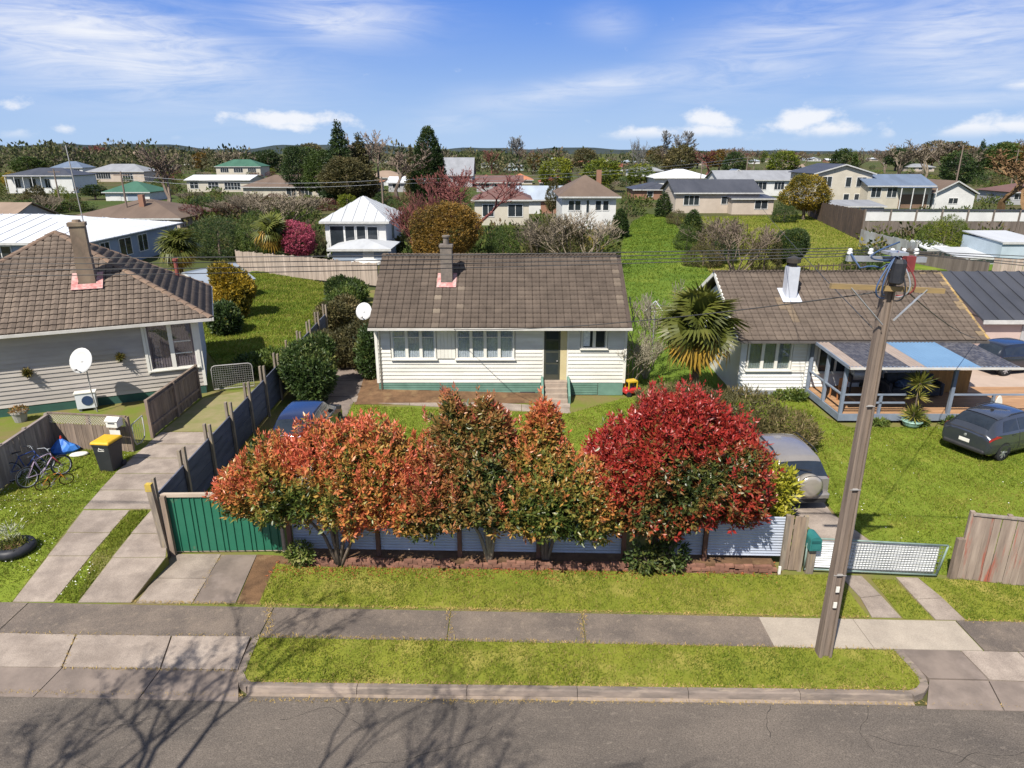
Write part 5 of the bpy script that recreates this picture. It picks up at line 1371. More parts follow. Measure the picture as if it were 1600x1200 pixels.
M_CBLUE = mat('blue_cable', (.05, .09, .18), (.04, .07, .14), rough=.5); M_CRED = mat('red_cable', (.20, .04, .04), (.14, .03, .03), rough=.5)
b = MB(); b.lathe([(.07, -.22), (.11, -.19), (.115, .14), (.08, .20)], 12, (-.02, -.24, zc+.32)); b.build('fuse_box', M_BLACKR, up_)
b = MB(); b.b2(-.18, .10, -.26, .10, zc+.58, zc+.63); b.build('top_plate', M_STEEL, up_)
for k, (m, sx, dz) in enumerate(((M_CBLUE, -.34, 0), (M_CBLUE, -.22, .05), (M_STEEL, .20, .02), (M_CRED, .30, .04), (M_BLACKR, .12, -.05), (M_CBLUE, -.55, .2))):
    b = MB(); n = 14; P = []
    for i in range(n+1):
        t = i/n; P.append((sx*sin(pi*t)*.85-.05+.1*t*(1 if sx > 0 else -1), -.18-.16*sin(pi*t), zc+.60+dz-1.0*sin(pi*t*.5)**1*(.75 if k < 5 else .3)))
    b.tube(P, .014, 6); b.build('cable', m, up_, smooth=True)
b = MB(); P = [(ins[0], .1, zu+.05)]+[(ins[0]+.12*i, -.05, zu-.10-.08*abs(sin(i*1.9))) for i in range(1, 6)]+[(-.15, -.2, zu-.2)]
b.tube(P, .016, 6); b.build('cable', M_CBLUE, up_, smooth=True)
b = MB(); b.box(.24, -.05, zc+.42, .16, .14, .26); b.build('fuse_holder', M_CRED, up_)

M_WIRE = mat('overhead_wire', (.06, .06, .06), None, rough=.6)
def wire(label, p, q, sag, r=.012, n=24, group=None, m=None):
    b = MB(); p, q = Vector(p), Vector(q); o = p
    P = [tuple(p.lerp(q, i/n)-Vector((0, 0, 4*sag*(i/n)*(1-i/n)))-o) for i in range(n+1)]
    b.tube(P, r, 5); ob = b.build('overhead_wire', m or M_WIRE, None, smooth=True); ob.location = o
    return tag(ob, label, 'wire', group)
for k, x in enumerate(ins[:4]):
    wire(['highest', 'second highest', 'third', 'lowest'][k]+' black street wire running from the pole insulators over the cream roof', (PBX+x, PBY+.14, zu+.14-.035*k), (-36, PBY+1.0+.28*k, zu+.30-.20*k), .30+.03*k, .0075, 36, 'street wires left of the pole')
for k, x in enumerate(ins[1:]):
    wire(['highest', 'second highest', 'third', 'lowest'][k]+' black street wire running from the pole insulators past the right edge', (PBX+x, PBY+.14, zu+.12-.03*k), (44, PBY-1.6+.4*k, zu-.1-.75*k), .35, .007, 30, 'street wires right of the pole')
wire('thin service wire from the pole to the front of the cream house', (PBX-.1, PBY+.1, zc-.1), (-2.72, HY-.12, 2.98), .25, .012)
wire('thin service wire from the pole to the white house on the right', (PBX+.35, PBY+.12, zc-.05), (19.2, HY-.7, 2.72), .15, .012)
wire('service wire from the pole towards the beige house roof', (PBX-.1, PBY+.12, zc-.75), (16.6, 47, 6.6), .1, .010)

# ================================================================== small things on the left lawn
wb_p = GL(167, 738)
wb = thing('wheelie_bin', 'black wheelie bin with a yellow lid on the left lawn', 'wheelie bin', (wb_p[0], wb_p[1]+.30, .27), R(-6))
M_BINB = mat('bin_plastic', (.022, .024, .028), (.03, .032, .036), rough=.5, scale=5, spec=.4)
M_BINY = mat('yellow_lid', (.62, .37, .015), (.52, .31, .015), rough=.5, scale=4, spec=.4)
b = MB(); rows = [(.23, .25, .0), (.235, .26, .08), (.28, .33, .88), (.295, .345, .90), (.295, .345, .96)]
for w, d, z in rows: b.v += [(-w, -d, z), (w, -d, z), (w, d, z), (-w, d, z)]
for k in range(4):
    for j in range(4): b.f.append((k*4+j, k*4+(j+1) % 4, k*4+4+(j+1) % 4, k*4+4+j))
b.f += [(3, 2, 1, 0), (16, 17, 18, 19)]
o = b.build('body', M_BINB, wb); o.modifiers.new('b', 'BEVEL').width = .025
b = MB(); rows = [(.315, .365, .965), (.32, .37, 1.0), (.29, .33, 1.055), (.16, .2, 1.075)]
for w, d, z in rows: b.v += [(-w, -d, z), (w, -d, z), (w, d, z), (-w, d, z)]
for k in range(3):
    for j in range(4): b.f.append((k*4+j, k*4+(j+1) % 4, k*4+4+(j+1) % 4, k*4+4+j))
b.f += [(3, 2, 1, 0), (12, 13, 14, 15)]
o = b.build('lid', M_BINY, wb); o.modifiers.new('b', 'BEVEL').width = .02
for s in (-1, 1): MB().lathe([(.09, -.03), (.10, -.02), (.10, .02), (.09, .03)], 14, (s*.26, .27, .10), 'x').build('wheel', M_BLACKR, wb)
MB().tube([(-.22, .40, .98), (.22, .40, .98)], .018, 6).build('handle', M_BINB, wb)
# the council mark on its front: a white peaked squiggle over a line of small letters
b = MB()
for p, q in (((-.09, .76), (-.05, .86)), ((-.05, .86), (-.02, .79)), ((-.02, .79), (.02, .83)), ((.02, .83), (.05, .78)), ((.05, .78), (.10, .82)), ((.10, .82), (.11, .77)), ((-.10, .745), (.11, .745))):
    b.beam((p[0], -.325, p[1]), (q[0], -.325, q[1]), .02, .006, up=(1, 0, 0)) if False else b.beam((p[0], -.329+.02*(.88-p[1]), p[1]), (q[0], -.329+.02*(.88-q[1]), q[1]), .006, .016, up=(0, 0, 1))
b.build('logo', M_WHITE, wb)

def bicycle(label, loc, rz, lean, s, mf, mr, mt, basket=False):
    t = thing('bicycle', label, 'bicycle', loc, rz); t.rotation_mode = 'ZYX' if False else 'XYZ'; t.rotation_euler = (lean, 0, rz)
    r = .33*s; wbx = 1.02*s; M_T = mat('bicycle_tyre', (.02, .02, .02), None, rough=.8)
    for x in (0, wbx):
        b = MB(); b.ring((x, 0, r), r-.02*s, .022*s, (0, 1, 0), 28, 7); w = b.build('wheel', M_T, t, smooth=True)
        b = MB(); b.ring((x, 0, r), r-.05*s, .013*s, (0, 1, 0), 28, 5); b.build('rim', mr, w, smooth=True)
        b = MB()
        for k in range(12): a = 2*pi*k/12; b.beam((x, 0, r), (x+(r-.05*s)*cos(a), 0, r+(r-.05*s)*sin(a)), .005)
        b.build('spokes', M_STEEL, w, kind='stuff')
        b = MB(); b.lathe([(.025*s, -.04), (.025*s, .04)], 8, (x, 0, r), 'y'); b.build('hub', M_STEEL, w)
    B = Vector((.43*s, 0, .30*s)); S = Vector((.32*s, 0, .80*s)); Hd = Vector((.80*s, 0, .82*s)); Hb = Vector((.83*s, 0, .68*s)); A0 = Vector((0, 0, r)); A1 = Vector((wbx, 0, r))
    b = MB()
    for p, q, w in ((B, S, .017), (B, Hb, .022), (S*.94+B*.06, Hd, .018), (Hd, Hb, .022)): b.tube([p, q], w*s, 8)
    for y in (-.05, .05):
        d = Vector((0, y*s, 0)); b.tube([A0+d, B+d*.5], .01*s, 6); b.tube([A0+d, S*.9+B*.1+d*.3], .009*s, 6)
    b.build('frame', mf, t, smooth=True)
    b = MB()
    for y in (-.05, .05): d = Vector((0, y*s, 0)); b.tube([Hb+d*.8, A1+d], .013*s, 6)
    b.build('fork', mt, t, smooth=True)
    b = MB(); top = Hd+Vector((-.04, 0, .14))*s; b.tube([Hd, top], .014*s, 6); b.tube([top+Vector((-.12*s, -.30*s, .05*s)), top+Vector((.02, -.15*s, .03*s)), top, top+Vector((.02, .15*s, .03*s)), top+Vector((-.12*s, .30*s, .05*s))], .013*s, 6); b.build('handlebar', M_STEEL, t, smooth=True)
    b = MB(); sp = S+Vector((-.02, 0, .10))*s; b.tube([S, sp], .013*s, 6); b.build('seat_post', M_STEEL, t)
    b = MB(); i0 = len(b.v)
    for xx, ww, z in ((-.13, .075, .035), (-.10, .085, .05), (0, .05, .05), (.12, .02, .04), (.14, .008, .03)):
        b.v += [(sp.x+xx*s, sp.y-ww*s, sp.z+z*s-.03*s), (sp.x+xx*s, sp.y, sp.z+z*s), (sp.x+xx*s, sp.y+ww*s, sp.z+z*s-.03*s), (sp.x+xx*s, sp.y, sp.z)]
    for k in range(4):
        for j in range(4): b.f.append((k*4+j, k*4+(j+1) % 4, k*4+4+(j+1) % 4, k*4+4+j))
    b.f += [(3, 2, 1, 0), (16, 17, 18, 19)]; b.build('saddle', M_BLACKR if not basket else M_PALE, t, smooth=True)
    b = MB(); b.ring((B.x, -.05*s, B.z), .075*s, .008, (0, 1, 0), 16, 4); b.tube([(B.x-.12*s, -.09*s, B.z-.1*s), (B.x, -.07*s, B.z), (B.x, .07*s, B.z), (B.x+.12*s, .09*s, B.z+.1*s)], .01*s, 5); b.build('crank', M_STEEL, t)
    for sx in (-1, 1): MB().box(B.x+sx*.12*s, sx*.13*s, B.z+sx*.1*s, .08*s, .08*s, .02*s).build('pedal', M_BLACKR, t)
    return t
MP1 = mat('lilac_paint', (.42, .33, .42), (.34, .25, .36), rough=.4); MP2 = mat('navy_paint', (.03, .06, .22), (.025, .05, .17), rough=.4)
MP3 = mat('orange_paint', (.60, .22, .03), (.5, .17, .03), rough=.4); MP4 = mat('crimson_paint', (.30, .05, .05), (.22, .04, .05), rough=.4)
MYEL = mat('yellow_plastic', (.60, .38, .05), (.5, .32, .05), rough=.5)
def bloc(px, py): x, y = GL(px, py); return (x, y, .27)
bicycle('lilac and crimson bicycle leaning at the grey paling fence, the biggest one', bloc(48, 762), R(62), R(-9), 1.0, MP1, M_STEEL, MP4)
bicycle('navy blue bicycle half hidden behind the lilac one at the fence', bloc(22, 752), R(52), R(-12), .92, MP2, M_STEEL, MP2)
bicycle('small orange childs bicycle with yellow wheels in front of the lilac one', bloc(68, 766), R(40), R(14), .62, MP3, MYEL, MP3)
# blue bundle, white pillow-like bag, tyre planter
bb = thing('play_tent', 'crumpled blue play tent with a red tip by the fence corner', 'play tent', bloc(100, 706))
b = MB(); n = 14; rn = random.Random(3); prof = [(.42, .0), (.46, .10), (.36, .24), (.22, .36), (.10, .45), (.03, .50)]
for r_, z in prof:
    for j in range(n): a = 2*pi*j/n; rr = r_*(1+.16*sin(3*a+z*5)+rn.uniform(-.07, .07)); b.v.append((rr*cos(a), rr*.7*sin(a), max(0, z+rn.uniform(-.02, .02)*(z > 0))))
for k in range(len(prof)-1):
    for j in range(n): b.f.append((k*n+j, k*n+(j+1) % n, (k+1)*n+(j+1) % n, (k+1)*n+j))
b.f.append(tuple(range((len(prof)-1)*n, len(prof)*n))); b.build('cover', mat('blue_nylon', (.03, .12, .45), (.05, .20, .58), rough=.5, scale=3, lo=.4, hi=.6), bb)
MB().lathe([(.035, .48), (.045, .52), (.02, .60)], 8).build('tip', mat('red_plastic', (.5, .05, .03), None, rough=.5), bb)
wp = thing('cushion', 'flat white cushion lying on the lawn between blue tent and bin', 'cushion', bloc(124, 712), R(20))
b = MB(); b.lathe([(.05, .0), (.22, .02), (.25, .06), (.2, .10), (.04, .12)], 12); o = b.build('cushion', M_WHITE, wp, smooth=True); o.scale = (1.2, .7, 1)
tp = thing('tyre_planter', 'old black tyre planter of succulents on the lawn near the footpath', 'planter', bloc(24, 862))
b = MB(); b.ring((0, 0, .12), .36, .14, (0, 0, 1), 24, 8); b.build('tyre', M_BLACKR, tp, smooth=True)
MB().lathe([(.25, .08), (.25, .17)], 16).build('soil', M_DIRT, tp)
n = 700; P, D, S = shell_points([(0, 0, .20, .34, .34, .14)], n, RNG, .25, .05)
link('foliage', leaves_mesh('foliage', P, norm(D+RNG.normal(0, .5, D.shape)+np.array([0, 0, .4])), RNG.uniform(.06, .14, n), RNG.uniform(.02, .05, n), RNG.random(n), leafmat('succulent_leaf', [(0, (.07, .11, .02)), (.6, (.16, .17, .03)), (1, (.28, .26, .08))])), tp)
n = 150; ph = RNG.uniform(0, 6.28, n); rr = RNG.uniform(0, .3, n); P = np.stack([rr*np.cos(ph), rr*np.sin(ph), RNG.uniform(.35, .75, n)], 1)
link('flower_stalks', leaves_mesh('flower_stalks', P, norm(np.stack([np.cos(ph), np.sin(ph), np.full(n, .9)], 1)), RNG.uniform(.08, .2, n), RNG.uniform(.015, .03, n), RNG.random(n), leafmat('pale_stalk', [(0, (.25, .28, .16)), (1, (.50, .50, .38))])), tp)

# ================================================================== clothes line, toy, shed roof beside the cream house
cl0 = G(1012, 470)
ct = thing('clothesline', 'thin rotary clothesline standing on the meadow behind the palm', 'clothesline', (7.15, 33.5, 0))
b = MB(); b.tube([(0, 0, 0), (0, 0, 3.0)], .03, 6); b.build('mast', M_STEEL, ct)
for k in range(4):
    a = k*pi/2+.5; b = MB(); b.tube([(0, 0, 3.0), (.62*cos(a), .62*sin(a), 2.55)], .018, 5); b.build('arm', M_STEEL, ct)
b = MB()
for rr in (.35, .62):
    b.tube([(rr*cos(k*pi/2+.5), rr*sin(k*pi/2+.5), 3.0-.45*rr/.62) for k in range(5)], .006, 4)
b.build('line', M_STEEL, ct, kind='stuff')
ty = thing('toy_car', 'red and yellow plastic toy car beside the end of the cream house', 'toy', (5.2, 28.0, 0), R(20))
b = MB()
for x0, x1, z0, z1, w in ((-.4, .4, .1, .34, .2),): b.b2(x0, x1, -w, w, z0, z1)
o = b.build('body', mat('toy_red', (.45, .03, .03), None, rough=.4), ty); o.modifiers.new('b', 'BEVEL').width = .06
b = MB(); b.b2(-.26, .18, -.19, .19, .62, .68)
for x in (-.24, .16):
    for y in (-.16, .16): b.b2(x-.025, x+.025, y-.025, y+.025, .33, .63)
b.build('canopy', mat('toy_yellow', (.6, .4, .03), None, rough=.4), ty)
for x in (-.25, .27):
    for y in (-.21, .21): MB().lathe([(.11, -.03), (.12, 0), (.11, .03)], 12, (x, y, .11), 'y').build('wheel', M_BLACKR, ty)
ls = thing('shed', 'small lean-to shed with a rusty pink roof behind the cream house', 'shed', (-7.05, 34.8, 0))
MB().b2(-.4, 1.6, 0, 2.2, 0, 1.9).build('wall', mat('brown_shed_wall', (.14, .09, .07), None, rough=.9), ls)
b = MB(); b.slab3([(-.6, -.25, 1.9), (1.75, -.25, 2.75), (1.75, 2.4, 2.75), (-.6, 2.4, 1.9)], .05); b.build('roof', mat('rusty_pink_roof', (.36, .15, .11), (.45, .27, .22), rough=.7, scale=2), ls)
ud = thing('umbrella', 'white garden umbrella open behind the paling fence near the cream house', 'umbrella', (*G(573, 432), 0))
UZ = ZA(404, ud.location.y)
b = MB(); b.lathe([(1.35, UZ-.42), (1.25, UZ-.25), (.8, UZ-.08), (.02, UZ)], 14, cap=False); o = b.build('canopy', M_WHITE, ud, smooth=False)
MB().tube([(0, 0, 0), (0, 0, UZ-.02)], .03, 6).build('pole', M_STEEL, ud)

# things on the deck
dc = thing('dining_chair', 'tan timber chair at the left end of the covered deck', 'chair', (13.45, 26.6, DZ), R(200))
M_CHAIR = mat('tan_timber', (.45, .20, .08), (.35, .15, .06), rough=.6, scale=4)
MB().b2(-.22, .22, -.22, .22, .42, .46).build('seat', M_CHAIR, dc); MB().b2(-.22, .22, .19, .23, .58, .95).build('backrest', M_CHAIR, dc)
for x in (-.19, .19):
    MB().b2(x-.02, x+.02, .185, .225, 0, .58).build('leg', M_CHAIR, dc); MB().b2(x-.02, x+.02, -.21, -.17, 0, .42).build('leg', M_CHAIR, dc)
bt = thing('barbecue', 'black barbecue with a pale hood against the white wall of the deck', 'barbecue', (14.6, 27.2, DZ))
MB().b2(-.5, .5, -.25, .25, .55, .85).build('cabinet', M_BLACKR, bt)
b = MB(); b.lathe([(.30, -.42), (.32, -.40), (.32, .40), (.30, .42)], 14, (0, 0, .86), 'x'); b.build('hood', M_STEEL, bt, smooth=True)
for x in (-.45, .45):
    for y in (-.2, .2): MB().b2(x-.025, x+.025, y-.025, y+.025, 0, .55).build('leg', M_BLACKR, bt)
sf = thing('outdoor_sofa', 'dark outdoor sofa with heaped blankets on the deck by the timber screen', 'sofa', (16.7, 27.0, DZ))
M_SOFA = mat('dark_fabric', (.035, .04, .05), (.06, .065, .075), rough=.9, scale=5)
for nme, a in (('seat', (-1.0, 1.0, -.4, .35, .08, .42)), ('backrest', (-1.0, 1.0, .2, .42, .42, .85)), ('arm', (-1.15, -1.0, -.4, .42, .08, .62)), ('arm', (1.0, 1.15, -.4, .42, .08, .62))):
    o = MB().b2(*a).build(nme, M_SOFA, sf); o.modifiers.new('b', 'BEVEL').width = .04
rn = random.Random(5)
for k, m in ((0, mat('blanket_blue', (.06, .10, .18), None, rough=.9)), (1, mat('blanket_grey', (.25, .27, .27), None, rough=.9))):
    t = thing('blanket', ('blue' if k == 0 else 'grey')+' blanket heaped on the dark sofa of the deck', 'blanket', (16.3+k*.75, 26.85, DZ+.42)); b = MB(); n = 12
    for r_, z in ((.36, 0), (.38, .1), (.26, .22), (.1, .28)):
        for j in range(n): a = 2*pi*j/n; q = r_*(1+rn.uniform(-.15, .15)); b.v.append((q*cos(a), q*.7*sin(a), z+rn.uniform(0, .03)))
    for kk in range(3):
        for j in range(n): b.f.append((kk*n+j, kk*n+(j+1) % n, (kk+1)*n+(j+1) % n, (kk+1)*n+j))
    b.f.append(tuple(range(3*n, 4*n))); b.build('cloth', m, t)
ts = thing('timber_screen', 'honey coloured timber board screen at the back of the deck', 'screen', (17.5, 27.3, DZ))
M_HONEY = mat('honey_board', (.36, .19, .06), (.27, .14, .045), rough=.7, scale=2, stretch=(5, 5, .6), piece=.12)
me = MB().b2(-.074, .074, -.012, .012, 0, .98).mesh('board', M_HONEY)
for i in range(12): link('board', me, ts, loc=(i*.15+.075, 0, 0))
for z in (.2, .8): MB().b2(0, 1.8, .014, .05, z, z+.08).build('rail', M_HONEY, ts)
ws = thing('surfboard', 'tall white board leaning on the deck rail near the grey hatchback', 'board', (18.7, 24.62, .02), R(8))
b = MB(); n = 12; P = []
for k in range(n+1):
    z = 1.15*k/n; w = .19*(sin(pi*min(1, .16+.84*k/n)))**.5 if k < n else .03
    b.v += [(-w, -.02, z), (w, -.02, z), (w, .02, z), (-w, .02, z)]
for k in range(n):
    for j in range(4): b.f.append((k*4+j, k*4+(j+1) % 4, k*4+4+(j+1) % 4, k*4+4+j))
b.f += [(3, 2, 1, 0), tuple(range(n*4, n*4+4))]; b.build('board', M_WHITE, ws)
# ================================================================== cars
def catmull(P, n):
    P = np.array(P, float); out = []
    for i in range(len(P)-1):
        p0, p1, p2, p3 = P[max(i-1, 0)], P[i], P[i+1], P[min(i+2, len(P)-1)]
        for k in range(n):
            t = k/n; out.append(.5*((2*p1)+(-p0+p2)*t+(2*p0-5*p1+4*p2-p3)*t*t+(-p0+3*p1-3*p2+p3)*t**3))
    out.append(P[-1]); return np.array(out)
M_TYRE = mat('car_tyre', (.018, .018, .02), (.03, .03, .03), rough=.85, scale=8)
M_RIM = mat('alloy_rim', (.55, .56, .58), (.42, .43, .45), rough=.35, metal=.7, scale=3, spec=.5)
M_CGLASS = mat('car_glass', (.012, .016, .022), (.02, .028, .04), rough=.04, scale=1, spec=.7)
M_TRIM = mat('black_trim', (.02, .02, .022), (.03, .03, .03), rough=.55, scale=4)
M_TAIL = mat('red_lens', (.32, .015, .02), (.22, .01, .015), rough=.2, scale=8, spec=.6)
M_CLEARL = mat('clear_lens', (.5, .5, .5), (.4, .4, .42), rough=.15, spec=.6)
def paint(name, c, rough=.25): 
    m = mat(name, c, tuple(x*.85 for x in c), rough=rough, scale=1.5, spec=.5, metal=.25)
    b = m.node_tree.nodes['Principled BSDF']; b.inputs['Coat Weight'].default_value = 1.0; b.inputs['Coat Roughness'].default_value = .08
    return m
def car(name, label, cat, loc, heading, st, m, wheels, wr, plate=None, spare=False, rear_light='side', rails=False, roofm=None):
    """st: stations along the length: x, floor z, half width, belt z, belt half width, top z, top half width"""
    t = thing(name, label, cat, loc, heading)
    K = []
    for x, zb, w, zbelt, wb, zt, wt in st:
        K.append([(x, w*.90, zb), (x, w*.985, zb+.10), (x, w, zb+(zbelt-zb)*.55), (x, wb, zbelt-.02), (x, wb-.02 if zt-zbelt > .2 else wb-.03, zbelt+.02), (x, wt+.02, zt-.07 if zt-zbelt > .2 else zt-.012), (x, wt*.86, zt-.012), (x, wt*.45, zt+.008), (x, 0, zt+.014)])
    K = np.array(K)                                          # (stations, 9, 3)
    SU, SV = 5, 4
    A = np.stack([catmull(K[:, j], SU) for j in range(K.shape[1])], 1)
    S = np.stack([catmull(A[i], SV) for i in range(A.shape[0])], 0)      # (nu,nv,3)
    nu, nv = S.shape[:2]
    def mirror(a): b = a.copy(); b[..., 1] *= -1; return b
    full = np.concatenate([S, mirror(S)[:, ::-1][:, 1:]], 1); nf = full.shape[1]
    V = full.reshape(-1, 3); Fq = []
    for i in range(nu-1):
        for j in range(nf-1): Fq.append((i*nf+j, (i+1)*nf+j, (i+1)*nf+j+1, i*nf+j+1))
    me = bpy.data.meshes.new('body'); caps = [tuple(range(nf)), tuple(range((nu-1)*nf+nf-1, (nu-1)*nf-1, -1))]
    me.from_pydata([tuple(v) for v in V], [], Fq+caps); me.materials.append(m)
    me.polygons.foreach_set('use_smooth', [True]*len(Fq)+[False]*2); me.update()
    body = link('body', me, t)
    def ev(u, v):                                            # station units, section units
        fu, fv = min(max(u*SU, 0), nu-1.001), min(max(v*SV, 0), nv-1.001); i, j = int(fu), int(fv); a, b2_ = fu-i, fv-j
        return S[i, j]*(1-a)*(1-b2_)+S[i+1, j]*a*(1-b2_)+S[i, j+1]*(1-a)*b2_+S[i+1, j+1]*a*b2_
    def patch(nm, mt, u0, u1, v0, v1, side=0, off=.006, n=6, k=8, u0b=None, u1b=None, parent=None):
        """patch lying on the body: side=+1/-1 one flank, 0 across the middle"""
        cols = []
        vs = [v0+(v1-v0)*j/k for j in range(k+1)]
        u0b = u0 if u0b is None else u0b; u1b = u1 if u1b is None else u1b
        P = []
        for i in range(n+1):
            row = []
            for j in range(k+1):
                f = j/k; uu = (u0+(u0b-u0)*f)+((u1+(u1b-u1)*f)-(u0+(u0b-u0)*f))*i/n; v = vs[j]
                p = ev(uu, v); du = ev(uu+.06, v)-ev(uu-.06, v); dv = ev(uu, min(v+.06, 7.99))-ev(uu, max(v-.06, 0)); nn = np.cross(dv, du); l = np.linalg.norm(nn)
                nn = nn/l if l > 1e-9 else np.array([0, 0, 1.]); 
                if nn @ (p-np.array([p[0], 0, .7])) < 0 and abs(nn[0]) < .6: nn = -nn
                row.append(p+nn*off)
            P.append(row)
        P = np.array(P)
        if side == 0: P = np.concatenate([P, mirror(P)[:, ::-1][:, 1:]], 1)
        elif side < 0: P = mirror(P)
        a, c = P.shape[:2]; b = MB(); b.v = [tuple(q) for q in P.reshape(-1, 3)]
        b.f = [(i*c+j, (i+1)*c+j, (i+1)*c+j+1, i*c+j+1) for i in range(a-1) for j in range(c-1)]
        return b.build(nm, mt, parent or t, smooth=True)
    return t, body, ev, patch
def add_wheels(t, xs, w, r, arch=True):
    for x in xs:
        for s in (-1, 1):
            y = s*(w-.10)
            b = MB(); b.lathe([(r*.62, -.10), (r*.93, -.105), (r, -.075), (r, .075), (r*.93, .105), (r*.62, .10)], 28, (x, y, r), 'y', cap=False); wh = b.build('wheel', M_TYRE, t, smooth=True)
            b = MB(); b.lathe([(r*.63, -.07*1), (r*.63, .07)], 20, (x, y, r), 'y', cap=False); yo = y+s*.088
            b.lathe([(r*.12, -.02), (r*.15, .0), (r*.12, .02)], 10, (x, yo, r), 'y')
            for k in range(7):
                a = 2*pi*k/7; b.beam((x+cos(a)*r*.08, yo, r+sin(a)*r*.08), (x+cos(a)*r*.62, yo, r+sin(a)*r*.62), .05, .02, up=(0, 1, 0))
            b.build('rim', M_RIM, wh)
            b = MB(); b.lathe([(r*.6, -.01), (r*.6, .01)], 18, (x, y-s*.02, r), 'y'); b.build('brake_disc', M_TRIM, wh)
            if arch:
                b = MB(); i0 = 0; n = 18; ra = r*1.14
                b.v.append((x, s*(w-.012), r))
                for k in range(n+1): a = -.25+(pi+.5)*k/n; b.v.append((x+ra*cos(a), s*(w+.004), max(.2, r+ra*sin(a))))
                b.f = [(0, k+1, k+2) if s < 0 else (0, k+2, k+1) for k in range(n)]
                b.build('wheel_arch', M_TRIM, t)
# ---- silver SUV with a spare wheel on its tail door
sl_ = G(1250, 788)
suv_p = paint('silver_bronze_paint', (.25, .23, .215))
STN = [(0.0, .42, .80, .95, .80, 1.00, .66), (.03, .36, .84, 1.0, .83, 1.06, .70), (.30, .30, .875, 1.02, .86, 1.50, .62), (.58, .28, .88, 1.02, .87, 1.59, .60), (1.3, .27, .885, 1.01, .875, 1.63, .60), (2.0, .27, .885, .99, .87, 1.58, .58), (2.4, .27, .885, .98, .865, 1.40, .60), (2.85, .27, .885, .96, .86, 1.04, .74), (3.1, .27, .88, .93, .85, .98, .74), (3.5, .30, .86, .86, .80, .90, .66), (3.65, .36, .80, .76, .74, .80, .58), (3.70, .42, .74, .70, .66, .74, .50)]
SUVX, SUVY = 8.42, G(1270, 797)[1]
t, body, ev, patch = car('parked_car', 'silver bronze off-road car with a round spare wheel on its tail', 'car', (SUVX, SUVY, 0), R(93), STN, suv_p, None, .35)
patch('rear_window', M_CGLASS, 1.08, 1.88, 4.4, 8, 0, .008)
patch('windscreen', M_CGLASS, 6.15, 6.95, 4.6, 8, 0, .008)
for s in (1, -1):
    patch('side_window', M_CGLASS, 2.15, 3.7, 4.15, 4.85, s, .006); patch('side_window', M_CGLASS, 3.85, 5.6, 4.15, 4.85, s, .006, u1b=5.2)
    patch('tail_light', M_TAIL, .9, 1.75, 3.2, 4.2, s, .012, u1b=1.6)
    patch('headlight', M_CLEARL, 9.2, 10.1, 3.2, 4.6, s, .008)
    b = MB(); b.tube([(.55, s*.64, 1.60), (.75, s*.63, 1.66), (1.85, s*.61, 1.67), (2.05, s*.6, 1.60)], .018, 6); b.build('roof_rail', M_TRIM, t, smooth=True)
add_wheels(t, (.74, 2.95), .885, .345)
b = MB(); b.box(-.05, 0, .50, .20, 1.70, .20); o = b.build('rear_bumper', suv_p, t); o.modifiers.new('b', 'BEVEL').width = .05
b = MB(); b.box(-.02, 0, .36, .2, 1.5, .12); b.build('bumper_skirt', M_TRIM, t)
sy = -.16
b = MB(); b.lathe([(.01, .30), (.25, .30), (.345, .27), (.355, .10), (.32, .02), (.32, -.02)], 30, (0, sy, .88), 'x'); b.v = [(-x, y, z) for x, y, z in b.v]; b.f = [f[::-1] for f in b.f]
sp_ = b.build('spare_wheel_cover', paint('champagne_paint', (.36, .325, .275)), t, smooth=True)
b = MB(); b.ring((-.25, sy, .88), .345, .018, (1, 0, 0), 30, 6); b.build('cover_band', M_TRIM, sp_, smooth=True)
MB().box(-.012, .45, .72, .02, .36, .12).build('number_plate', M_WHITE, t)
b = MB(); b.beam((.0, -.25, 1.28), (.10, .15, 1.30), .02); b.build('wiper', M_TRIM, t)
# ---- grey hatchback on the lawn
hb_p = paint('slate_grey_paint', (.040, .046, .060), .18)
STN = [(0.0, .45, .74, .78, .72, .90, .50), (.04, .34, .82, .86, .80, 1.0, .58), (.18, .28, .87, .94, .83, 1.16, .60), (.48, .25, .89, .97, .83, 1.39, .56), (.95, .22, .895, .95, .84, 1.475, .56), (1.7, .20, .89, .93, .845, 1.50, .57), (2.3, .20, .89, .91, .84, 1.45, .56), (2.75, .20, .885, .88, .83, 1.20, .58), (3.15, .20, .885, .87, .82, .95, .70), (3.5, .20, .885, .83, .80, .88, .70), (4.0, .22, .86, .74, .74, .78, .60), (4.22, .26, .78, .66, .66, .69, .5), (4.32, .34, .66, .58, .56, .60, .42)]
pA = G(1487, 703); pB = G(1548, 728)
hd = R(24); rx_, ry_ = 15.62, 21.72
t, body, ev, patch = car('parked_car', 'slate grey hatchback parked on the lawn in front of the deck', 'car', (rx_, ry_, 0), hd, STN, hb_p, None, .33)
patch('rear_window', M_CGLASS, 2.05, 3.25, 5.25, 8, 0, .010); patch('windscreen', M_CGLASS, 6.1, 7.9, 5.1, 8, 0, .008)
for s in (1, -1):
    patch('side_window', M_CGLASS, 3.5, 4.75, 4.15, 4.85, s, .006, u0b=3.9); patch('side_window', M_CGLASS, 4.85, 7.1, 4.15, 4.85, s, .006, u1b=6.5)
    patch('tail_light', M_TAIL, .85, 3.3, 2.75, 3.5, s, .014, u1b=2.4); patch('headlight', M_CLEARL, 9.6, 10.9, 3.1, 4.3, s, .008)
    patch('door_handle', hb_p, 4.3, 4.6, 2.75, 2.9, s, .02, n=2, k=2)
    b = MB(); b.box(2.85, s*.96, .98, .16, .16, .12); o = b.build('mirror', hb_p, t); o.modifiers.new('b', 'BEVEL').width = .04
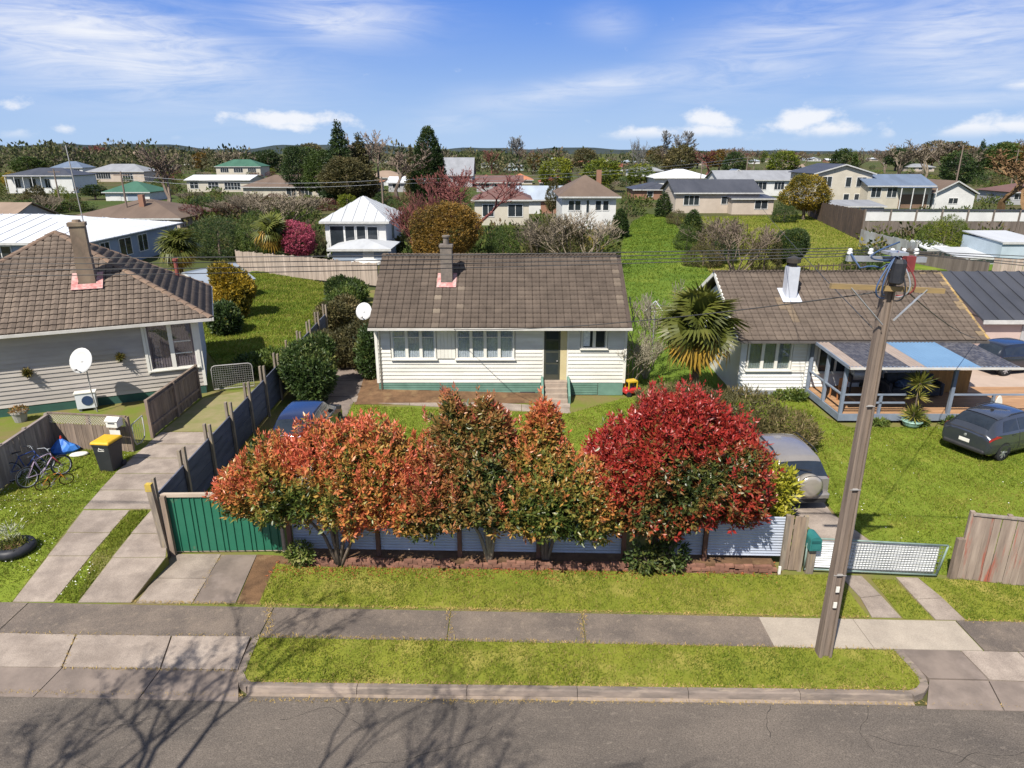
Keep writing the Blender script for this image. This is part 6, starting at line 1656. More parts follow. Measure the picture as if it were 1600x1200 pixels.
for s in (1, -1):
    for u_ in (4.78, 6.6): patch('door_seam', M_TRIM, u_, u_+.035, 1.2, 4.0, s, .003, n=1)
    patch('sill_trim', M_TRIM, 2.4, 8.2, .25, .9, s, .006)
patch('tailgate_strip', M_TRIM, .75, 1.0, 4.6, 8, 0, .012)
patch('rear_spoiler', hb_p, 3.35, 3.9, 5.2, 8, 0, .03)
add_wheels(t, (.80, 3.40), .893, .325)
b = MB(); b.box(.05, 0, .38, .2, 1.45, .16); o = b.build('bumper_skirt', M_TRIM, t); o.modifiers.new('b', 'BEVEL').width = .05
b = MB(); b.box(-.005, 0, .62, .02, .36, .12); b.build('number_plate', M_WHITE, t)
b = MB(); b.lathe([(.045, -.006), (.05, 0), (.045, .006)], 14, (-.005, 0, .80), 'x'); b.build('badge', M_RIM, t)
for s in (1, -1):
    b = MB(); b.tube([(1.2, s*.57, 1.49), (1.3, s*.57, 1.53), (2.1, s*.57, 1.52), (2.2, s*.57, 1.46)], .015, 6); b.build('roof_rail', M_TRIM, t, smooth=True)
b = MB(); b.box(1.2, 0, 1.52, .12, .05, .06); b.build('aerial_fin', M_TRIM, t)
# ---- blue hatchback in the drive behind the hedge
bl_p = paint('dark_blue_paint', (.012, .022, .075))
ST2 = [(0.0, .45, .72, .76, .70, .84, .55), (.04, .34, .78, .84, .77, .92, .60), (.25, .28, .83, .90, .80, 1.12, .58), (.55, .25, .84, .92, .80, 1.38, .56), (1.0, .22, .845, .91, .80, 1.45, .57), (1.7, .20, .845, .89, .80, 1.46, .57), (2.2, .20, .84, .88, .80, 1.42, .56), (2.6, .20, .84, .87, .79, 1.22, .58), (3.0, .20, .84, .86, .78, .94, .68), (3.4, .22, .82, .80, .75, .85, .62), (3.72, .28, .74, .70, .66, .72, .5), (3.82, .36, .62, .6, .55, .62, .4)]
t, body, ev, patch = car('parked_car', 'dark blue hatchback in the driveway between the plank fence and the hedge', 'car', (-7.5, 21.2, 0), R(88), ST2, bl_p, None, .3)
patch('rear_window', M_CGLASS, 1.2, 2.85, 5.2, 8, 0, .008); patch('windscreen', M_CGLASS, 6.1, 7.8, 5.1, 8, 0, .008)
for s in (1, -1):
    patch('side_window', M_CGLASS, 3.0, 4.6, 4.15, 4.85, s, .006); patch('side_window', M_CGLASS, 4.75, 7.0, 4.15, 4.85, s, .006, u1b=6.4)
    patch('tail_light', M_TAIL, .9, 2.0, 3.0, 4.2, s, .008)
    b = MB(); b.box(2.75, s*.92, .98, .15, .16, .12); b.build('mirror', M_TRIM, t)
add_wheels(t, (.65, 3.05), .845, .30)
# ---- black car by the garage
bk_p = paint('black_paint', (.012, .016, .028))
bxp = G(1583, 556)
t, body, ev, patch = car('parked_car', 'black car parked on the pale concrete beside the dark roofed garage', 'car', (22.35, 31.2, .02), R(14), ST2, bk_p, None, .3)
patch('rear_window', M_CGLASS, 1.2, 2.85, 5.2, 8, 0, .008); patch('windscreen', M_CGLASS, 6.1, 7.8, 5.1, 8, 0, .008)
for s in (1, -1): patch('side_window', M_CGLASS, 3.0, 6.6, 4.15, 4.85, s, .006); patch('tail_light', M_TAIL, .9, 2.0, 3.0, 4.2, s, .008)
add_wheels(t, (.65, 3.05), .845, .30)
MB().box(-.005, 0, .62, .02, .42, .12).build('number_plate', MYEL, t)

# ================================================================== vegetation near the houses
def trunk_mesh(b, base, fork, limbs, r0, rng, n=7):
    """a short trunk with limbs that rise and spread to the given points"""
    bx, by, bz = base
    for (x, y, z) in limbs:
        m1 = (bx+(x-bx)*.18+rng.uniform(-.06, .06), by+(y-by)*.18, bz+(z-bz)*.4); m2 = (bx+(x-bx)*.55+rng.uniform(-.08, .08), by+(y-by)*.55, bz+(z-bz)*.72)
        b.tube([(bx+rng.uniform(-.05, .05), by, bz-.1), m1, m2, (x, y, z)], [r0, r0*.75, r0*.5, r0*.2], n)
M_BARK = mat('grey_bark', (.19, .15, .115), (.11, .085, .07), rough=.9, scale=5, detail=7, bump=.5, bscale=30, stretch=(4, 4, 1), spec=.1)
M_BARKP = mat('pale_bark', (.30, .26, .19), (.19, .16, .12), rough=.9, scale=5, detail=7, bump=.4, bscale=30, stretch=(4, 4, 1), spec=.1)
LM_OR = leafmat('orange_hedge_leaf', [(0, (.045, .075, .014)), (.25, (.15, .17, .034)), (.45, (.34, .23, .052)), (.7, (.47, .18, .055)), (1, (.50, .11, .055))], rough=.38, transl=.22, spec=.5)
LM_BR = leafmat('bronze_hedge_leaf', [(0, (.03, .055, .014)), (.28, (.14, .155, .04)), (.5, (.29, .19, .055)), (.75, (.38, .15, .055)), (1, (.36, .075, .05))], rough=.38, transl=.22, spec=.5)
LM_RED = leafmat('red_hedge_leaf', [(0, (.03, .052, .014)), (.30, (.12, .13, .032)), (.46, (.22, .10, .032)), (.68, (.33, .045, .025)), (1, (.33, .030, .024))], rough=.38, transl=.2, spec=.5)
def photinia(name, label, base, ells, n, lm, young, limbs, bark, L=.125, k=9, seed=1, spikes=()):
    L = L*1.16; n = int(n*.84)
    rng = np.random.default_rng(seed); t = thing(name, label, 'shrub', (*base, 0))
    E = [(x-base[0], y-base[1], 1.10+(z-1.0)*.90, a, b_, c*.88) for x, y, z, a, b_, c in ells]
    cz = sum(e[2] for e in E)/len(E)
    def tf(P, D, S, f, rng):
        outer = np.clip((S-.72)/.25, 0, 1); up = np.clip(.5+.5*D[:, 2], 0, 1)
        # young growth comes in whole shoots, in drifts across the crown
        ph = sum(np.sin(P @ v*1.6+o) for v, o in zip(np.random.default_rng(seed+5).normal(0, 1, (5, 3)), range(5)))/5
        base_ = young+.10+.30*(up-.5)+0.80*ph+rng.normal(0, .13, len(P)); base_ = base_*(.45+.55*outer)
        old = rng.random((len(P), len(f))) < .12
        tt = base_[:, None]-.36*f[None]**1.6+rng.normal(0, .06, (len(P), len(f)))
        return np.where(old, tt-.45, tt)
    me = shoots_mesh('crown', E, n, k, L, .40, lm, tf, rng=rng, depth=.10, lump=.20, up=.75, zmin=.75, out=.13)
    link('crown', me, t)
    # long upright shoots of new growth above the crown
    P, D, S = shell_points(E, n//9, rng, .03, .20, 1.2, .10); P = P[D[:, 2] > .15]; q = len(P); kk = 15
    hgt = rng.uniform(.10, .34, q)*(1+.5*(P[:, 2] > np.percentile(P[:, 2], 80))); dr_ = norm(np.stack([rng.normal(0, .22, q), rng.normal(0, .22, q), np.ones(q)], 1)+.25*norm(P*np.array([1, 1, 0])))
    j = np.arange(kk); pos = P[:, None, :]+dr_[:, None, :]*(hgt[:, None]*(j/kk)[None])[..., None]
    th = j*2.4; side = np.stack([np.cos(th), np.sin(th), np.zeros(kk)], 1); ax = side[None]*(.95-.6*j/kk)[None, :, None]+dr_[:, None, :]*(.35+.7*j/kk)[None, :, None]
    Ls = (L*.8)*rng.uniform(.7, 1.2, (q, kk)); tq = young+.12+.25*(j/kk)[None]+rng.normal(0, .10, (q, 1))+rng.normal(0, .05, (q, kk))
    link('new_shoots', leaves_mesh('new_shoots', pos.reshape(-1, 3), ax.reshape(-1, 3), Ls.ravel(), Ls.ravel()*.34, np.clip(tq, 0, 1).ravel(), lm, rng=rng), t)
    b = MB(); rr = random.Random(seed)
    trunk_mesh(b, (0, 0, 0), .5, [(x-base[0], y-base[1], z) for x, y, z in limbs], .055, rr)
    b.build('trunk', bark, t, smooth=True)
    return t
fy = lambda px: onF(px, -.30)[1]
TY = onF(700)[1]-.22
photinia('photinia_shrub', 'broad photinia with bright orange red new leaves leaning over the green gate', (-4.4, TY),
         [(-5.75, 15.25, 2.45, 1.25, 1.15, 1.00), (-4.5, 15.45, 2.55, 1.65, 1.35, 1.22), (-3.2, 15.3, 2.4, 1.45, 1.15, 1.05), (-2.6, 15.0, 1.95, 1.0, .9, .75), (-6.2, 15.1, 2.15, .85, .85, .75)], 5200, LM_OR, .64,
         [(-6.0, 15.2, 2.1), (-5.0, 15.4, 2.4), (-4.2, 15.3, 2.7), (-3.3, 15.2, 2.3), (-2.6, 15.0, 1.9), (-4.7, 14.9, 1.9)], M_BARK, seed=3)
photinia('photinia_shrub', 'tall bronze and green photinia with upright shoots in front of the house windows', (-.55, TY),
         [(-1.15, 15.5, 2.6, 1.05, 1.0, 1.2), (-1.45, 15.6, 3.6, .62, .6, .75), (-.6, 15.6, 3.55, .50, .55, .80), (-.3, 15.05, 2.05, 1.0, .95, .9), (-1.85, 15.05, 2.05, .9, .9, .9), (-1.1, 14.85, 1.85, .8, .7, .5), (-1.5, 15.65, 4.2, .26, .26, .42), (-.68, 15.65, 4.2, .24, .24, .40)], 4700, LM_BR, .54,
         [(-1.5, 15.5, 3.6), (-.6, 15.5, 3.4), (-1.8, 15.3, 2.2), (-.2, 15.2, 2.1), (-1.0, 15.4, 2.8)], M_BARKP, seed=11)
photinia('photinia_shrub', 'spreading photinia of dull orange and olive leaves left of the crimson one', (.85, TY),
         [(.75, 15.6, 3.55, .48, .5, .75), (.65, 15.5, 2.75, .85, .85, .85), (1.3, 15.0, 2.15, 1.1, 1.0, .98), (.3, 14.95, 1.9, .9, .9, .8), (2.0, 14.9, 1.9, .8, .85, .85), (.8, 15.6, 4.1, .22, .22, .38), (2.2, 14.95, 1.6, .5, .6, .5)], 4200, LM_OR, .52,
         [(.75, 15.5, 3.5), (1.4, 15.2, 2.4), (.3, 15.2, 2.0), (2.0, 15.1, 2.0), (1.2, 15.0, 1.9)], M_BARK, seed=23)
photinia('photinia_shrub', 'round deep crimson photinia, the reddest of the row, beside the wire gate', (3.95, TY-.02),
         [(4.05, 15.45, 3.05, 1.75, 1.5, 1.45), (3.2, 15.3, 2.5, 1.25, 1.2, 1.15), (5.0, 15.3, 2.65, 1.3, 1.2, 1.2), (5.45, 15.1, 2.1, .85, .9, .85), (3.0, 15.05, 1.9, .85, .9, .75), (4.1, 14.95, 1.75, 1.15, .8, .65), (4.0, 15.6, 3.95, .95, .9, .68)], 6800, LM_RED, .68,
         [(3.1, 15.2, 2.3), (3.8, 15.4, 3.2), (4.6, 15.3, 3.0), (5.3, 15.2, 2.3), (4.2, 15.0, 1.8), (2.8, 15.1, 1.9)], M_BARKP, seed=37)

def bush(name, label, base, ells, n, lm, L, k=7, cat='shrub', seed=1, young=.5, amp=.4, Wr=.42, up=.5, depth=.13, lump=.15, limbs=True, bark=None, group=None, zmin=.05, spread=1.2, scale=1.0):
    rng = np.random.default_rng(seed); t = thing(name, label, cat, (base[0], base[1], base[2] if len(base) > 2 else 0), 0, group)
    E = ells
    def tf(P, D, S, f, rng):
        ph = sum(np.sin(P @ v*1.3/scale+o) for v, o in zip(np.random.default_rng(seed+5).normal(0, 1, (5, 3)), range(5)))/5
        b_ = young+amp*ph+rng.normal(0, .14, len(P)); return b_[:, None]-.18*f[None]+rng.normal(0, .08, (len(P), len(f)))
    link('crown', shoots_mesh('crown', E, n, k, L, Wr, lm, tf, rng=rng, depth=depth, lump=lump, up=up, zmin=zmin, spread=spread, stem=L*.8), t)
    if limbs:
        b = MB(); rr = random.Random(seed); top = max(e[2] for e in E)
        trunk_mesh(b, (0, 0, 0), .5, [(e[0], e[1], e[2]) for e in E[:4]], .04*max(1, top*.6), rr, 6); b.build('trunk', bark or M_BARK, t, smooth=True)
    return t
LM_DG = leafmat('dark_green_leaf', [(0, (.018, .036, .010)), (.5, (.042, .075, .018)), (.8, (.09, .12, .028)), (1, (.16, .16, .045))], rough=.5)
LM_OL = leafmat('olive_brown_leaf', [(0, (.05, .05, .018)), (.5, (.115, .10, .035)), (.8, (.19, .145, .06)), (1, (.26, .19, .09))], rough=.6)
LM_YG = leafmat('yellow_green_leaf', [(0, (.08, .115, .012)), (.5, (.22, .24, .022)), (.8, (.36, .34, .03)), (1, (.45, .40, .06))], rough=.45)
LM_YEL = leafmat('golden_leaf', [(0, (.075, .085, .012)), (.45, (.20, .15, .018)), (.75, (.38, .25, .02)), (1, (.46, .32, .04))], rough=.55)
LM_RUST = leafmat('rust_gold_leaf', [(0, (.05, .045, .012)), (.4, (.16, .10, .018)), (.75, (.30, .17, .03)), (1, (.36, .22, .05))], rough=.55)
LM_MG = leafmat('mid_green_leaf', [(0, (.03, .055, .010)), (.5, (.075, .115, .02)), (.8, (.13, .16, .03)), (1, (.2, .2, .06))], rough=.55)
LM_PINK = leafmat('pink_blossom', [(0, (.18, .03, .05)), (.5, (.40, .07, .12)), (1, (.55, .16, .22))], rough=.6)
LM_MAR = leafmat('maroon_leaf', [(0, (.05, .018, .014)), (.5, (.12, .04, .03)), (1, (.19, .07, .05))], rough=.55)

sh = (6.55, 16.35)
bush('variegated_shrub', 'yellow green variegated shrub between the red photinia and the silver car', sh, [(0, 0, 1.35, .62, .65, .80), (.35, -.15, 1.7, .55, .5, .45), (.15, -.45, .9, .6, .5, .6), (-.2, .2, 2.0, .5, .5, .5)], 620, LM_YG, .22, 7, seed=5, Wr=.36, young=.62)
bush('pepper_shrub', 'dark leafy low shrub growing through the fence gap under the crimson photinia', (3.3, onF(1000)[1]-.35), [(0, 0, .42, .5, .3, .42), (.7, .05, .55, .4, .3, .5)], 170, LM_DG, .15, 6, seed=8, young=.7)
bush('pepper_shrub', 'small pale shrub by the green gate under the orange photinia', (-5.4, onF(500)[1]-.30), [(0, 0, .35, .4, .25, .35)], 90, LM_MG, .12, 6, seed=9, young=.7)
bush('camellia_bush', 'big dark green bush between the plank fence and the drive, behind the blue car', (-8.6, 27.6), [(-.1, .0, 1.2, 1.0, 1.05, 1.1), (.30, -.5, 1.0, .88, .9, 1.0), (-.35, .6, 1.7, .8, .9, .8), (.1, 1.2, 1.9, .7, .8, .65)], 2600, LM_DG, .15, 7, seed=13, young=.52)
bush('juniper_shrub', 'spiky olive brown shrub behind the crimson photinia under the palm', (8.2, 23.2), [(0, 0, .9, 1.5, 1.2, .9), (-1.6, .6, 1.0, 1.1, 1.0, .95), (1.5, -.9, .6, 1.2, 1.1, .62), (-2.6, 1.2, .8, .9, .9, .8)], 2700, LM_OL, .20, 7, seed=17, Wr=.16, young=.5, up=.9, amp=.5)
bush('round_bush', 'small dark green bush at the far right corner of the back lawn', (*G(533, 472), 0), [(0, 0, .9, 1.05, .9, .85), (.9, .2, .8, .8, .8, .75)], 1200, LM_DG, .2, 7, seed=19, young=.55)
bush('olive_bush', 'olive bush against the end of the cream house above the side gate', (-7.1, 31.6), [(0, 0, 1.3, 1.0, 1.0, 1.25), (-1.0, .4, 1.1, .9, .9, 1.0), (-2.0, .8, .9, .8, .8, .9)], 1900, LM_OL, .17, 7, seed=21, young=.45, Wr=.3)
bush('dark_bush', 'dark bush pressed against the left end of the cream house roof', (-6.55, 30.2), [(0, 0, 1.2, .65, .8, 1.2)], 700, LM_DG, .17, 7, seed=22, young=.4)
bush('golden_shrub', 'golden yellow shrub at the left edge of the back lawn by the beige house', (*G(372, 503), 0), [(-.2, 0, 1.3, 1.0, 1.0, 1.2), (-.3, .4, 2.5, 1.1, 1.0, .9), (.5, .2, 2.0, .9, .9, .9), (-.7, .4, 3.0, .7, .7, .55)], 2300, LM_YEL, .2, 7, seed=25, young=.58, amp=.6)
bush('garden_shrub', 'low mid green shrub beside the plank fence on the back lawn', (*GL(395, 585), .27), [(0, 0, .5, .8, .8, .5), (.7, .8, .5, .7, .7, .5)], 600, LM_MG, .18, 7, seed=27)
bush('hedge_bush', 'dark green bush in shade beside the corner of the beige house', (*GL(356, 520), .27), [(0, 0, .9, .8, 1.1, .9)], 700, LM_DG, .2, 7, seed=29, young=.4)
bush('rosemary_clump', 'leafy green clump at the corner of the deck by the white wall', (12.1, 27.4), [(0, 0, .2, .5, .4, .28), (-.6, .1, .15, .4, .3, .2)], 260, LM_MG, .14, 6, seed=30, limbs=False, zmin=0)
bush('weed_clump', 'green weeds along the front of the deck near the plant pot', (15.6, 24.45), [(0, 0, .15, .5, .2, .25), (1.6, .05, .15, .6, .2, .22), (-1.4, 0, .12, .4, .2, .2)], 300, LM_MG, .13, 6, seed=31, limbs=False, zmin=0)

bush('olive_bush', 'loose olive bush past the end of the plank fence on the back lawn', (-10.3, 38.6, .1), [(0, 0, .8, 1.0, 1.3, .9), (.2, 1.8, .9, .9, 1.1, .9)], 1300, LM_OL, .2, 7, seed=33, young=.45)
bush('garden_shrub', 'mid green shrub in line with the plank fence near the far paling fence', (-10.8, 43.0, .1), [(0, 0, .8, 1.0, 1.6, .85), (.1, 2.2, .9, .9, 1.4, .9)], 1200, LM_MG, .22, 7, seed=34, young=.4)
# ---- palms: every frond is a part
def fan_frond(name, r, m, seed, droop=.3, nleaf=26, pet=.55):
    """fan leaf along +x: stalk then a pleated fan; drooping tips"""
    rng = random.Random(seed); b = MB()
    b.beam((0, 0, 0), (pet, 0, 0), .022, .012); V, T = [], []
    c = Vector((pet, 0, 0)); i0 = len(b.v)
    for i in range(nleaf):
        a = -2.15+4.3*i/(nleaf-1); l = r*(1-.22*abs(a)/2.15)*rng.uniform(.9, 1.06); w = 1.5*l*(4.3/nleaf)*.5
        d = Vector((cos(a), sin(a), 0)); s = Vector((-sin(a), cos(a), 0)); up = Vector((0, 0, 1))
        dz = -droop*l*rng.uniform(.7, 1.3)
        p0 = c; p1 = c+d*l*.55+up*(.12*l); p2 = c+d*l+up*dz
        k = len(b.v); b.v += [tuple(p0), tuple(p1-s*w*.5+up*.012), tuple(p1+s*w*.5-up*.012), tuple(p2)]
        b.f += [(k, k+1, k+2), (k+1, k+3, k+2)]
    me = b.mesh(name, m); tt = [rng.random()]*len(b.v)
    a = me.attributes.new('tint', 'FLOAT', 'POINT'); a.data.foreach_set('value', [min(1, max(0, .5+.5*v[0]/(r+pet)-.35+rng.uniform(-.1, .1))) for v in b.v])
    return me
LM_PALM = leafmat('palm_green', [(0, (.035, .055, .012)), (.5, (.10, .115, .02)), (1, (.26, .22, .05))], rough=.45, objvar=.25)
LM_PALMY = leafmat('palm_yellow', [(0, (.12, .085, .02)), (.5, (.34, .21, .03)), (1, (.46, .30, .07))], rough=.5, objvar=.2)
def palm(label, base, h, r, nf, seed, yellow=.3, tr=.14, pet=.55):
    t = thing('palm_tree', label, 'palm', base); rng = random.Random(seed)
    b = MB(); zs = [(tr*1.1, -.1), (tr, .3)]+[(tr*(1.0+.15*(i % 2)), .3+(h-.3)*i/10) for i in range(1, 10)]+[(tr*1.5, h-.05), (tr*.6, h+.15)]
    b.lathe(zs, 10); b.build('trunk', mat('palm_bark', (.13, .09, .055), (.08, .055, .035), rough=.95, scale=8, bump=.8, bscale=25), t)
    G_ = [fan_frond('frond', r, LM_PALM, seed*10+i, .12+.14*i, 24, pet) for i in range(3)]; Y_ = [fan_frond('frond', r*.95, LM_PALMY, seed*10+5+i, .5+.12*i, 22, pet*.8) for i in range(2)]
    for i in range(nf):
        f = i/(nf-1); el = R(74)-f*R(132)+rng.gauss(0, .16); az = i*2.39996+rng.gauss(0, .15)
        me = rng.choice(Y_) if f > 1-yellow and rng.random() < .85 else rng.choice(G_)
        z = h+.08-.35*f
        M4 = Matrix.Translation((0, 0, z)) @ Matrix.Rotation(az, 4, 'Z') @ Matrix.Rotation(-el, 4, 'Y') @ Matrix.Rotation(rng.gauss(0, .5), 4, 'X') @ Matrix.Scale(rng.uniform(.85, 1.12)*(1-.15*abs(f-.5)), 4)
        link('frond', me, t, mtx=M4)
    return t
pb = (7.62, 27.0)
palm('fan palm with drooping yellow lower fronds beside the white house on the right', (pb[0], pb[1], 0), 3.2, 1.12, 58, 4, .30, .14, .85)
palm('fan palm with yellow dead skirt behind the beige house roof', (*G(285, 432), 0), 2.5, 1.5, 46, 6, .35)
palm('fan palm beside the pink blossom tree behind the paling fence', (*G(430, 412), 0), 3.0, 1.5, 40, 8, .4)

# ---- yucca in a pot by the deck
yp = thing('yucca_plant', 'two headed yucca in a pale green pot at the front of the deck', 'plant', (15.35, 24.35, 0))
MB().lathe([(.20, 0), (.30, .10), (.36, .24), (.38, .25), (.36, .28), (.33, .25)], 16).build('pot', mat('pale_green_pot', (.25, .40, .34), (.19, .31, .27), rough=.5, scale=3), yp)
b = MB(); b.tube([(0, 0, .2), (.05, .02, .9), (.02, .0, 1.75)], [.06, .05, .045], 8); b.tube([(.05, 0, .2), (.02, .05, .5)], .05, 7); b.build('stem', M_BARK, yp, smooth=True)
LM_YUC = leafmat('yucca_leaf', [(0, (.06, .085, .015)), (.5, (.15, .165, .03)), (1, (.33, .27, .06))], rough=.45)
for zc_, r_, n in ((1.75, .62, 170), (1.25, .5, 60), (.45, .55, 130)):
    rng = np.random.default_rng(int(zc_*10)); el = rng.uniform(-.5, 1.45, n); az_ = rng.uniform(0, 6.28, n); A = np.stack([np.cos(az_)*np.cos(el), np.sin(az_)*np.cos(el), np.sin(el)], 1)
    link('leaf_head', leaves_mesh('leaf_head', np.array([0.02, 0, zc_])+A*.04, A, r_*rng.uniform(.75, 1.1, n), np.full(n, .045), np.clip(.5+rng.normal(0, .2, n)-.3*(el < 0)*-1, 0, 1), LM_YUC), yp)
# ================================================================== the neighbourhood behind
ZG = -.16
def roofmat(name, c, c2=None, rough=.8): return mat(name, c, c2 or tuple(x*.8 for x in c), rough=rough, scale=.5, detail=6, stretch=(1, .3, 1), spec=.25, col3=tuple(x*.65 for x in c), s3=.25, lo3=.58, hi3=.85)
RM = dict(white=roofmat('white_steel_roof', (.60, .61, .63), (.52, .54, .56), .5), pale=roofmat('pale_grey_roof', (.46, .475, .49), (.39, .405, .42), .55), grey=roofmat('grey_steel_roof', (.25, .26, .28)), dark=roofmat('charcoal_steel_roof', (.045, .048, .058), (.065, .068, .08), .5),
          brown=roofmat('brown_tile_roof', (.145, .105, .08)), red=roofmat('red_tile_roof', (.30, .09, .06)), orange=roofmat('orange_tile_roof', (.42, .17, .09)), green=roofmat('green_steel_roof', (.05, .13, .09)), blue=roofmat('blue_steel_roof', (.13, .17, .24)),
          plum=roofmat('plum_tile_roof', (.15, .085, .075)), tan=roofmat('tan_tile_roof', (.27, .20, .15)), steel=roofmat('blue_grey_steel_roof', (.33, .38, .44)))
def wallmat(name, c): return mat(name, c, tuple(x*.86 for x in c), rough=.75, scale=.7, detail=5, spec=.2)
WM = dict(white=wallmat('white_wall', (.60, .60, .58)), cream=wallmat('cream_wall', (.49, .45, .37)), beige=wallmat('beige_wall', (.47, .40, .33)), brick=wallmat('brick_wall', (.28, .15, .10)), blue=wallmat('blue_grey_wall', (.30, .35, .42)),
          lblue=wallmat('light_blue_wall', (.42, .50, .55)), grey=wallmat('grey_wall', (.36, .36, .36)), brown=wallmat('brown_wall', (.20, .13, .09)), pink=wallmat('pink_grey_wall', (.46, .36, .32)))
M_FR = mat('white_joinery', (.66, .66, .64), None, rough=.6); M_FASC = mat('pale_fascia', (.50, .50, .48), None, rough=.6)
HOUSES = []
def house_at(label, X, Y, Wd, D, ze, zr, roof, wm, rm, yaw=0, wins=(), doors=(), over=.5, swins=(), cat='house', name='house', chim=None, base=ZG, ribs=0, group=None, verandah=None):
    """X,Y: middle of the front wall; x right, y back in the house's own frame"""
    t = thing(name, label, cat, (X, Y, base), yaw, group); hw = Wd/2; ze -= base; zr -= base
    MB().b2(-hw, hw, 0, D, -.3, ze).build('wall', WM[wm], t)
    o = over; rb = MB(); planes = []
    if roof == 'hip':
        k = min(D/2, hw)+o; kk = min(k, hw+o-.05); r0, r1 = (-hw-o+kk, hw+o-kk); yl = D/2
        A, B, C_, D_ = (-hw-o, -o, ze), (hw+o, -o, ze), (hw+o, D+o, ze), (-hw-o, D+o, ze); P, Q = (r0, yl, zr), (r1, yl, zr)
        planes = [[A, B, Q, P], [B, C_, Q], [C_, D_, P, Q], [D_, A, P]]
        if r1-r0 < .06: planes = [[A, B, P], [B, C_, P], [C_, D_, P], [D_, A, P]]
    elif roof == 'gx':
        A, B, C_, D_ = (-hw-o, -o, ze), (hw+o, -o, ze), (hw+o, D+o, ze), (-hw-o, D+o, ze); P, Q = (-hw-o, D/2, zr), (hw+o, D/2, zr)
        planes = [[A, B, Q, P], [C_, D_, P, Q]]
        for x in (-hw+.02, hw-.02):
            g = MB(); g.v = [(x-.02, .02, ze-.05), (x-.02, D-.02, ze-.05), (x-.02, D/2, zr-.12), (x+.02, .02, ze-.05), (x+.02, D-.02, ze-.05), (x+.02, D/2, zr-.12)]; g.f = [(0, 1, 2), (5, 4, 3), (0, 3, 4, 1), (1, 4, 5, 2), (2, 5, 3, 0)]; g.build('gable_wall', WM[wm], t)
    elif roof == 'gy':
        A, B, C_, D_ = (-hw-o, -o, ze), (hw+o, -o, ze), (hw+o, D+o, ze), (-hw-o, D+o, ze); P, Q = (0, -o, zr), (0, D+o, zr)
        planes = [[A, P, Q, D_][::-1], [B, C_, Q, P]]
        g = MB(); g.v = [(-hw, .03, ze-.05), (hw, .03, ze-.05), (0, .03, zr-.14), (-hw, .07, ze-.05), (hw, .07, ze-.05), (0, .07, zr-.14)]; g.f = [(0, 1, 2), (5, 4, 3), (0, 3, 4, 1), (1, 4, 5, 2), (2, 5, 3, 0)]; g.build('gable_wall', WM[wm], t)
        for q in (A, B): f = MB(); f.beam((q[0], -o-.02, ze-.02), (0, -o-.02, zr-.02), .06, .22); f.build('barge_board', M_FASC, t)
    elif roof == 'skil':
        planes = [[(-hw-o, -o, ze), (hw+o, -o, ze), (hw+o, D+o, zr), (-hw-o, D+o, zr)]]
    for p in planes: rb.slab3(p, .10)
    ro = rb.build('roof', RM[rm], t)
    if roof != 'gy': MB().b2(-hw-o, hw+o, -o-.06, -o, ze-.22, ze-.01).build('fascia', M_FASC, t)
    if ribs:
        r_ = MB()
        for p in planes:
            O, a, bb, nn, Qq = plane_frame(p); xs = [q[0] for q in Qq]; x = min(xs)+ribs
            while x < max(xs)-.05:
                s = spanat(Qq, x, 0)
                if s and s[1]-s[0] > .3: r_.beam(O+a*x+bb*(s[0]+.03)+nn*.03, O+a*x+bb*(s[1]-.03)+nn*.03, .05, .05, up=tuple(nn))
                x += ribs
        r_.build('roof_ribs', RM[rm], ro, kind='stuff')
    def win(x0, x1, z0, z1, side=None, nl=None):
        f = MB(); nl = nl or max(1, round((x1-x0)/.9))
        fr_ = MB(); fr_.b2(x0-.09, x1+.09, -.06, .015, z0-.09, z0); fr_.b2(x0-.09, x1+.09, -.06, .015, z1, z1+.09); fr_.b2(x0-.09, x0, -.06, .015, z0, z1); fr_.b2(x1, x1+.09, -.06, .015, z0, z1)
        w = (x1-x0)/nl
        for i in range(1, nl): fr_.b2(x0+i*w-.04, x0+i*w+.04, -.05, .015, z0, z1)
        o_ = fr_.build('window', M_FR, t)
        for i in range(nl): MB().b2(x0+i*w+.02, x0+(i+1)*w-.02, -.03, .012, z0, z1).build('pane', M_DGLASS, o_)
        if side: o_.location = (hw*side, 0, 0); o_.rotation_euler = (0, 0, side*pi/2)
    for w in wins: win(-hw+w[0]*Wd, -hw+w[1]*Wd, w[2]*ze, w[3]*ze)
    for d in doors: MB().b2(-hw+d[0]*Wd, -hw+d[1]*Wd, -.05, .01, .05, d[2]*ze).build('door', WM[d[3]], t)
    for s, w0, w1, z0, z1 in swins: win(w0*D*(1 if s > 0 else -1), w1*D*(1 if s > 0 else -1), z0*ze, z1*ze, s) if s > 0 else win(-w1*D, -w0*D, z0*ze, z1*ze, s)
    if chim: cx, cy_, h_ = chim; MB().b2(-hw+cx*Wd-.35, -hw+cx*Wd+.35, cy_*D-.35, cy_*D+.35, ze, zr+h_).build('chimney', WM['brick'], ro)
    if verandah:
        x0, x1, dp = verandah; x0, x1 = -hw+x0*Wd, -hw+x1*Wd
        MB().b2(x0, x1, -dp, -.01, ze-.32, ze-.24).build('verandah_roof', RM[rm], t)
        n = max(2, round((x1-x0)/2.5))
        for i in range(n+1): xx = x0+.1+(x1-x0-.2)*i/n; MB().b2(xx-.06, xx+.06, -dp+.05, -dp+.17, 0, ze-.33).build('post', M_FR, t)
    return t
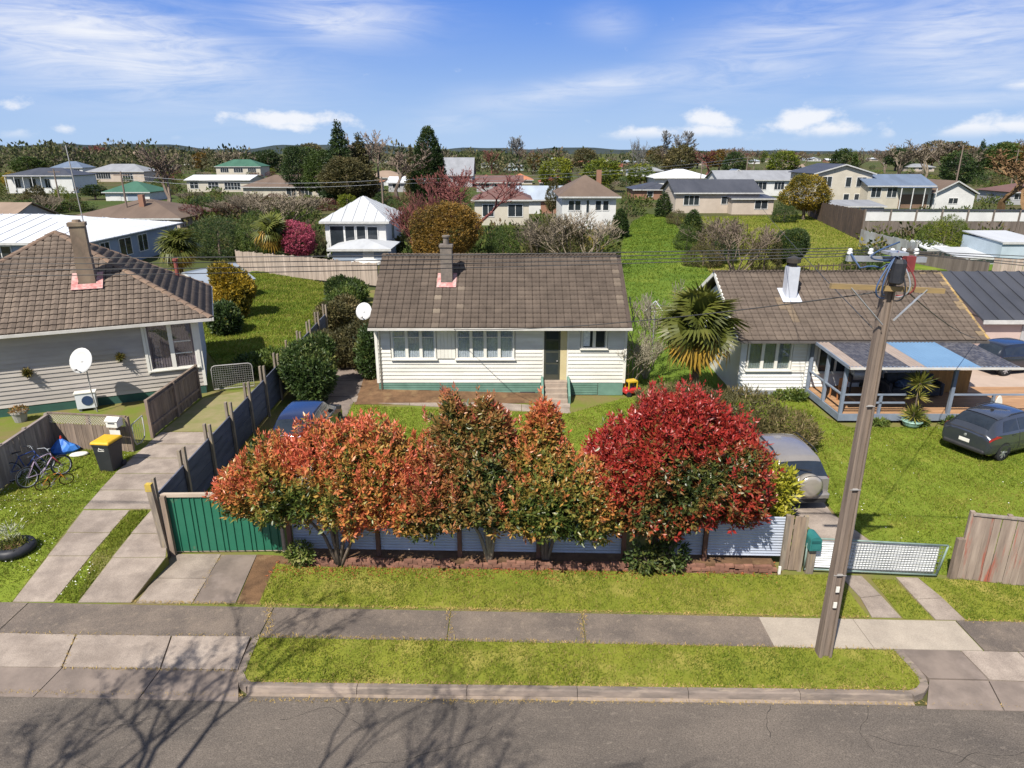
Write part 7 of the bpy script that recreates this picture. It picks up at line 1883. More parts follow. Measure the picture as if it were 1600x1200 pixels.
def fh(label, xl, xr, yb, ye, yr, D, roof, wm, rm, **k):
    Y = G(800, yb, ZG)[1]; xm = (xl+xr)/2; Xl, Xr = XA(xl, ye, Y), XA(xr, ye, Y); o = k.get('over', .5)
    yawn = k.get('yaw', 0); Wd = (Xr-Xl)/max(.5, cos(yawn))-2*o if roof != 'gy' or True else 0
    ze = ZA(ye, Y-o); yr_ = Y if roof == 'gy' else (Y+D+o if roof == 'skil' else Y+D/2); zr = max(ze+.4, ZA(yr, yr_))
    HOUSES.append((xl, xr, yb, yr)); return house_at(label, (Xl+Xr)/2, Y, max(2.0, Wd), D, ze, zr, roof, wm, rm, **k)
w3 = ((.1, .28, .42, .82), (.4, .6, .42, .82), (.72, .9, .42, .82))
# middle distance
fh('white cottage with a pale hipped roof and dark glazed verandah behind the paling fence', 500, 609, 402, 346, 306, 9.5, 'hip', 'white', 'pale', wins=((.08, .30, .30, .86), (.33, .48, .30, .86), (.52, .66, .30, .86), (.70, .86, .42, .84)), ribs=1.1, over=.45, swins=((1, .35, .5, .4, .8),))
fh('low shed with a pale roof and blue wall standing before the white cottage', 512, 612, 412, 389, 373, 5, 'hip', 'blue', 'pale', over=.4, doors=((.55, .75, .9, 'white'),))
fh('brown roofed white house with two storeys above the willow', 872, 970, 358, 307, 273, 13, 'hip', 'white', 'brown', wins=((.12, .22, .58, .86), (.24, .34, .58, .86), (.62, .72, .58, .86), (.76, .86, .58, .86), (.45, .5, .5, .88)), over=.6, swins=((1, .2, .3, .6, .85), (1, .5, .62, .6, .85)), chim=(.82, .75, .6))
fh('pale blue gabled shed with a white roof close behind the beige house', 262, 334, 490, 452, 426, 4, 'gy', 'lblue', 'steel', over=.4, yaw=R(-20), doors=((.3, .7, .8, 'blue'),), name='shed', cat='shed')
house_at('long pale blue building with a big white steel roof behind the beige house', -48, 60, 22, 17, 2.65, 4.3, 'hip', 'blue', 'white', ribs=1.4, over=.5, swins=((1, .12, .2, .3, .85), (1, .30, .42, .3, .85), (1, .5, .6, .3, .85)), wins=((.1, .25, .4, .85), (.5, .7, .4, .85)))
HOUSES.append((0, 285, 420, 332))
fh('dark brown hip roofed house just beyond the long white roof', 102, 285, 356, 341, 311, 14, 'hip', 'beige', 'brown', wins=w3, chim=(.55, .3, .8))
fh('house with tan tiled roof cut by the left edge of view', -60, 19, 368, 343, 316, 9, 'gx', 'grey', 'tan', wins=w3)
fh('house with charcoal gabled roof behind the deck house, garage wall beside the black car', 1531, 1790, 548, 500, 424, 9, 'gx', 'pink', 'dark', over=.3, ribs=.8, doors=((.25, .5, .9, 'grey'),))
fh('plum roofed cottage with cream walls behind the maroon bare trees', 736, 832, 352, 312, 288, 9, 'hip', 'cream', 'plum', wins=((.15, .35, .35, .8), (.62, .88, .35, .8)))
fh('long blue grey roofed garage with an orange door beyond the plum cottage', 806, 892, 334, 312, 290, 9, 'gx', 'white', 'steel', doors=((.45, .85, .85, 'brick'),), name='garage', cat='garage')
fh('beige bungalow with charcoal roof at the top of the green meadow', 1052, 1192, 333, 301, 280, 11, 'gx', 'beige', 'dark', wins=((.1, .28, .40, .85), (.55, .68, .45, .8)), doors=((.72, .78, .8, 'brown'),))
fh('low beige wing with charcoal lean-to roof joined to the meadow bungalow', 1142, 1213, 335, 310, 303, 6, 'skil', 'beige', 'dark', wins=((.55, .85, .35, .85),), over=.35)
fh('dark roofed brick house left of the meadow bungalow', 988, 1064, 312, 296, 284, 10, 'hip', 'brick', 'dark', wins=((.3, .42, .3, .8), (.66, .78, .3, .8)))
fh('wide white roofed hall above the charcoal roofed houses', 1020, 1118, 296, 278, 264, 14, 'hip', 'white', 'white', wins=((.3, .5, .4, .8),), over=.8)
fh('white house with a long grey roof beyond the yellow tree', 1120, 1252, 306, 281, 266, 11, 'gx', 'white', 'grey', wins=((.4, .6, .4, .85), (.7, .82, .4, .85)))
fh('small blue gabled porch in front of the long grey roof', 1126, 1178, 304, 280, 265, 5, 'gy', 'lblue', 'blue', wins=((.4, .6, .4, .7),), over=.4)
fh('two storey cream house with a charcoal gable near the white fence', 1270, 1368, 324, 272, 257, 12, 'gy', 'cream', 'dark', wins=((.14, .30, .62, .92), (.55, .64, .62, .90), (.74, .90, .62, .90), (.55, .64, .15, .40), (.74, .90, .15, .40), (.14, .30, .15, .40)), over=.5)
fh('cream house with solar panels on its blue roof and a brown balcony', 1354, 1462, 326, 290, 272, 11, 'gx', 'cream', 'blue', wins=((.05, .2, .5, .9), (.3, .45, .5, .9)), doors=((.5, .95, .62, 'brown'),), verandah=(.42, .98, 2.2))
fh('small white gabled cottage with brown roof right of the solar house', 1456, 1528, 326, 303, 283, 9, 'gy', 'white', 'brown', wins=((.38, .6, .35, .7),), over=.5)
fh('steep grey roofed church hall behind the tall dark conifer', 688, 740, 292, 274, 246, 16, 'gx', 'grey', 'grey', wins=w3)
fh('white bungalow with charcoal hip roof and verandah far to the left', 6, 114, 302, 274, 262, 11, 'hip', 'white', 'dark', wins=((.12, .2, .3, .8), (.34, .44, .3, .8), (.58, .66, .3, .8)), verandah=(.05, .6, 2))
fh('beige house with grey roof and dark wide windows, second from the left edge', 134, 226, 284, 268, 256, 12, 'hip', 'beige', 'grey', wins=((.15, .4, .3, .85), (.62, .8, .1, .8)))
fh('green roofed garage with white doors before the beige grey roofed house', 160, 236, 314, 300, 283, 9, 'hip', 'white', 'green', doors=((.1, .35, .85, 'white'), (.5, .8, .85, 'blue')), name='garage', cat='garage')
fh('long low house with a flat white roof left of the brown roofed bungalow', 288, 392, 300, 281, 273, 12, 'gx', 'cream', 'white', wins=((.05, .18, .3, .8), (.34, .5, .3, .8), (.6, .85, .2, .8)))
fh('green roofed beige house beyond the flat white roof', 335, 408, 276, 260, 249, 12, 'hip', 'cream', 'green', wins=w3)
fh('brown roofed cream bungalow with three dark windows left of the cedar', 376, 524, 308, 292, 273, 12, 'hip', 'cream', 'brown', wins=((.48, .58, .1, .85), (.64, .76, .1, .85), (.82, .9, .3, .85)))
fh('red roofed house just right of the church hall', 738, 780, 291, 282, 273, 9, 'hip', 'brick', 'red')
fh('orange roofed house right of the red roofed one', 792, 834, 288, 281, 271, 9, 'hip', 'cream', 'orange')
fh('long house with pale roof at the foot of the left hills', 168, 226, 252, 243, 235, 16, 'gx', 'pink', 'tan')
fh('big pale building on the skyline left of the cedar', 330, 376, 256, 247, 238, 18, 'gx', 'cream', 'tan')
fh('navy roofed house left of the green roofed garage', 78, 130, 276, 262, 252, 10, 'hip', 'white', 'blue', wins=w3)
fh('grey house under the bare orange trees at the right edge', 1575, 1660, 320, 300, 285, 10, 'hip', 'grey', 'plum', wins=w3)
fh('white roofed shed beside the right edge timber fences', 1447, 1492, 402, 389, 381, 4, 'skil', 'grey', 'white', name='shed', cat='shed', over=.2)
fh('low shed with pale lean-to roof right of the white roofed shed', 1496, 1566, 414, 402, 391, 4, 'skil', 'grey', 'pale', name='shed', cat='shed', over=.2)
fh('tall grey metal shed at the right edge above the timber fence', 1566, 1640, 416, 378, 369, 6, 'skil', 'steel' if 'steel' in WM else 'lblue', 'pale', name='shed', cat='shed', over=.1)
fh('row of grey solar roofed carport before the two storey cream house', 1278, 1385, 336, 322, 312, 6, 'skil', 'grey', 'grey', name='carport', cat='carport', over=.3)
# roofs of the far suburb
MARKS = [(40, 'the white verandah bungalow'), (137, 'the beige house chimney'), (200, 'the brown hip roof'), (262, 'the big bare tree'), (340, 'the flat white roof'), (450, 'the brown roofed bungalow'), (536, 'the cedar'), (600, 'the white cottage'),
         (672, 'the tall dark conifer'), (735, 'the church hall'), (790, 'the plum cottage'), (840, 'the blue grey garage'), (920, 'the brown roofed white house'), (1000, 'the meadow top'), (1060, 'the white hall'), (1120, 'the meadow bungalow'),
         (1190, 'the long grey roof'), (1255, 'the golden tree'), (1320, 'the two storey cream house'), (1405, 'the solar house'), (1490, 'the white gabled cottage'), (1560, 'the orange brown bare tree'), (1640, 'the right edge')]
rn = random.Random(12)
spots = [(30, 262), (66, 256), (255, 264), (300, 258), (420, 262), (455, 300), (640, 300), (600, 290), (655, 268), (765, 262), (780, 300), (850, 268), (905, 262), (960, 268), (985, 258), (1090, 258), (1140, 258), (1180, 256), (1230, 258), (1300, 254), (1400, 256), (1440, 268), (1585, 262), (700, 262), (545, 300), (1010, 276), (870, 300), (1240, 268)]
cols_ = ['white', 'pale', 'grey', 'brown', 'red', 'green', 'plum', 'tan', 'steel', 'orange']
for i, (x, yb) in enumerate(spots):
    rm = rn.choice(cols_); wm = rn.choice(['white', 'white', 'cream', 'beige', 'brick', 'grey']); Y = G(800, yb, ZG)[1]; wpx = rn.uniform(9, 17)/Y*F0
    hpx = 2.7/Y*F0; rp = rn.uniform(1.6, 2.4)/Y*F0; ro = rn.choice(['hip', 'gx', 'hip'])
    near = ['the treeline on the horizon', 'a belt of bare trees', 'yellow green trees', 'dark hedges', 'bushes of the next street'][i % 5]
    fh(f"small far {'hipped' if ro == 'hip' else 'gabled'} house, {rm} roof, {wm} walls, {min(MARKS, key=lambda q: abs(q[0]-x))[1].join(['beyond ', ''])}", x-wpx/2, x+wpx/2, yb, yb-hpx, yb-hpx-rp, 10, ro, wm, rm, wins=w3 if yb > 262 else w3[:2], group='far suburban houses')

n_ = 0
for _ in range(900):
    if n_ >= 46: break
    yb = rn.choice([rn.uniform(250, 262), rn.uniform(256, 275), rn.uniform(262, 300)]); x = rn.uniform(-10, 1600); Y = G(800, yb, ZG)[1]; wpx = rn.uniform(10, 17)/Y*F0; hpx = 2.7/Y*F0; rp = rn.uniform(1.6, 2.4)/Y*F0
    if 950 < x < 1130 and yb > 285: continue
    if any(x-wpx/2 < hx1+3 and x+wpx/2 > hx0-3 and yb+2 > hyr-1 and yb-hpx-rp < hyb+2 for hx0, hx1, hyb, hyr in HOUSES): continue
    rm = rn.choice(cols_); wm = rn.choice(['white', 'white', 'cream', 'beige', 'brick', 'grey', 'lblue']); ro = rn.choice(['hip', 'gx', 'hip', 'gy']); n_ += 1
    WN = {'lblue': 'light blue'}.get(wm, wm); RN = {'steel': 'blue grey'}.get(rm, rm)
    fh(f"small {RN} roofed house with {WN} walls {'left of' if x < min(MARKS, key=lambda q: abs(q[0]-x))[0] else 'right of'} {min(MARKS, key=lambda q: abs(q[0]-x))[1]}, {'near' if yb > 268 else 'far'} row", x-wpx/2, x+wpx/2, yb, yb-hpx, yb-hpx-rp, 9, ro, wm, rm, wins=w3, group='far suburban houses', chim=(.7, .5, .5) if rn.random() < .4 else None, yaw=rn.uniform(-.4, .4))

# ---- fences of the middle distance
M_GPAL = mat('dark_grey_paling', (.19, .16, .135), (.12, .10, .085), rough=.9, scale=.6, detail=7, stretch=(4, 4, .4), piece=.15, spec=.1)
wf0, wf1 = G(1345, 374), (G(1345, 374)[0]+36, G(1345, 374)[1]-1.5)
wf = paling_fence('panel_fence', 'tall grey paling fence topped with white panels across the right distance', wf0, wf1, 2.3, .36, M_GPAL, ZG, .03, posts=1, rail_z=(.5,), ph=0, thick=.04)
LW = math.hypot(wf1[0]-wf0[0], wf1[1]-wf0[1]); npn = 12
for i in range(npn):
    MB().b2(LW*i/npn+.09, LW*(i+1)/npn-.09, -.02, .03, 2.36, 3.45).build('white_panel', WM['white'], wf)
    MB().b2(LW*i/npn-.09, LW*i/npn+.09, -.14, .10, 0, 3.7).build('steel_post', M_GPAL, wf)
MB().b2(0, LW, -.10, .10, 3.5, 3.72).build('capping', MATS['charcoal_steel_roof'], wf)
paling_fence('paling_fence', 'dark brown paling fence behind the olive lawn leading to the white panels', G(1262, 336), G(1343, 374), 2.5, .3, mat('dark_brown_paling', (.11, .075, .055), (.07, .05, .04), rough=.9, scale=.6, piece=.15), ZG, .03, h2=3.6, thick=.04)
paling_fence('panel_fence', 'low fence of grey blue sheets on timber posts running towards the sheds', G(1342, 384), G(1428, 408), 1.9, .9, mat('blue_grey_sheet', (.34, .37, .38), (.24, .22, .2), rough=.7, scale=.5, piece=.2), ZG, .04, thick=.04, names=('sheet', 'rail', 'post'))
paling_fence('paling_fence', 'broken grey paling fence in front of the white roofed shed', G(1405, 405), G(1540, 432), 1.3, .3, M_GPAL, ZG, .08, thick=.03)
paling_fence('paling_fence', 'tan paling fence below the grey metal shed at the right edge', G(1548, 436), G(1680, 444), 1.9, .25, M_PALEF, ZG, .03)
paling_fence('rail_fence', 'thin dark wire fence along the end of the olive lawn behind the right house', G(1240, 432), G(1350, 428), 1.1, .55, mat('dark_batten', (.10, .08, .06), None, rough=.9), ZG, .05, gap=.24, rail_z=(.9,))

# ================================================================== trees
M_TWIG = mat('bare_twig', (.19, .15, .115), (.13, .10, .08), rough=.95, scale=1.5, piece=.2, spec=.05)
M_TWIGR = mat('maroon_twig', (.22, .085, .075), (.15, .06, .055), rough=.95, scale=1.5, piece=.15, spec=.05)
M_TWIGO = mat('ochre_twig', (.23, .145, .075), (.17, .105, .055), rough=.95, scale=1.5, piece=.15, spec=.05)
M_TWIGP = mat('pale_twig', (.205, .17, .125), (.15, .125, .095), rough=.95, scale=1.5, piece=.15, spec=.05)
M_TWIGG = mat('grey_twig', (.17, .17, .165), (.12, .12, .12), rough=.95, scale=1.5, piece=.15, spec=.05)
def bare_mesh(seed, m, levels=5, spread=.55, up=.25, thick=.022, l0=.30, split=(2, 3), tw=.0022, shrink=.74, multi=1):
    """branching bare tree of unit height: trunk mesh and twig (crown) mesh"""
    rng = random.Random(seed); tb, cb = MB(), MB()
    def grow(p, d, l, r, lev):
        q = p+d*l*.5+Vector((rng.gauss(0, .03), rng.gauss(0, .03), 0))*l; e = q+(d+Vector((rng.gauss(0, .12), rng.gauss(0, .12), .06))).normalized()*l*.5
        (tb if lev >= levels-1 else cb).tube([p, q, e], [r, r*.85, r*.7], 5 if lev >= levels-1 else 3, cap=False)
        if lev == 0: return
        for _ in range(rng.randint(*split)):
            a = Vector((rng.gauss(0, 1), rng.gauss(0, 1), rng.gauss(0, .5))).normalized(); dd = (d+a*spread*rng.uniform(.6, 1.3)+Vector((0, 0, up))).normalized()
            grow(e, dd, l*shrink*rng.uniform(.8, 1.15), max(tw, r*.62), lev-1)
        if lev <= levels-2:
            a = Vector((rng.gauss(0, 1), rng.gauss(0, 1), .3)).normalized(); grow(q, (d*.5+a).normalized(), l*shrink*.7, max(tw, r*.5), lev-1)
    for k in range(multi):
        d0 = Vector((rng.gauss(0, .05), rng.gauss(0, .05), 1)).normalized() if multi == 1 else Vector((cos(6.28*k/multi)*.5, sin(6.28*k/multi)*.5, 1)).normalized()
        grow(Vector((0, 0, -.02)), d0, l0, thick, levels)
    zm = max(v[2] for v in cb.v); s = 1/zm
    for B in (tb, cb): B.v = [(x*s, y*s, z*s) for x, y, z in B.v]
    rad = np.percentile([math.hypot(v[0], v[1]) for v in cb.v], 92)
    return tb.mesh('trunk', m), cb.mesh('crown', m), rad
def leafy_mesh(seed, ells, n, k, L, lm, Wr=.5, young=.5, amp=.35, up=.4, depth=.16, lump=.12, f=2.2, droop=0.0):
    rng = np.random.default_rng(seed)
    S0 = 6.0; E = [tuple(v*S0 for v in e) for e in ells]            # built at 6 m, scaled to a unit
    def tf(P, D, S, fr_, rng):
        ph = sum(np.sin(P @ v*.9+o) for v, o in zip(np.random.default_rng(seed+5).normal(0, 1, (5, 3)), range(5)))/5
        return (young+amp*ph+rng.normal(0, .14, len(P)))[:, None]-.15*fr_[None]+rng.normal(0, .08, (len(P), len(fr_)))
    me = shoots_mesh('crown', E, n, k, L*S0, Wr, lm, tf, rng=rng, depth=depth, lump=lump, up=up, zmin=.1, stem=L*S0*.7)
    co = np.empty(len(me.vertices)*3, np.float32); me.vertices.foreach_get('co', co); co /= S0; me.vertices.foreach_set('co', co); me.update()
    c3 = co.reshape(-1, 3); rad = np.percentile(np.hypot(c3[:, 0], c3[:, 1]), 95); top = np.percentile(c3[:, 2], 99.8)
    return me, rad, top
ROUND = [(0, 0, .62, .30, .30, .34), (.14, .05, .52, .24, .24, .26), (-.15, -.04, .5, .22, .24, .26), (.02, -.12, .42, .25, .2, .24), (.05, .1, .78, .18, .18, .2)]
BUSH = [(0, 0, .45, .48, .45, .5), (.3, .05, .36, .34, .32, .36), (-.32, -.02, .34, .32, .34, .36), (.05, -.2, .3, .4, .3, .32)]
COLUMN = [(0, 0, .14+.1*i, .17*(1-(i/9)**2.6)+.03, .17*(1-(i/9)**2.6)+.03, .12) for i in range(9)]
CONE = [(0, 0, .12+.098*i, .28*(1-i/9.2)+.012, .28*(1-i/9.2)+.012, .055) for i in range(9)]
STEM = MB().tube([(0, 0, -.05), (.01, 0, .3), (0, .01, .62)], [.032, .024, .010], 6).mesh('trunk', M_BARK)
TM = {}
def template(key, lm, lo, young, seed):
    kk = (key, lm.name, lo, young, seed)
    if kk not in TM:
        ells, up = {'round': (ROUND, .4), 'bush': (BUSH, .5), 'column': (COLUMN, 1.2), 'cone': (CONE, -.15)}[key]
        n, k, L = {0: (170, 5, .085), 1: (700, 6, .048), 2: (2200, 6, .030), 3: (5200, 6, .021)}[lo]
        TM[kk] = leafy_mesh(seed, ells, n, k, L, lm, young=young, up=up, lump=.10 if key in ('round', 'bush') else .04, depth=.2 if key == 'cone' else .14, Wr=.5)
    return TM[kk]
def place_tree(name, label, px, yb, yt, wpx, crown, trunk, rad, top=1.0, cat='tree', group=None, rz=None, zb=ZG):
    X, Y = G(px, yb, zb); h = (ZA(yt, Y)-zb)/top; w = wpx/2/F0*Y/ray(px, (yb+yt)/2)[1]/rad
    t = thing(name, label, cat, (X, Y, zb), random.uniform(0, 6.28) if rz is None else rz, group); t.scale = (w, w, h)
    if trunk: link('trunk', trunk, t)
    link('crown', crown, t); return t
def leafy(name, label, px, yb, yt, wpx, key, lm, lo=1, young=.5, seed=1, cat='tree', group=None, zb=ZG):
    me, rad, top = template(key, lm, lo, young, seed); return place_tree(name, label, px, yb, yt, wpx, me, STEM, rad, top, cat, group, zb=zb)
BT = {}
def bare(name, label, px, yb, yt, wpx, m, kind='spread', seed=1, cat='tree', group=None, zb=ZG):
    kk = (m.name, kind, seed)
    if kk not in BT:
        BT[kk] = {'spread': lambda: bare_mesh(seed, m, 6, .62, .16, .026, .26, (2, 3), .0030), 'tall': lambda: bare_mesh(seed, m, 6, .34, .42, .020, .28, (2, 3), .0032), 'shrub': lambda: bare_mesh(seed, m, 5, .5, .3, .012, .28, (2, 3), .0028, multi=6),
                  'wispy': lambda: bare_mesh(seed, m, 6, .45, .25, .014, .30, (2, 2), .0034, multi=4), 'fine': lambda: bare_mesh(seed, m, 7, .6, .16, .026, .25, (2, 2), .0040)}[kind]()
    tb, cb, rad = BT[kk]; return place_tree(name, label, px, yb, yt, wpx, cb, tb, rad, 1.0, cat, group, zb=zb)

# behind the back lawn
bare('bare_tree', 'big bare grey tree standing tall left of the palm, above the brown roof', 262, 342, 221, 96, M_TWIG, 'fine', 5)
leafy('evergreen_bush', 'broad dark evergreen bush behind the paling fence left of the palm', 345, 402, 338, 110, 'bush', LM_DG, 3, .62, 3, 'shrub')
leafy('evergreen_bush', 'mid green bush between the two fan palms', 402, 404, 330, 70, 'bush', LM_MG, 2, .42, 4, 'shrub')
leafy('evergreen_bush', 'dark bush in the gap just left of the pink blossom', 446, 404, 352, 44, 'bush', LM_DG, 2, .5, 6, 'shrub')
leafy('blossom_tree', 'small tree of deep pink blossom behind the paling fence', 466, 412, 345, 62, 'round', LM_PINK, 2, .55, 7)
leafy('garden_shrub', 'olive shrub right of the pink blossom before the white cottage', 492, 408, 358, 46, 'bush', LM_OL, 2, .45, 8, 'shrub')
leafy('maroon_shrub', 'maroon leaved bush beyond the end of the white roof', 303, 350, 318, 54, 'bush', LM_MAR, 1, .5, 9, 'shrub')
bare('bare_shrub', 'mass of pale bare twigs behind the pink blossom', 440, 360, 300, 120, M_TWIGP, 'shrub', 8, 'shrub')
bare('bare_shrub', 'grey bare shrub before the brown roofed bungalow', 400, 345, 298, 90, M_TWIGP, 'shrub', 9, 'shrub')
leafy('golden_bush', 'bright yellow bush left of the white cottage roof', 533, 318, 300, 30, 'bush', LM_YEL, 1, .8, 10, 'shrub')
leafy('rust_tree', 'rust gold leafed tree right behind the cream house chimney', 700, 430, 316, 118, 'round', LM_RUST, 3, .6, 11)
bare('bare_tree', 'maroon twigged bare tree left of the rust gold tree', 662, 420, 290, 110, M_TWIGR, 'shrub', 12)
bare('bare_tree', 'maroon twigged bare tree rising above the plum roofed cottage', 742, 380, 268, 150, M_TWIGR, 'spread', 13)
bare('bare_tree', 'maroon bare tree with thin upright twigs right of the tall dark conifer', 700, 345, 258, 90, M_TWIGR, 'wispy', 14)
bare('bare_willow', 'wide pale bare willow behind the cream house roof', 902, 428, 326, 150, M_TWIGP, 'shrub', 15)
bare('bare_willow', 'second pale bare bush left of the wide willow', 845, 420, 338, 90, M_TWIGP, 'shrub', 16)
leafy('garden_shrub', 'olive green shrub behind the willow twigs', 870, 418, 340, 100, 'bush', LM_OL, 3, .42, 17, 'shrub')
leafy('garden_shrub', 'dark green shrub behind the roof right of the chimney', 786, 424, 352, 60, 'bush', LM_MG, 2, .35, 18, 'shrub')
leafy('garden_shrub', 'dark conifer like bush at the white brown roofed house corner', 968, 372, 326, 28, 'column', LM_DG, 2, .4, 19, 'shrub')
# conifers and big trees left of centre
leafy('cypress_tree', 'tall dense dark conifer standing alone left of the church roof', 672, 318, 199, 56, 'column', LM_DG, 3, .55, 20)
leafy('cedar_tree', 'dark cedar with tiered pointed top above the brown bungalow', 536, 318, 192, 66, 'cone', LM_DG, 2, .35, 21)
leafy('evergreen_tree', 'dark palm like evergreen at the left end of the tall tree group', 470, 312, 228, 46, 'round', LM_DG, 2, .42, 22)
leafy('evergreen_tree', 'rounded grey green evergreen between the cedar and the dark end tree', 508, 314, 234, 64, 'round', LM_MG, 2, .35, 23)
leafy('evergreen_tree', 'golden green conifer right of the cedar', 566, 316, 212, 62, 'cone', LM_OL, 2, .35, 24)
leafy('evergreen_tree', 'mid green bushy tree low between cedar and conifer', 545, 320, 245, 80, 'round', LM_OL, 2, .38, 25)
bare('bare_tree', 'large bare tree behind the golden green conifer', 592, 316, 200, 100, M_TWIG, 'fine', 26)
bare('bare_tree', 'bare tree with thick pale limbs left of the tall dark conifer', 622, 322, 220, 96, M_TWIG, 'fine', 27)
leafy('evergreen_tree', 'small dark conifer close left of the tall dark conifer', 645, 314, 228, 26, 'cone', LM_OL, 1, .3, 28)
bare('poplar_tree', 'lone blue grey poplar on the skyline above the plum cottage', 811, 268, 211, 36, M_TWIGG, 'tall', 29)
bare('poplar_tree', 'tall grey poplar at the skyline left of the white hall', 1053, 282, 203, 52, M_TWIGG, 'tall', 30)
bare('poplar_tree', 'thin nearly leafless poplar left of the tall grey one', 998, 280, 212, 30, M_TWIGG, 'wispy', 31)
leafy('olive_tree', 'olive tree around the foot of the tall grey poplar', 1060, 283, 226, 54, 'round', LM_OL, 1, .4, 32)
bare('bare_tree', 'brown bare tree right of the tall grey poplar', 1102, 280, 233, 50, M_TWIGR, 'fine', 33)
for i, (x, yb, yt, w) in enumerate(((868, 300, 246, 56), (938, 300, 248, 66), (1000, 292, 256, 44))):
    leafy('willow_tree', ['yellow green willow beyond the blue grey garage', 'yellow green willow above the brown roofed white house', 'small yellow green willow left of the white hall'][i], x, yb, yt, w, 'round', LM_YG, 1, [.3, .22, .2][i], 34+i)
leafy('golden_tree', 'golden tree before the white house with long grey roof', 1255, 344, 272, 68, 'round', LM_YEL, 2, .5, 38)
leafy('round_shrub', 'clipped dark green round shrub at the corner of the olive lawn', 1225, 348, 320, 46, 'bush', LM_DG, 2, .55, 39, 'shrub')
leafy('evergreen_bush', 'upright dark shrub on the meadow edge by the bungalow', 1080, 378, 328, 36, 'column', LM_DG, 2, .6, 40, 'shrub')
leafy('evergreen_bush', 'slim dark shrub at the left side of the bungalow', 1036, 340, 300, 26, 'column', LM_DG, 1, .5, 41, 'shrub')
leafy('evergreen_bush', 'big dark shrub behind the right house chimney', 1230, 428, 356, 62, 'round', LM_DG, 3, .5, 42, 'shrub')
leafy('evergreen_bush', 'dark shrub left of the big one behind the right house', 1192, 432, 366, 60, 'bush', LM_OL, 2, .35, 43, 'shrub')
bare('bare_shrub', 'tangled bare brown bush above the ridge of the right house', 1150, 434, 340, 120, M_TWIG, 'shrub', 44, 'shrub')
bare('bare_shrub', 'bare twiggy shrub beside the meadow below the bungalow', 1120, 400, 334, 80, M_TWIGP, 'shrub', 45, 'shrub')
leafy('garden_shrub', 'olive shrub along the meadow edge below the bungalow', 1110, 398, 350, 54, 'bush', LM_OL, 2, .4, 46, 'shrub')
leafy('garden_shrub', 'dark shrub behind the pole at the end of the olive lawn', 1345, 426, 385, 70, 'bush', LM_DG, 2, .45, 47, 'shrub')
leafy('golden_bush', 'yellow green bush below the white panel fence', 1472, 396, 336, 78, 'bush', LM_YG, 3, .18, 48, 'shrub')
leafy('hedge', 'mid green hedge right of the yellow green bush', 1546, 398, 362, 110, 'bush', LM_MG, 2, .5, 49, 'hedge')
for i, (x, yb, yt, w, lm) in enumerate(((1058, 352, 328, 34, LM_OL), (1072, 392, 352, 44, LM_MG), (1098, 418, 380, 60, LM_OL), (1128, 412, 368, 50, LM_DG), (1160, 398, 366, 54, LM_OL))):
    leafy('garden_shrub', ['olive shrub at the top of the meadow near the bungalow', 'mid green shrub half way down the meadow edge', 'broad olive shrub at the foot of the meadow', 'dark shrub before the bare brown bush', 'olive shrub behind the bare brown bush'][i], x, yb, yt, w, 'bush', lm, 2, .4, 80+i, 'shrub')
# right hand skyline
for i, (x, yb, yt, w, m) in enumerate(((1400, 290, 224, 64, M_TWIGP), (1440, 290, 216, 70, M_TWIGP), (1478, 290, 220, 70, M_TWIGP), (1520, 286, 226, 60, M_TWIGP))):
    bare('bare_willow', ['pale bare tree at the left end of the right skyline row', 'tallest pale bare tree of the right skyline row', 'pale bare tree left of the small pointed conifer', 'pale bare tree behind the small pointed conifer'][i], x, yb, yt, w, m, 'fine', 50+i)
bare('bare_tree', 'wide orange brown bare tree above the white gabled cottage', 1552, 345, 232, 150, M_TWIGO, 'fine', 55)
bare('bare_tree', 'second orange brown bare tree leaning into the right edge', 1600, 340, 246, 120, M_TWIGO, 'fine', 56)
leafy('cypress_tree', 'small pointed dark conifer on the right skyline', 1524, 285, 220, 17, 'column', LM_DG, 1, .4, 57)
leafy('evergreen_tree', 'dark evergreen behind the solar house', 1488, 300, 236, 56, 'round', LM_DG, 1, .45, 58)
leafy('evergreen_tree', 'round dark tree on the skyline above the grey roof', 1146, 280, 237, 36, 'round', LM_DG, 1, .5, 59)
leafy('evergreen_tree', 'dark round tree left of the cream gable on the skyline', 1316, 280, 232, 42, 'round', LM_MG, 1, .35, 60)
bare('bare_tree', 'bare pale tree just behind the dark round skyline tree', 1336, 278, 230, 34, M_TWIGP, 'fine', 61)
leafy('willow_tree', 'yellow green tree on the skyline right of the grey roof', 1222, 280, 236, 52, 'round', LM_YG, 1, .2, 62)
leafy('willow_tree', 'pale yellow green round tree below the left hills', 88, 262, 231, 54, 'round', LM_YG, 1, .3, 63)
bare('bare_tree', 'brown bare tree below the hills right of the pale yellow one', 150, 262, 226, 46, M_TWIGR, 'fine', 33)
leafy('cypress_tree', 'tiny pointed conifer on the skyline right of the church roof', 747, 268, 236, 9, 'column', LM_DG, 0, .4, 64)
bare('bare_tree', 'brown bare tree right of the tiny pointed conifer', 768, 272, 236, 26, M_TWIGR, 'fine', 33)
leafy('cabbage_tree', 'cabbage tree with a round spiky head by the blue grey garage', 863, 342, 280, 22, 'round', LM_OL, 1, .3, 65)
# bare sapling at the end of the cream house and its twigs
bare('bare_sapling', 'pale leafless sapling between the cream house and the palm', 1008, 592, 432, 100, mat('pale_sapling', (.33, .30, .22), (.25, .22, .16), rough=.9, scale=4), 'wispy', 71, zb=-.02)
bare('bare_sapling', 'sprawling leafless shrub leaning on the end wall of the cream house', 985, 604, 515, 100, mat('pale_sapling', (.42, .38, .31)), 'shrub', 72, 'shrub', zb=-.02)
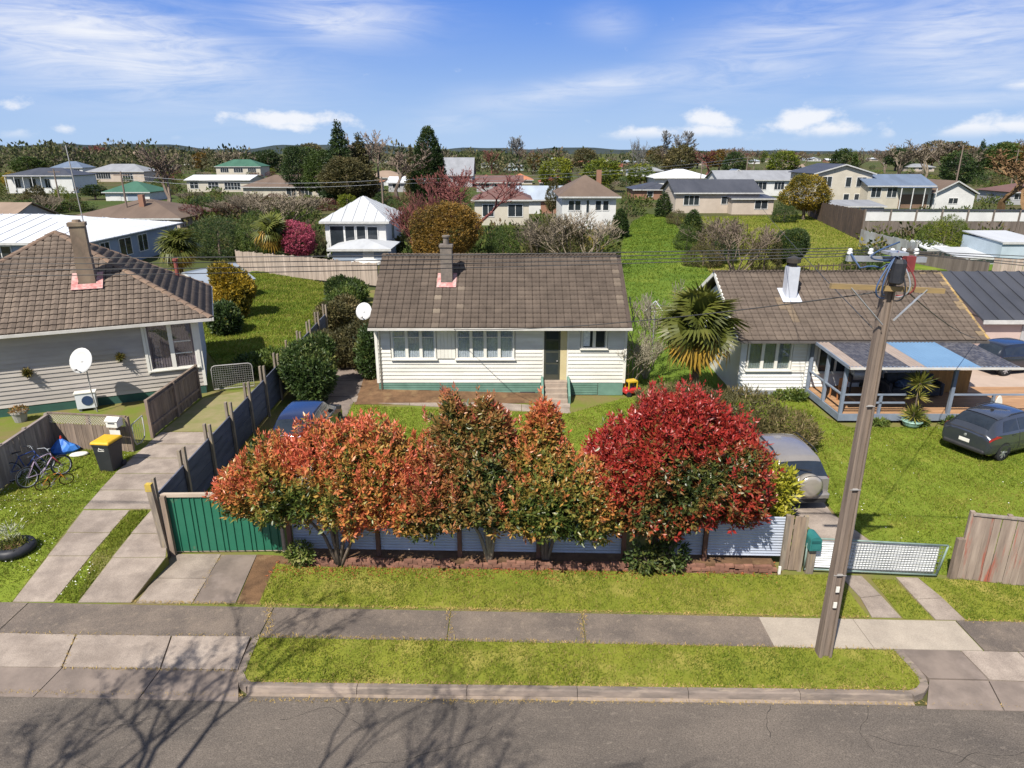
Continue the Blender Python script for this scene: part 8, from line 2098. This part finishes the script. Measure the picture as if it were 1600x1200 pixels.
# shrubs and trees of the nearer streets on the left
for i, (x, yb, yt, w, key, lm, yg) in enumerate(((45, 352, 312, 56, 'round', LM_MG, .3), (62, 335, 290, 34, 'round', LM_OL, .4), (80, 330, 308, 60, 'bush', LM_DG, .55), (110, 330, 312, 70, 'bush', LM_MG, .5), (150, 312, 288, 36, 'round', LM_DG, .5), (98, 312, 290, 24, 'bush', LM_YG, .3), (320, 332, 306, 60, 'bush', LM_DG, .45), (355, 330, 308, 50, 'bush', LM_MG, .4), (480, 326, 304, 60, 'bush', LM_YG, .2), (430, 322, 302, 50, 'bush', LM_MAR, .5), (600, 330, 300, 44, 'bush', LM_DG, .5), (620, 350, 310, 40, 'bush', LM_MG, .4), (570, 306, 286, 40, 'bush', LM_YG, .2), (640, 345, 300, 50, 'bush', LM_OL, .5), (1330, 322, 300, 30, 'bush', LM_OL, .5), (22, 262, 236, 34, 'cone', LM_DG, .4), (46, 275, 244, 46, 'round', LM_MG, .3), (20, 290, 268, 30, 'bush', LM_YEL, .6), (418, 262, 240, 50, 'round', LM_MG, .35), (395, 264, 238, 40, 'round', LM_DG, .4))):
    what = {'LM': ''}; colr = {'mid_green_leaf': 'mid green', 'olive_brown_leaf': 'olive', 'dark_green_leaf': 'dark green', 'yellow_green_leaf': 'yellow green', 'maroon_leaf': 'maroon', 'golden_leaf': 'golden'}[lm.name]
    place_ = ['before the tan roof at the left edge', 'behind the first bush at the left edge', 'in the hedge before the white verandah bungalow', 'beside the lawn of the white verandah bungalow', 'left of the green roofed garage', 'under the white verandah bungalow windows', 'right of the big bare tree', 'below the flat white roof', 'below the brown roofed bungalow', 'under the windows of the brown roofed bungalow', 'behind the white cottage roof', 'at the right side of the white cottage', 'left of the maroon twigs', 'at the foot of the maroon twigs', 'in front of the cream gable', 'pointing up at the foot of the hills', 'below the hills at the left edge', 'at the left edge beside the white bungalow', 'on the skyline before the cedar', 'on the skyline left of the cedar group'][i]
    leafy('garden_shrub' if key == 'bush' else 'garden_tree', f"{colr} {'bush' if key == 'bush' else 'tree'} {place_}", x, yb, yt, w, key, lm, 1, yg, 80+i % 6, 'shrub' if key == 'bush' else 'tree')
# the filler trees and hedges of the far streets
rn = random.Random(77)
kinds = [('round', LM_MG, .35, 'mid green leafy tree'), ('round', LM_DG, .4, 'dark leafy tree'), ('round', LM_OL, .4, 'olive brown leafy tree'), ('round', LM_YG, .2, 'yellow green leafy tree'), ('cone', LM_DG, .35, 'dark conifer'), ('bare', M_TWIG, 0, 'bare brown tree'), ('bare', M_TWIGR, 0, 'bare maroon tree'), ('bare', M_TWIGP, 0, 'bare pale tree'), ('round', LM_RUST, .4, 'rust leafed tree')]
nt_ = 0; FILL = []
for _ in range(3200):
    if nt_ >= 520: break
    yb = rn.choice([rn.uniform(244, 252), rn.uniform(247, 262), rn.uniform(250, 266), rn.uniform(262, 290), rn.uniform(264, 300), rn.uniform(266, 310), rn.uniform(285, 345)]); x = rn.uniform(-60, 1660)
    Y = G(800, yb, ZG)[1]; h = rn.uniform(7, 17) if yb < 252 else (rn.uniform(4.5, 9.5) if yb < 264 else rn.uniform(1.6, 4.2))
    if (955 < x < 1135 and yb > 318) or (1130 < x < 1345 and yb > 330): continue
    hp = h/Y*F0; wp = hp*rn.uniform(.6, 1.05) if yb < 264 else hp*rn.uniform(1.1, 2.2)
    if any(hx0-wp*.4 < x < hx1+wp*.4 and yb > hyb-1 and yb-hp < hyb-2 and yb < hyb+40 for hx0, hx1, hyb, hyr in HOUSES) and rn.random() < (.97 if hp > 14 else .72): continue
    if yb >= 264 and any(hx0-3 < x < hx1+3 and hyb-.55*(hyb-hyr)-200/Y < yb <= hyb for hx0, hx1, hyb, hyr in HOUSES): continue
    if yb >= 264: key, lm, yg, nm = rn.choice([('bush', LM_MG, .45, 'mid green bush'), ('bush', LM_DG, .5, 'dark green bush'), ('bush', LM_OL, .45, 'olive bush'), ('bush', LM_YG, .25, 'yellow green bush'), ('bush', LM_MAR, .5, 'maroon bush'), ('bareb', M_TWIGP, 0, 'bare twiggy bush')])
    else: key, lm, yg, nm = rn.choice(kinds)
    where = 'in the treeline along the horizon' if yb < 252 else ('among the far roofs' if yb < 264 else 'in the gardens of the middle distance')
    lab = nm+' '+where; grp = nm.replace('bush', 'bushes').replace('tree', 'trees').replace('conifer', 'conifers')+' '+where
    if key == 'bare': o_ = bare('bare_tree', lab, x, yb, yb-hp, wp*1.1, lm, 'fine', {'bare_twig': 26, 'maroon_twig': 33, 'pale_twig': 50}[lm.name], 'tree', grp)
    elif key == 'bareb': o_ = bare('bare_shrub', lab, x, yb, yb-hp, wp, lm, 'shrub', 8, 'shrub', grp)
    else: o_ = leafy('far_bush' if key == 'bush' else 'far_tree', lab, x, yb, yb-hp, wp, key, lm, 0 if Y > 200 else 1, yg, 90, 'shrub' if key == 'bush' else 'tree', grp)
    nt_ += 1; FILL.append((o_, nm, where, x))

# taller trees that break the skyline
for x0, x1, n_ in ((0, 440, 11), (440, 700, 7), (740, 1260, 26), (1370, 1610, 30)):
    for _ in range(n_):
        x = rn.uniform(x0, x1); yb = rn.uniform(254, 274); yt = rn.uniform(217, 240) if x0 > 1300 or x0 == 440 else rn.uniform(226, 244); hp = yb-yt; wp = hp*rn.uniform(.75, 1.25)
        key, lm, yg, nm = rn.choice(kinds[:3]+[kinds[5], kinds[7], kinds[7], kinds[5], kinds[8]])
        if key == 'bare': o_ = bare('bare_tree', nm, x, yb, yt, wp*1.1, lm, 'fine', {'bare_twig': 26, 'maroon_twig': 33, 'pale_twig': 50}[lm.name], 'tree', 'tall skyline trees')
        else: o_ = leafy('far_tree', nm, x, yb, yt, wp, key, lm, 1, yg, 90, 'tree', 'tall skyline trees')
        FILL.append((o_, 'tall '+nm, 'among the far roofs', x))
# the low shrubbery of the gardens in between: one tangle nobody could count
def shrubbery():
    n = 7000; rng = np.random.default_rng(31); Y = 62*np.exp(rng.uniform(0, 1.75, n)); X = rng.uniform(-1, 1, n)*Y*.84
    ok = wob(X/9, Y/9, 1.0, 14) > -.24; MEAD = [(4, 28), (12, 28), G(1130, 440), G(1352, 432), G(1362, 366), G(1290, 338), G(1262, 331), G(1060, 333), G(1010, 328), G(975, 350), G(955, 390), G(955, 440)]
    ok &= ~inpoly(MEAD, X, Y) & ~inpoly([(-30, 40), (-30, 62), G(600, 420), G(600, 450), (-6, 40)], X, Y)
    keep = []
    for i in np.nonzero(ok)[0]:
        px, py = PX(X[i], Y[i], ZG)
        if py > 405 or any(a-4-300/Y[i] < px < c+4+300/Y[i] and py > r_-1 and py < yb+1 for a, c, yb, r_ in HOUSES) or (px < 300 and py > 335): continue
        # keep the fronts of the nearer houses clear
        if any(a < px < c and yb < py < yb+1.3*F0/Y[i] for a, c, yb, r_ in HOUSES): continue
        keep.append(i)
    X, Y = X[keep], Y[keep]; n = len(X); hh = rng.uniform(.8, 2.2, n); w = hh*rng.uniform(.6, 1.2, n); m = 60
    d = norm(rng.normal(size=(n, m, 3))); d[..., 2] = np.abs(d[..., 2]); r_ = rng.uniform(.6, 1.05, (n, m))
    P = np.stack([X[:, None]+d[..., 0]*r_*w[:, None], Y[:, None]+d[..., 1]*r_*w[:, None], ZG+hh[:, None]*d[..., 2]*r_], -1).reshape(-1, 3)
    A = norm(d.reshape(-1, 3)+rng.normal(0, .6, (n*m, 3))+np.array([0, 0, .5])); L = np.repeat(hh, m)*rng.uniform(.16, .36, n*m)
    lm = leafmat('shrubbery_leaf', [(0, (.025, .042, .014)), (.4, (.06, .085, .02)), (.65, (.11, .12, .03)), (.8, (.12, .085, .05)), (.9, (.16, .14, .09)), (1, (.24, .2, .03))], rough=.8, transl=.2, spec=.1, objvar=0)
    tint = np.clip(rng.normal(.45, .24, n), 0, 1)
    link('shrubbery', leaves_mesh('shrubbery', P, A, L, L*.55, np.clip(np.repeat(tint, m)+rng.normal(0, .05, n*m), 0, 1), lm, rng=rng), kind='stuff')
shrubbery()
# each filler's label: its kind, what it stands by, and its place among its like there
BYK = {}
for o_, nm, where, x in FILL:
    mk = min(MARKS, key=lambda q: abs(q[0]-x))[1]; pos = {'in the treeline along the horizon': 'on the horizon beyond', 'among the far roofs': 'among roofs beyond', 'in the gardens of the middle distance': 'in gardens by'}[where]
    BYK.setdefault((nm, pos, mk), []).append((x, o_))
for (nm, pos, mk), q in BYK.items():
    q.sort(key=lambda e: e[0]); k = len(q)
    for i, (x, o_) in enumerate(q):
        pre = '' if k == 1 else (['left ', 'right '][i] if k == 2 else (['leftmost ', 'middle ', 'rightmost '][i] if k == 3 else ['leftmost ', 'second from left ', 'third from left ', 'fourth from left ', 'fifth from left ', 'sixth from left ', 'seventh from left '][min(i, 6)]))
        o_['label'] = pre+nm+' '+pos+' '+mk
# the wood on the flat land towards the hills: one mass nobody could count
def wood():
    n = 3600; rng = np.random.default_rng(9); Yd = 330*np.exp(rng.uniform(0, 2.2, n)); X = rng.uniform(-1, 1, n)*Yd*.84
    k = wob(X/140, Yd/140, 1.0, 4) > -.02; X, Yd = X[k], Yd[k]; n = len(X)
    hh = rng.uniform(4, 11, n)*np.clip(1+1.6*wob(X/60, Yd/60, 1, 8), .45, 1.7); w = hh*rng.uniform(.4, .7, n)
    tint = np.clip(rng.normal(.5, .27, n), 0, 1); m = 100
    d = norm(rng.normal(size=(n, m, 3))); r_ = rng.uniform(.55, 1.05, (n, m))
    P = np.stack([X[:, None]+d[..., 0]*r_*w[:, None], Yd[:, None]+d[..., 1]*r_*w[:, None], ZG+hh[:, None]*(.52+.5*d[..., 2]*r_)], -1).reshape(-1, 3)
    A = norm(d.reshape(-1, 3)+rng.normal(0, .6, (n*m, 3))+np.array([0, 0, .5])); L = np.repeat(hh, m)*rng.uniform(.08, .19, n*m)
    lm = leafmat('far_wood', [(0, (.035, .05, .022)), (.35, (.07, .085, .035)), (.6, (.115, .11, .06)), (.8, (.135, .115, .09)), (1, (.18, .16, .075))], rough=.9, transl=.2, spec=.05, objvar=0)
    o = link('far_wood', leaves_mesh('far_wood', P, A, L, L*.6, np.clip(np.repeat(tint, m)+rng.normal(0, .05, n*m), 0, 1), lm, rng=rng), kind='stuff')
wood()

# far power poles with their thin wires
far_poles = []
for i, (x, yb, yt, lab) in enumerate(((97, 330, 264, 'thin dark power pole by the white verandah bungalow'), (203, 352, 268, 'timber power pole above the brown hip roof'), (600, 345, 276, 'power pole left of the maroon twigs'), (1163, 300, 243, 'dark power pole over the grey roofed house'), (1093, 300, 251, 'pale lamp pole by the white hall'), (1487, 320, 226, 'tall leaning pale pole behind the white gabled cottage'), (1577, 300, 233, 'dark power pole with a short arm at the right skyline'))):
    X, Y = G(x, yb, ZG); h = ZA(yt, Y)-ZG; t = thing('power_pole', lab, 'power pole', (X, Y, ZG)); MB().tube([(0, 0, -.2), (0, 0, h)], [.16, .11], 8).build('pole', M_POLE, t)
    if i in (0, 1, 2, 3, 6): MB().beam((-1.1, 0, h-.5), (1.1, 0, h-.5), .12, .12).build('crossarm', M_POLE, t)
    far_poles.append((X, Y, ZG+h))
for k, dz in enumerate((.4, 1.0)):
    a, c = far_poles[1], far_poles[2]
    wire(['upper', 'lower'][k]+' pale wire between the brown roof pole and the maroon tree pole', (a[0], a[1], a[2]-dz), (c[0], c[1], c[2]-dz-.1), .8, .022, 20, m=M_STEEL)
    d_ = (far_poles[3][0], far_poles[3][1], far_poles[3][2]-dz*1.2)
    wire(['upper', 'lower'][k]+' pale wire from the maroon tree pole to the grey roof pole', (c[0], c[1], c[2]-dz-.1), d_, 1.0, .025, 24, m=M_STEEL)

# ================================================================== the street tree behind the camera whose shade falls on the road
rt = thing('street_tree', 'large bare street tree on the near side of the road, behind the viewpoint', 'tree', (-8.2, 1.0, -.02))
def road_tree():
    rng = random.Random(15); tb, cb = MB(), MB()
    def grow(p, d, l, r, lev):
        q = p+d*l*.5+Vector((rng.gauss(0, .04), rng.gauss(0, .04), 0))*l; e = q+(d+Vector((rng.gauss(0, .15), rng.gauss(0, .15), .05))).normalized()*l*.5
        (tb if lev >= 5 else cb).tube([p, q, e], [r, r*.85, r*.72], 6 if lev >= 4 else 4, cap=False)
        if lev == 0: return
        for _ in range(2 if rng.random() < .55 else 3):
            a = Vector((rng.gauss(0, 1), rng.gauss(0, 1), rng.gauss(0, .4))).normalized(); grow(e, (d+a*.62+Vector((0, 0, .12))).normalized(), l*.76*rng.uniform(.8, 1.15), max(.011, r*.62), lev-1)
    for k in range(4):
        a = 2*pi*k/4+.5; grow(Vector((0, 0, 1.8)), Vector((cos(a)*.5+.12, sin(a)*.5+.1, 1)).normalized(), 2.75, .16, 6)
    tb.tube([(0, 0, -.1), (0, 0, .9), (0, 0, 1.75)], [.32, .25, .23], 10)
    # the crown leans over the road; nothing of it comes into view
    def inview(v):
        x, y, z = v[0]+rt.location.x, v[1]+rt.location.y, v[2]+rt.location.z; k = y*CT+(H-z)*ST
        if k <= 0: return False
        px, py = PX(x, y, z); return -25 < px < 1625 and py < 1225
    for B in (tb, cb):
        bad = {i for i, v in enumerate(B.v) if inview(v)}; B.f = [f for f in B.f if not any(i in bad for i in f)]
        print('street tree verts in view', len(bad), len(B.v))
    q = [v for i, v in enumerate(cb.v) if i % 3 == 0 and i not in bad and v[2] > 3.4]; rg = np.random.default_rng(2); q = np.array([q[i] for i in rg.choice(len(q), min(len(q), 2600), replace=False)])
    q = q[wob(q[:, 0], q[:, 1], 1.3, 2) > -.05]; q = np.repeat(q, 3, 0)+rg.normal(0, .08, (len(q)*3, 3)); q = np.array([p for p in q if not inview(p)])
    link('shadow_leaves', leaves_mesh('shadow_leaves', q, rg.normal(size=q.shape), rg.uniform(.06, .12, len(q)), rg.uniform(.04, .07, len(q)), rg.random(len(q)), LM_MG), rt)  # leaves added out of view to make the road shadow denser and dappled
    tb.build('trunk', M_BARK, rt); cb.build('crown', M_TWIG, rt)
    return [v for v in cb.v]
RTV = road_tree()
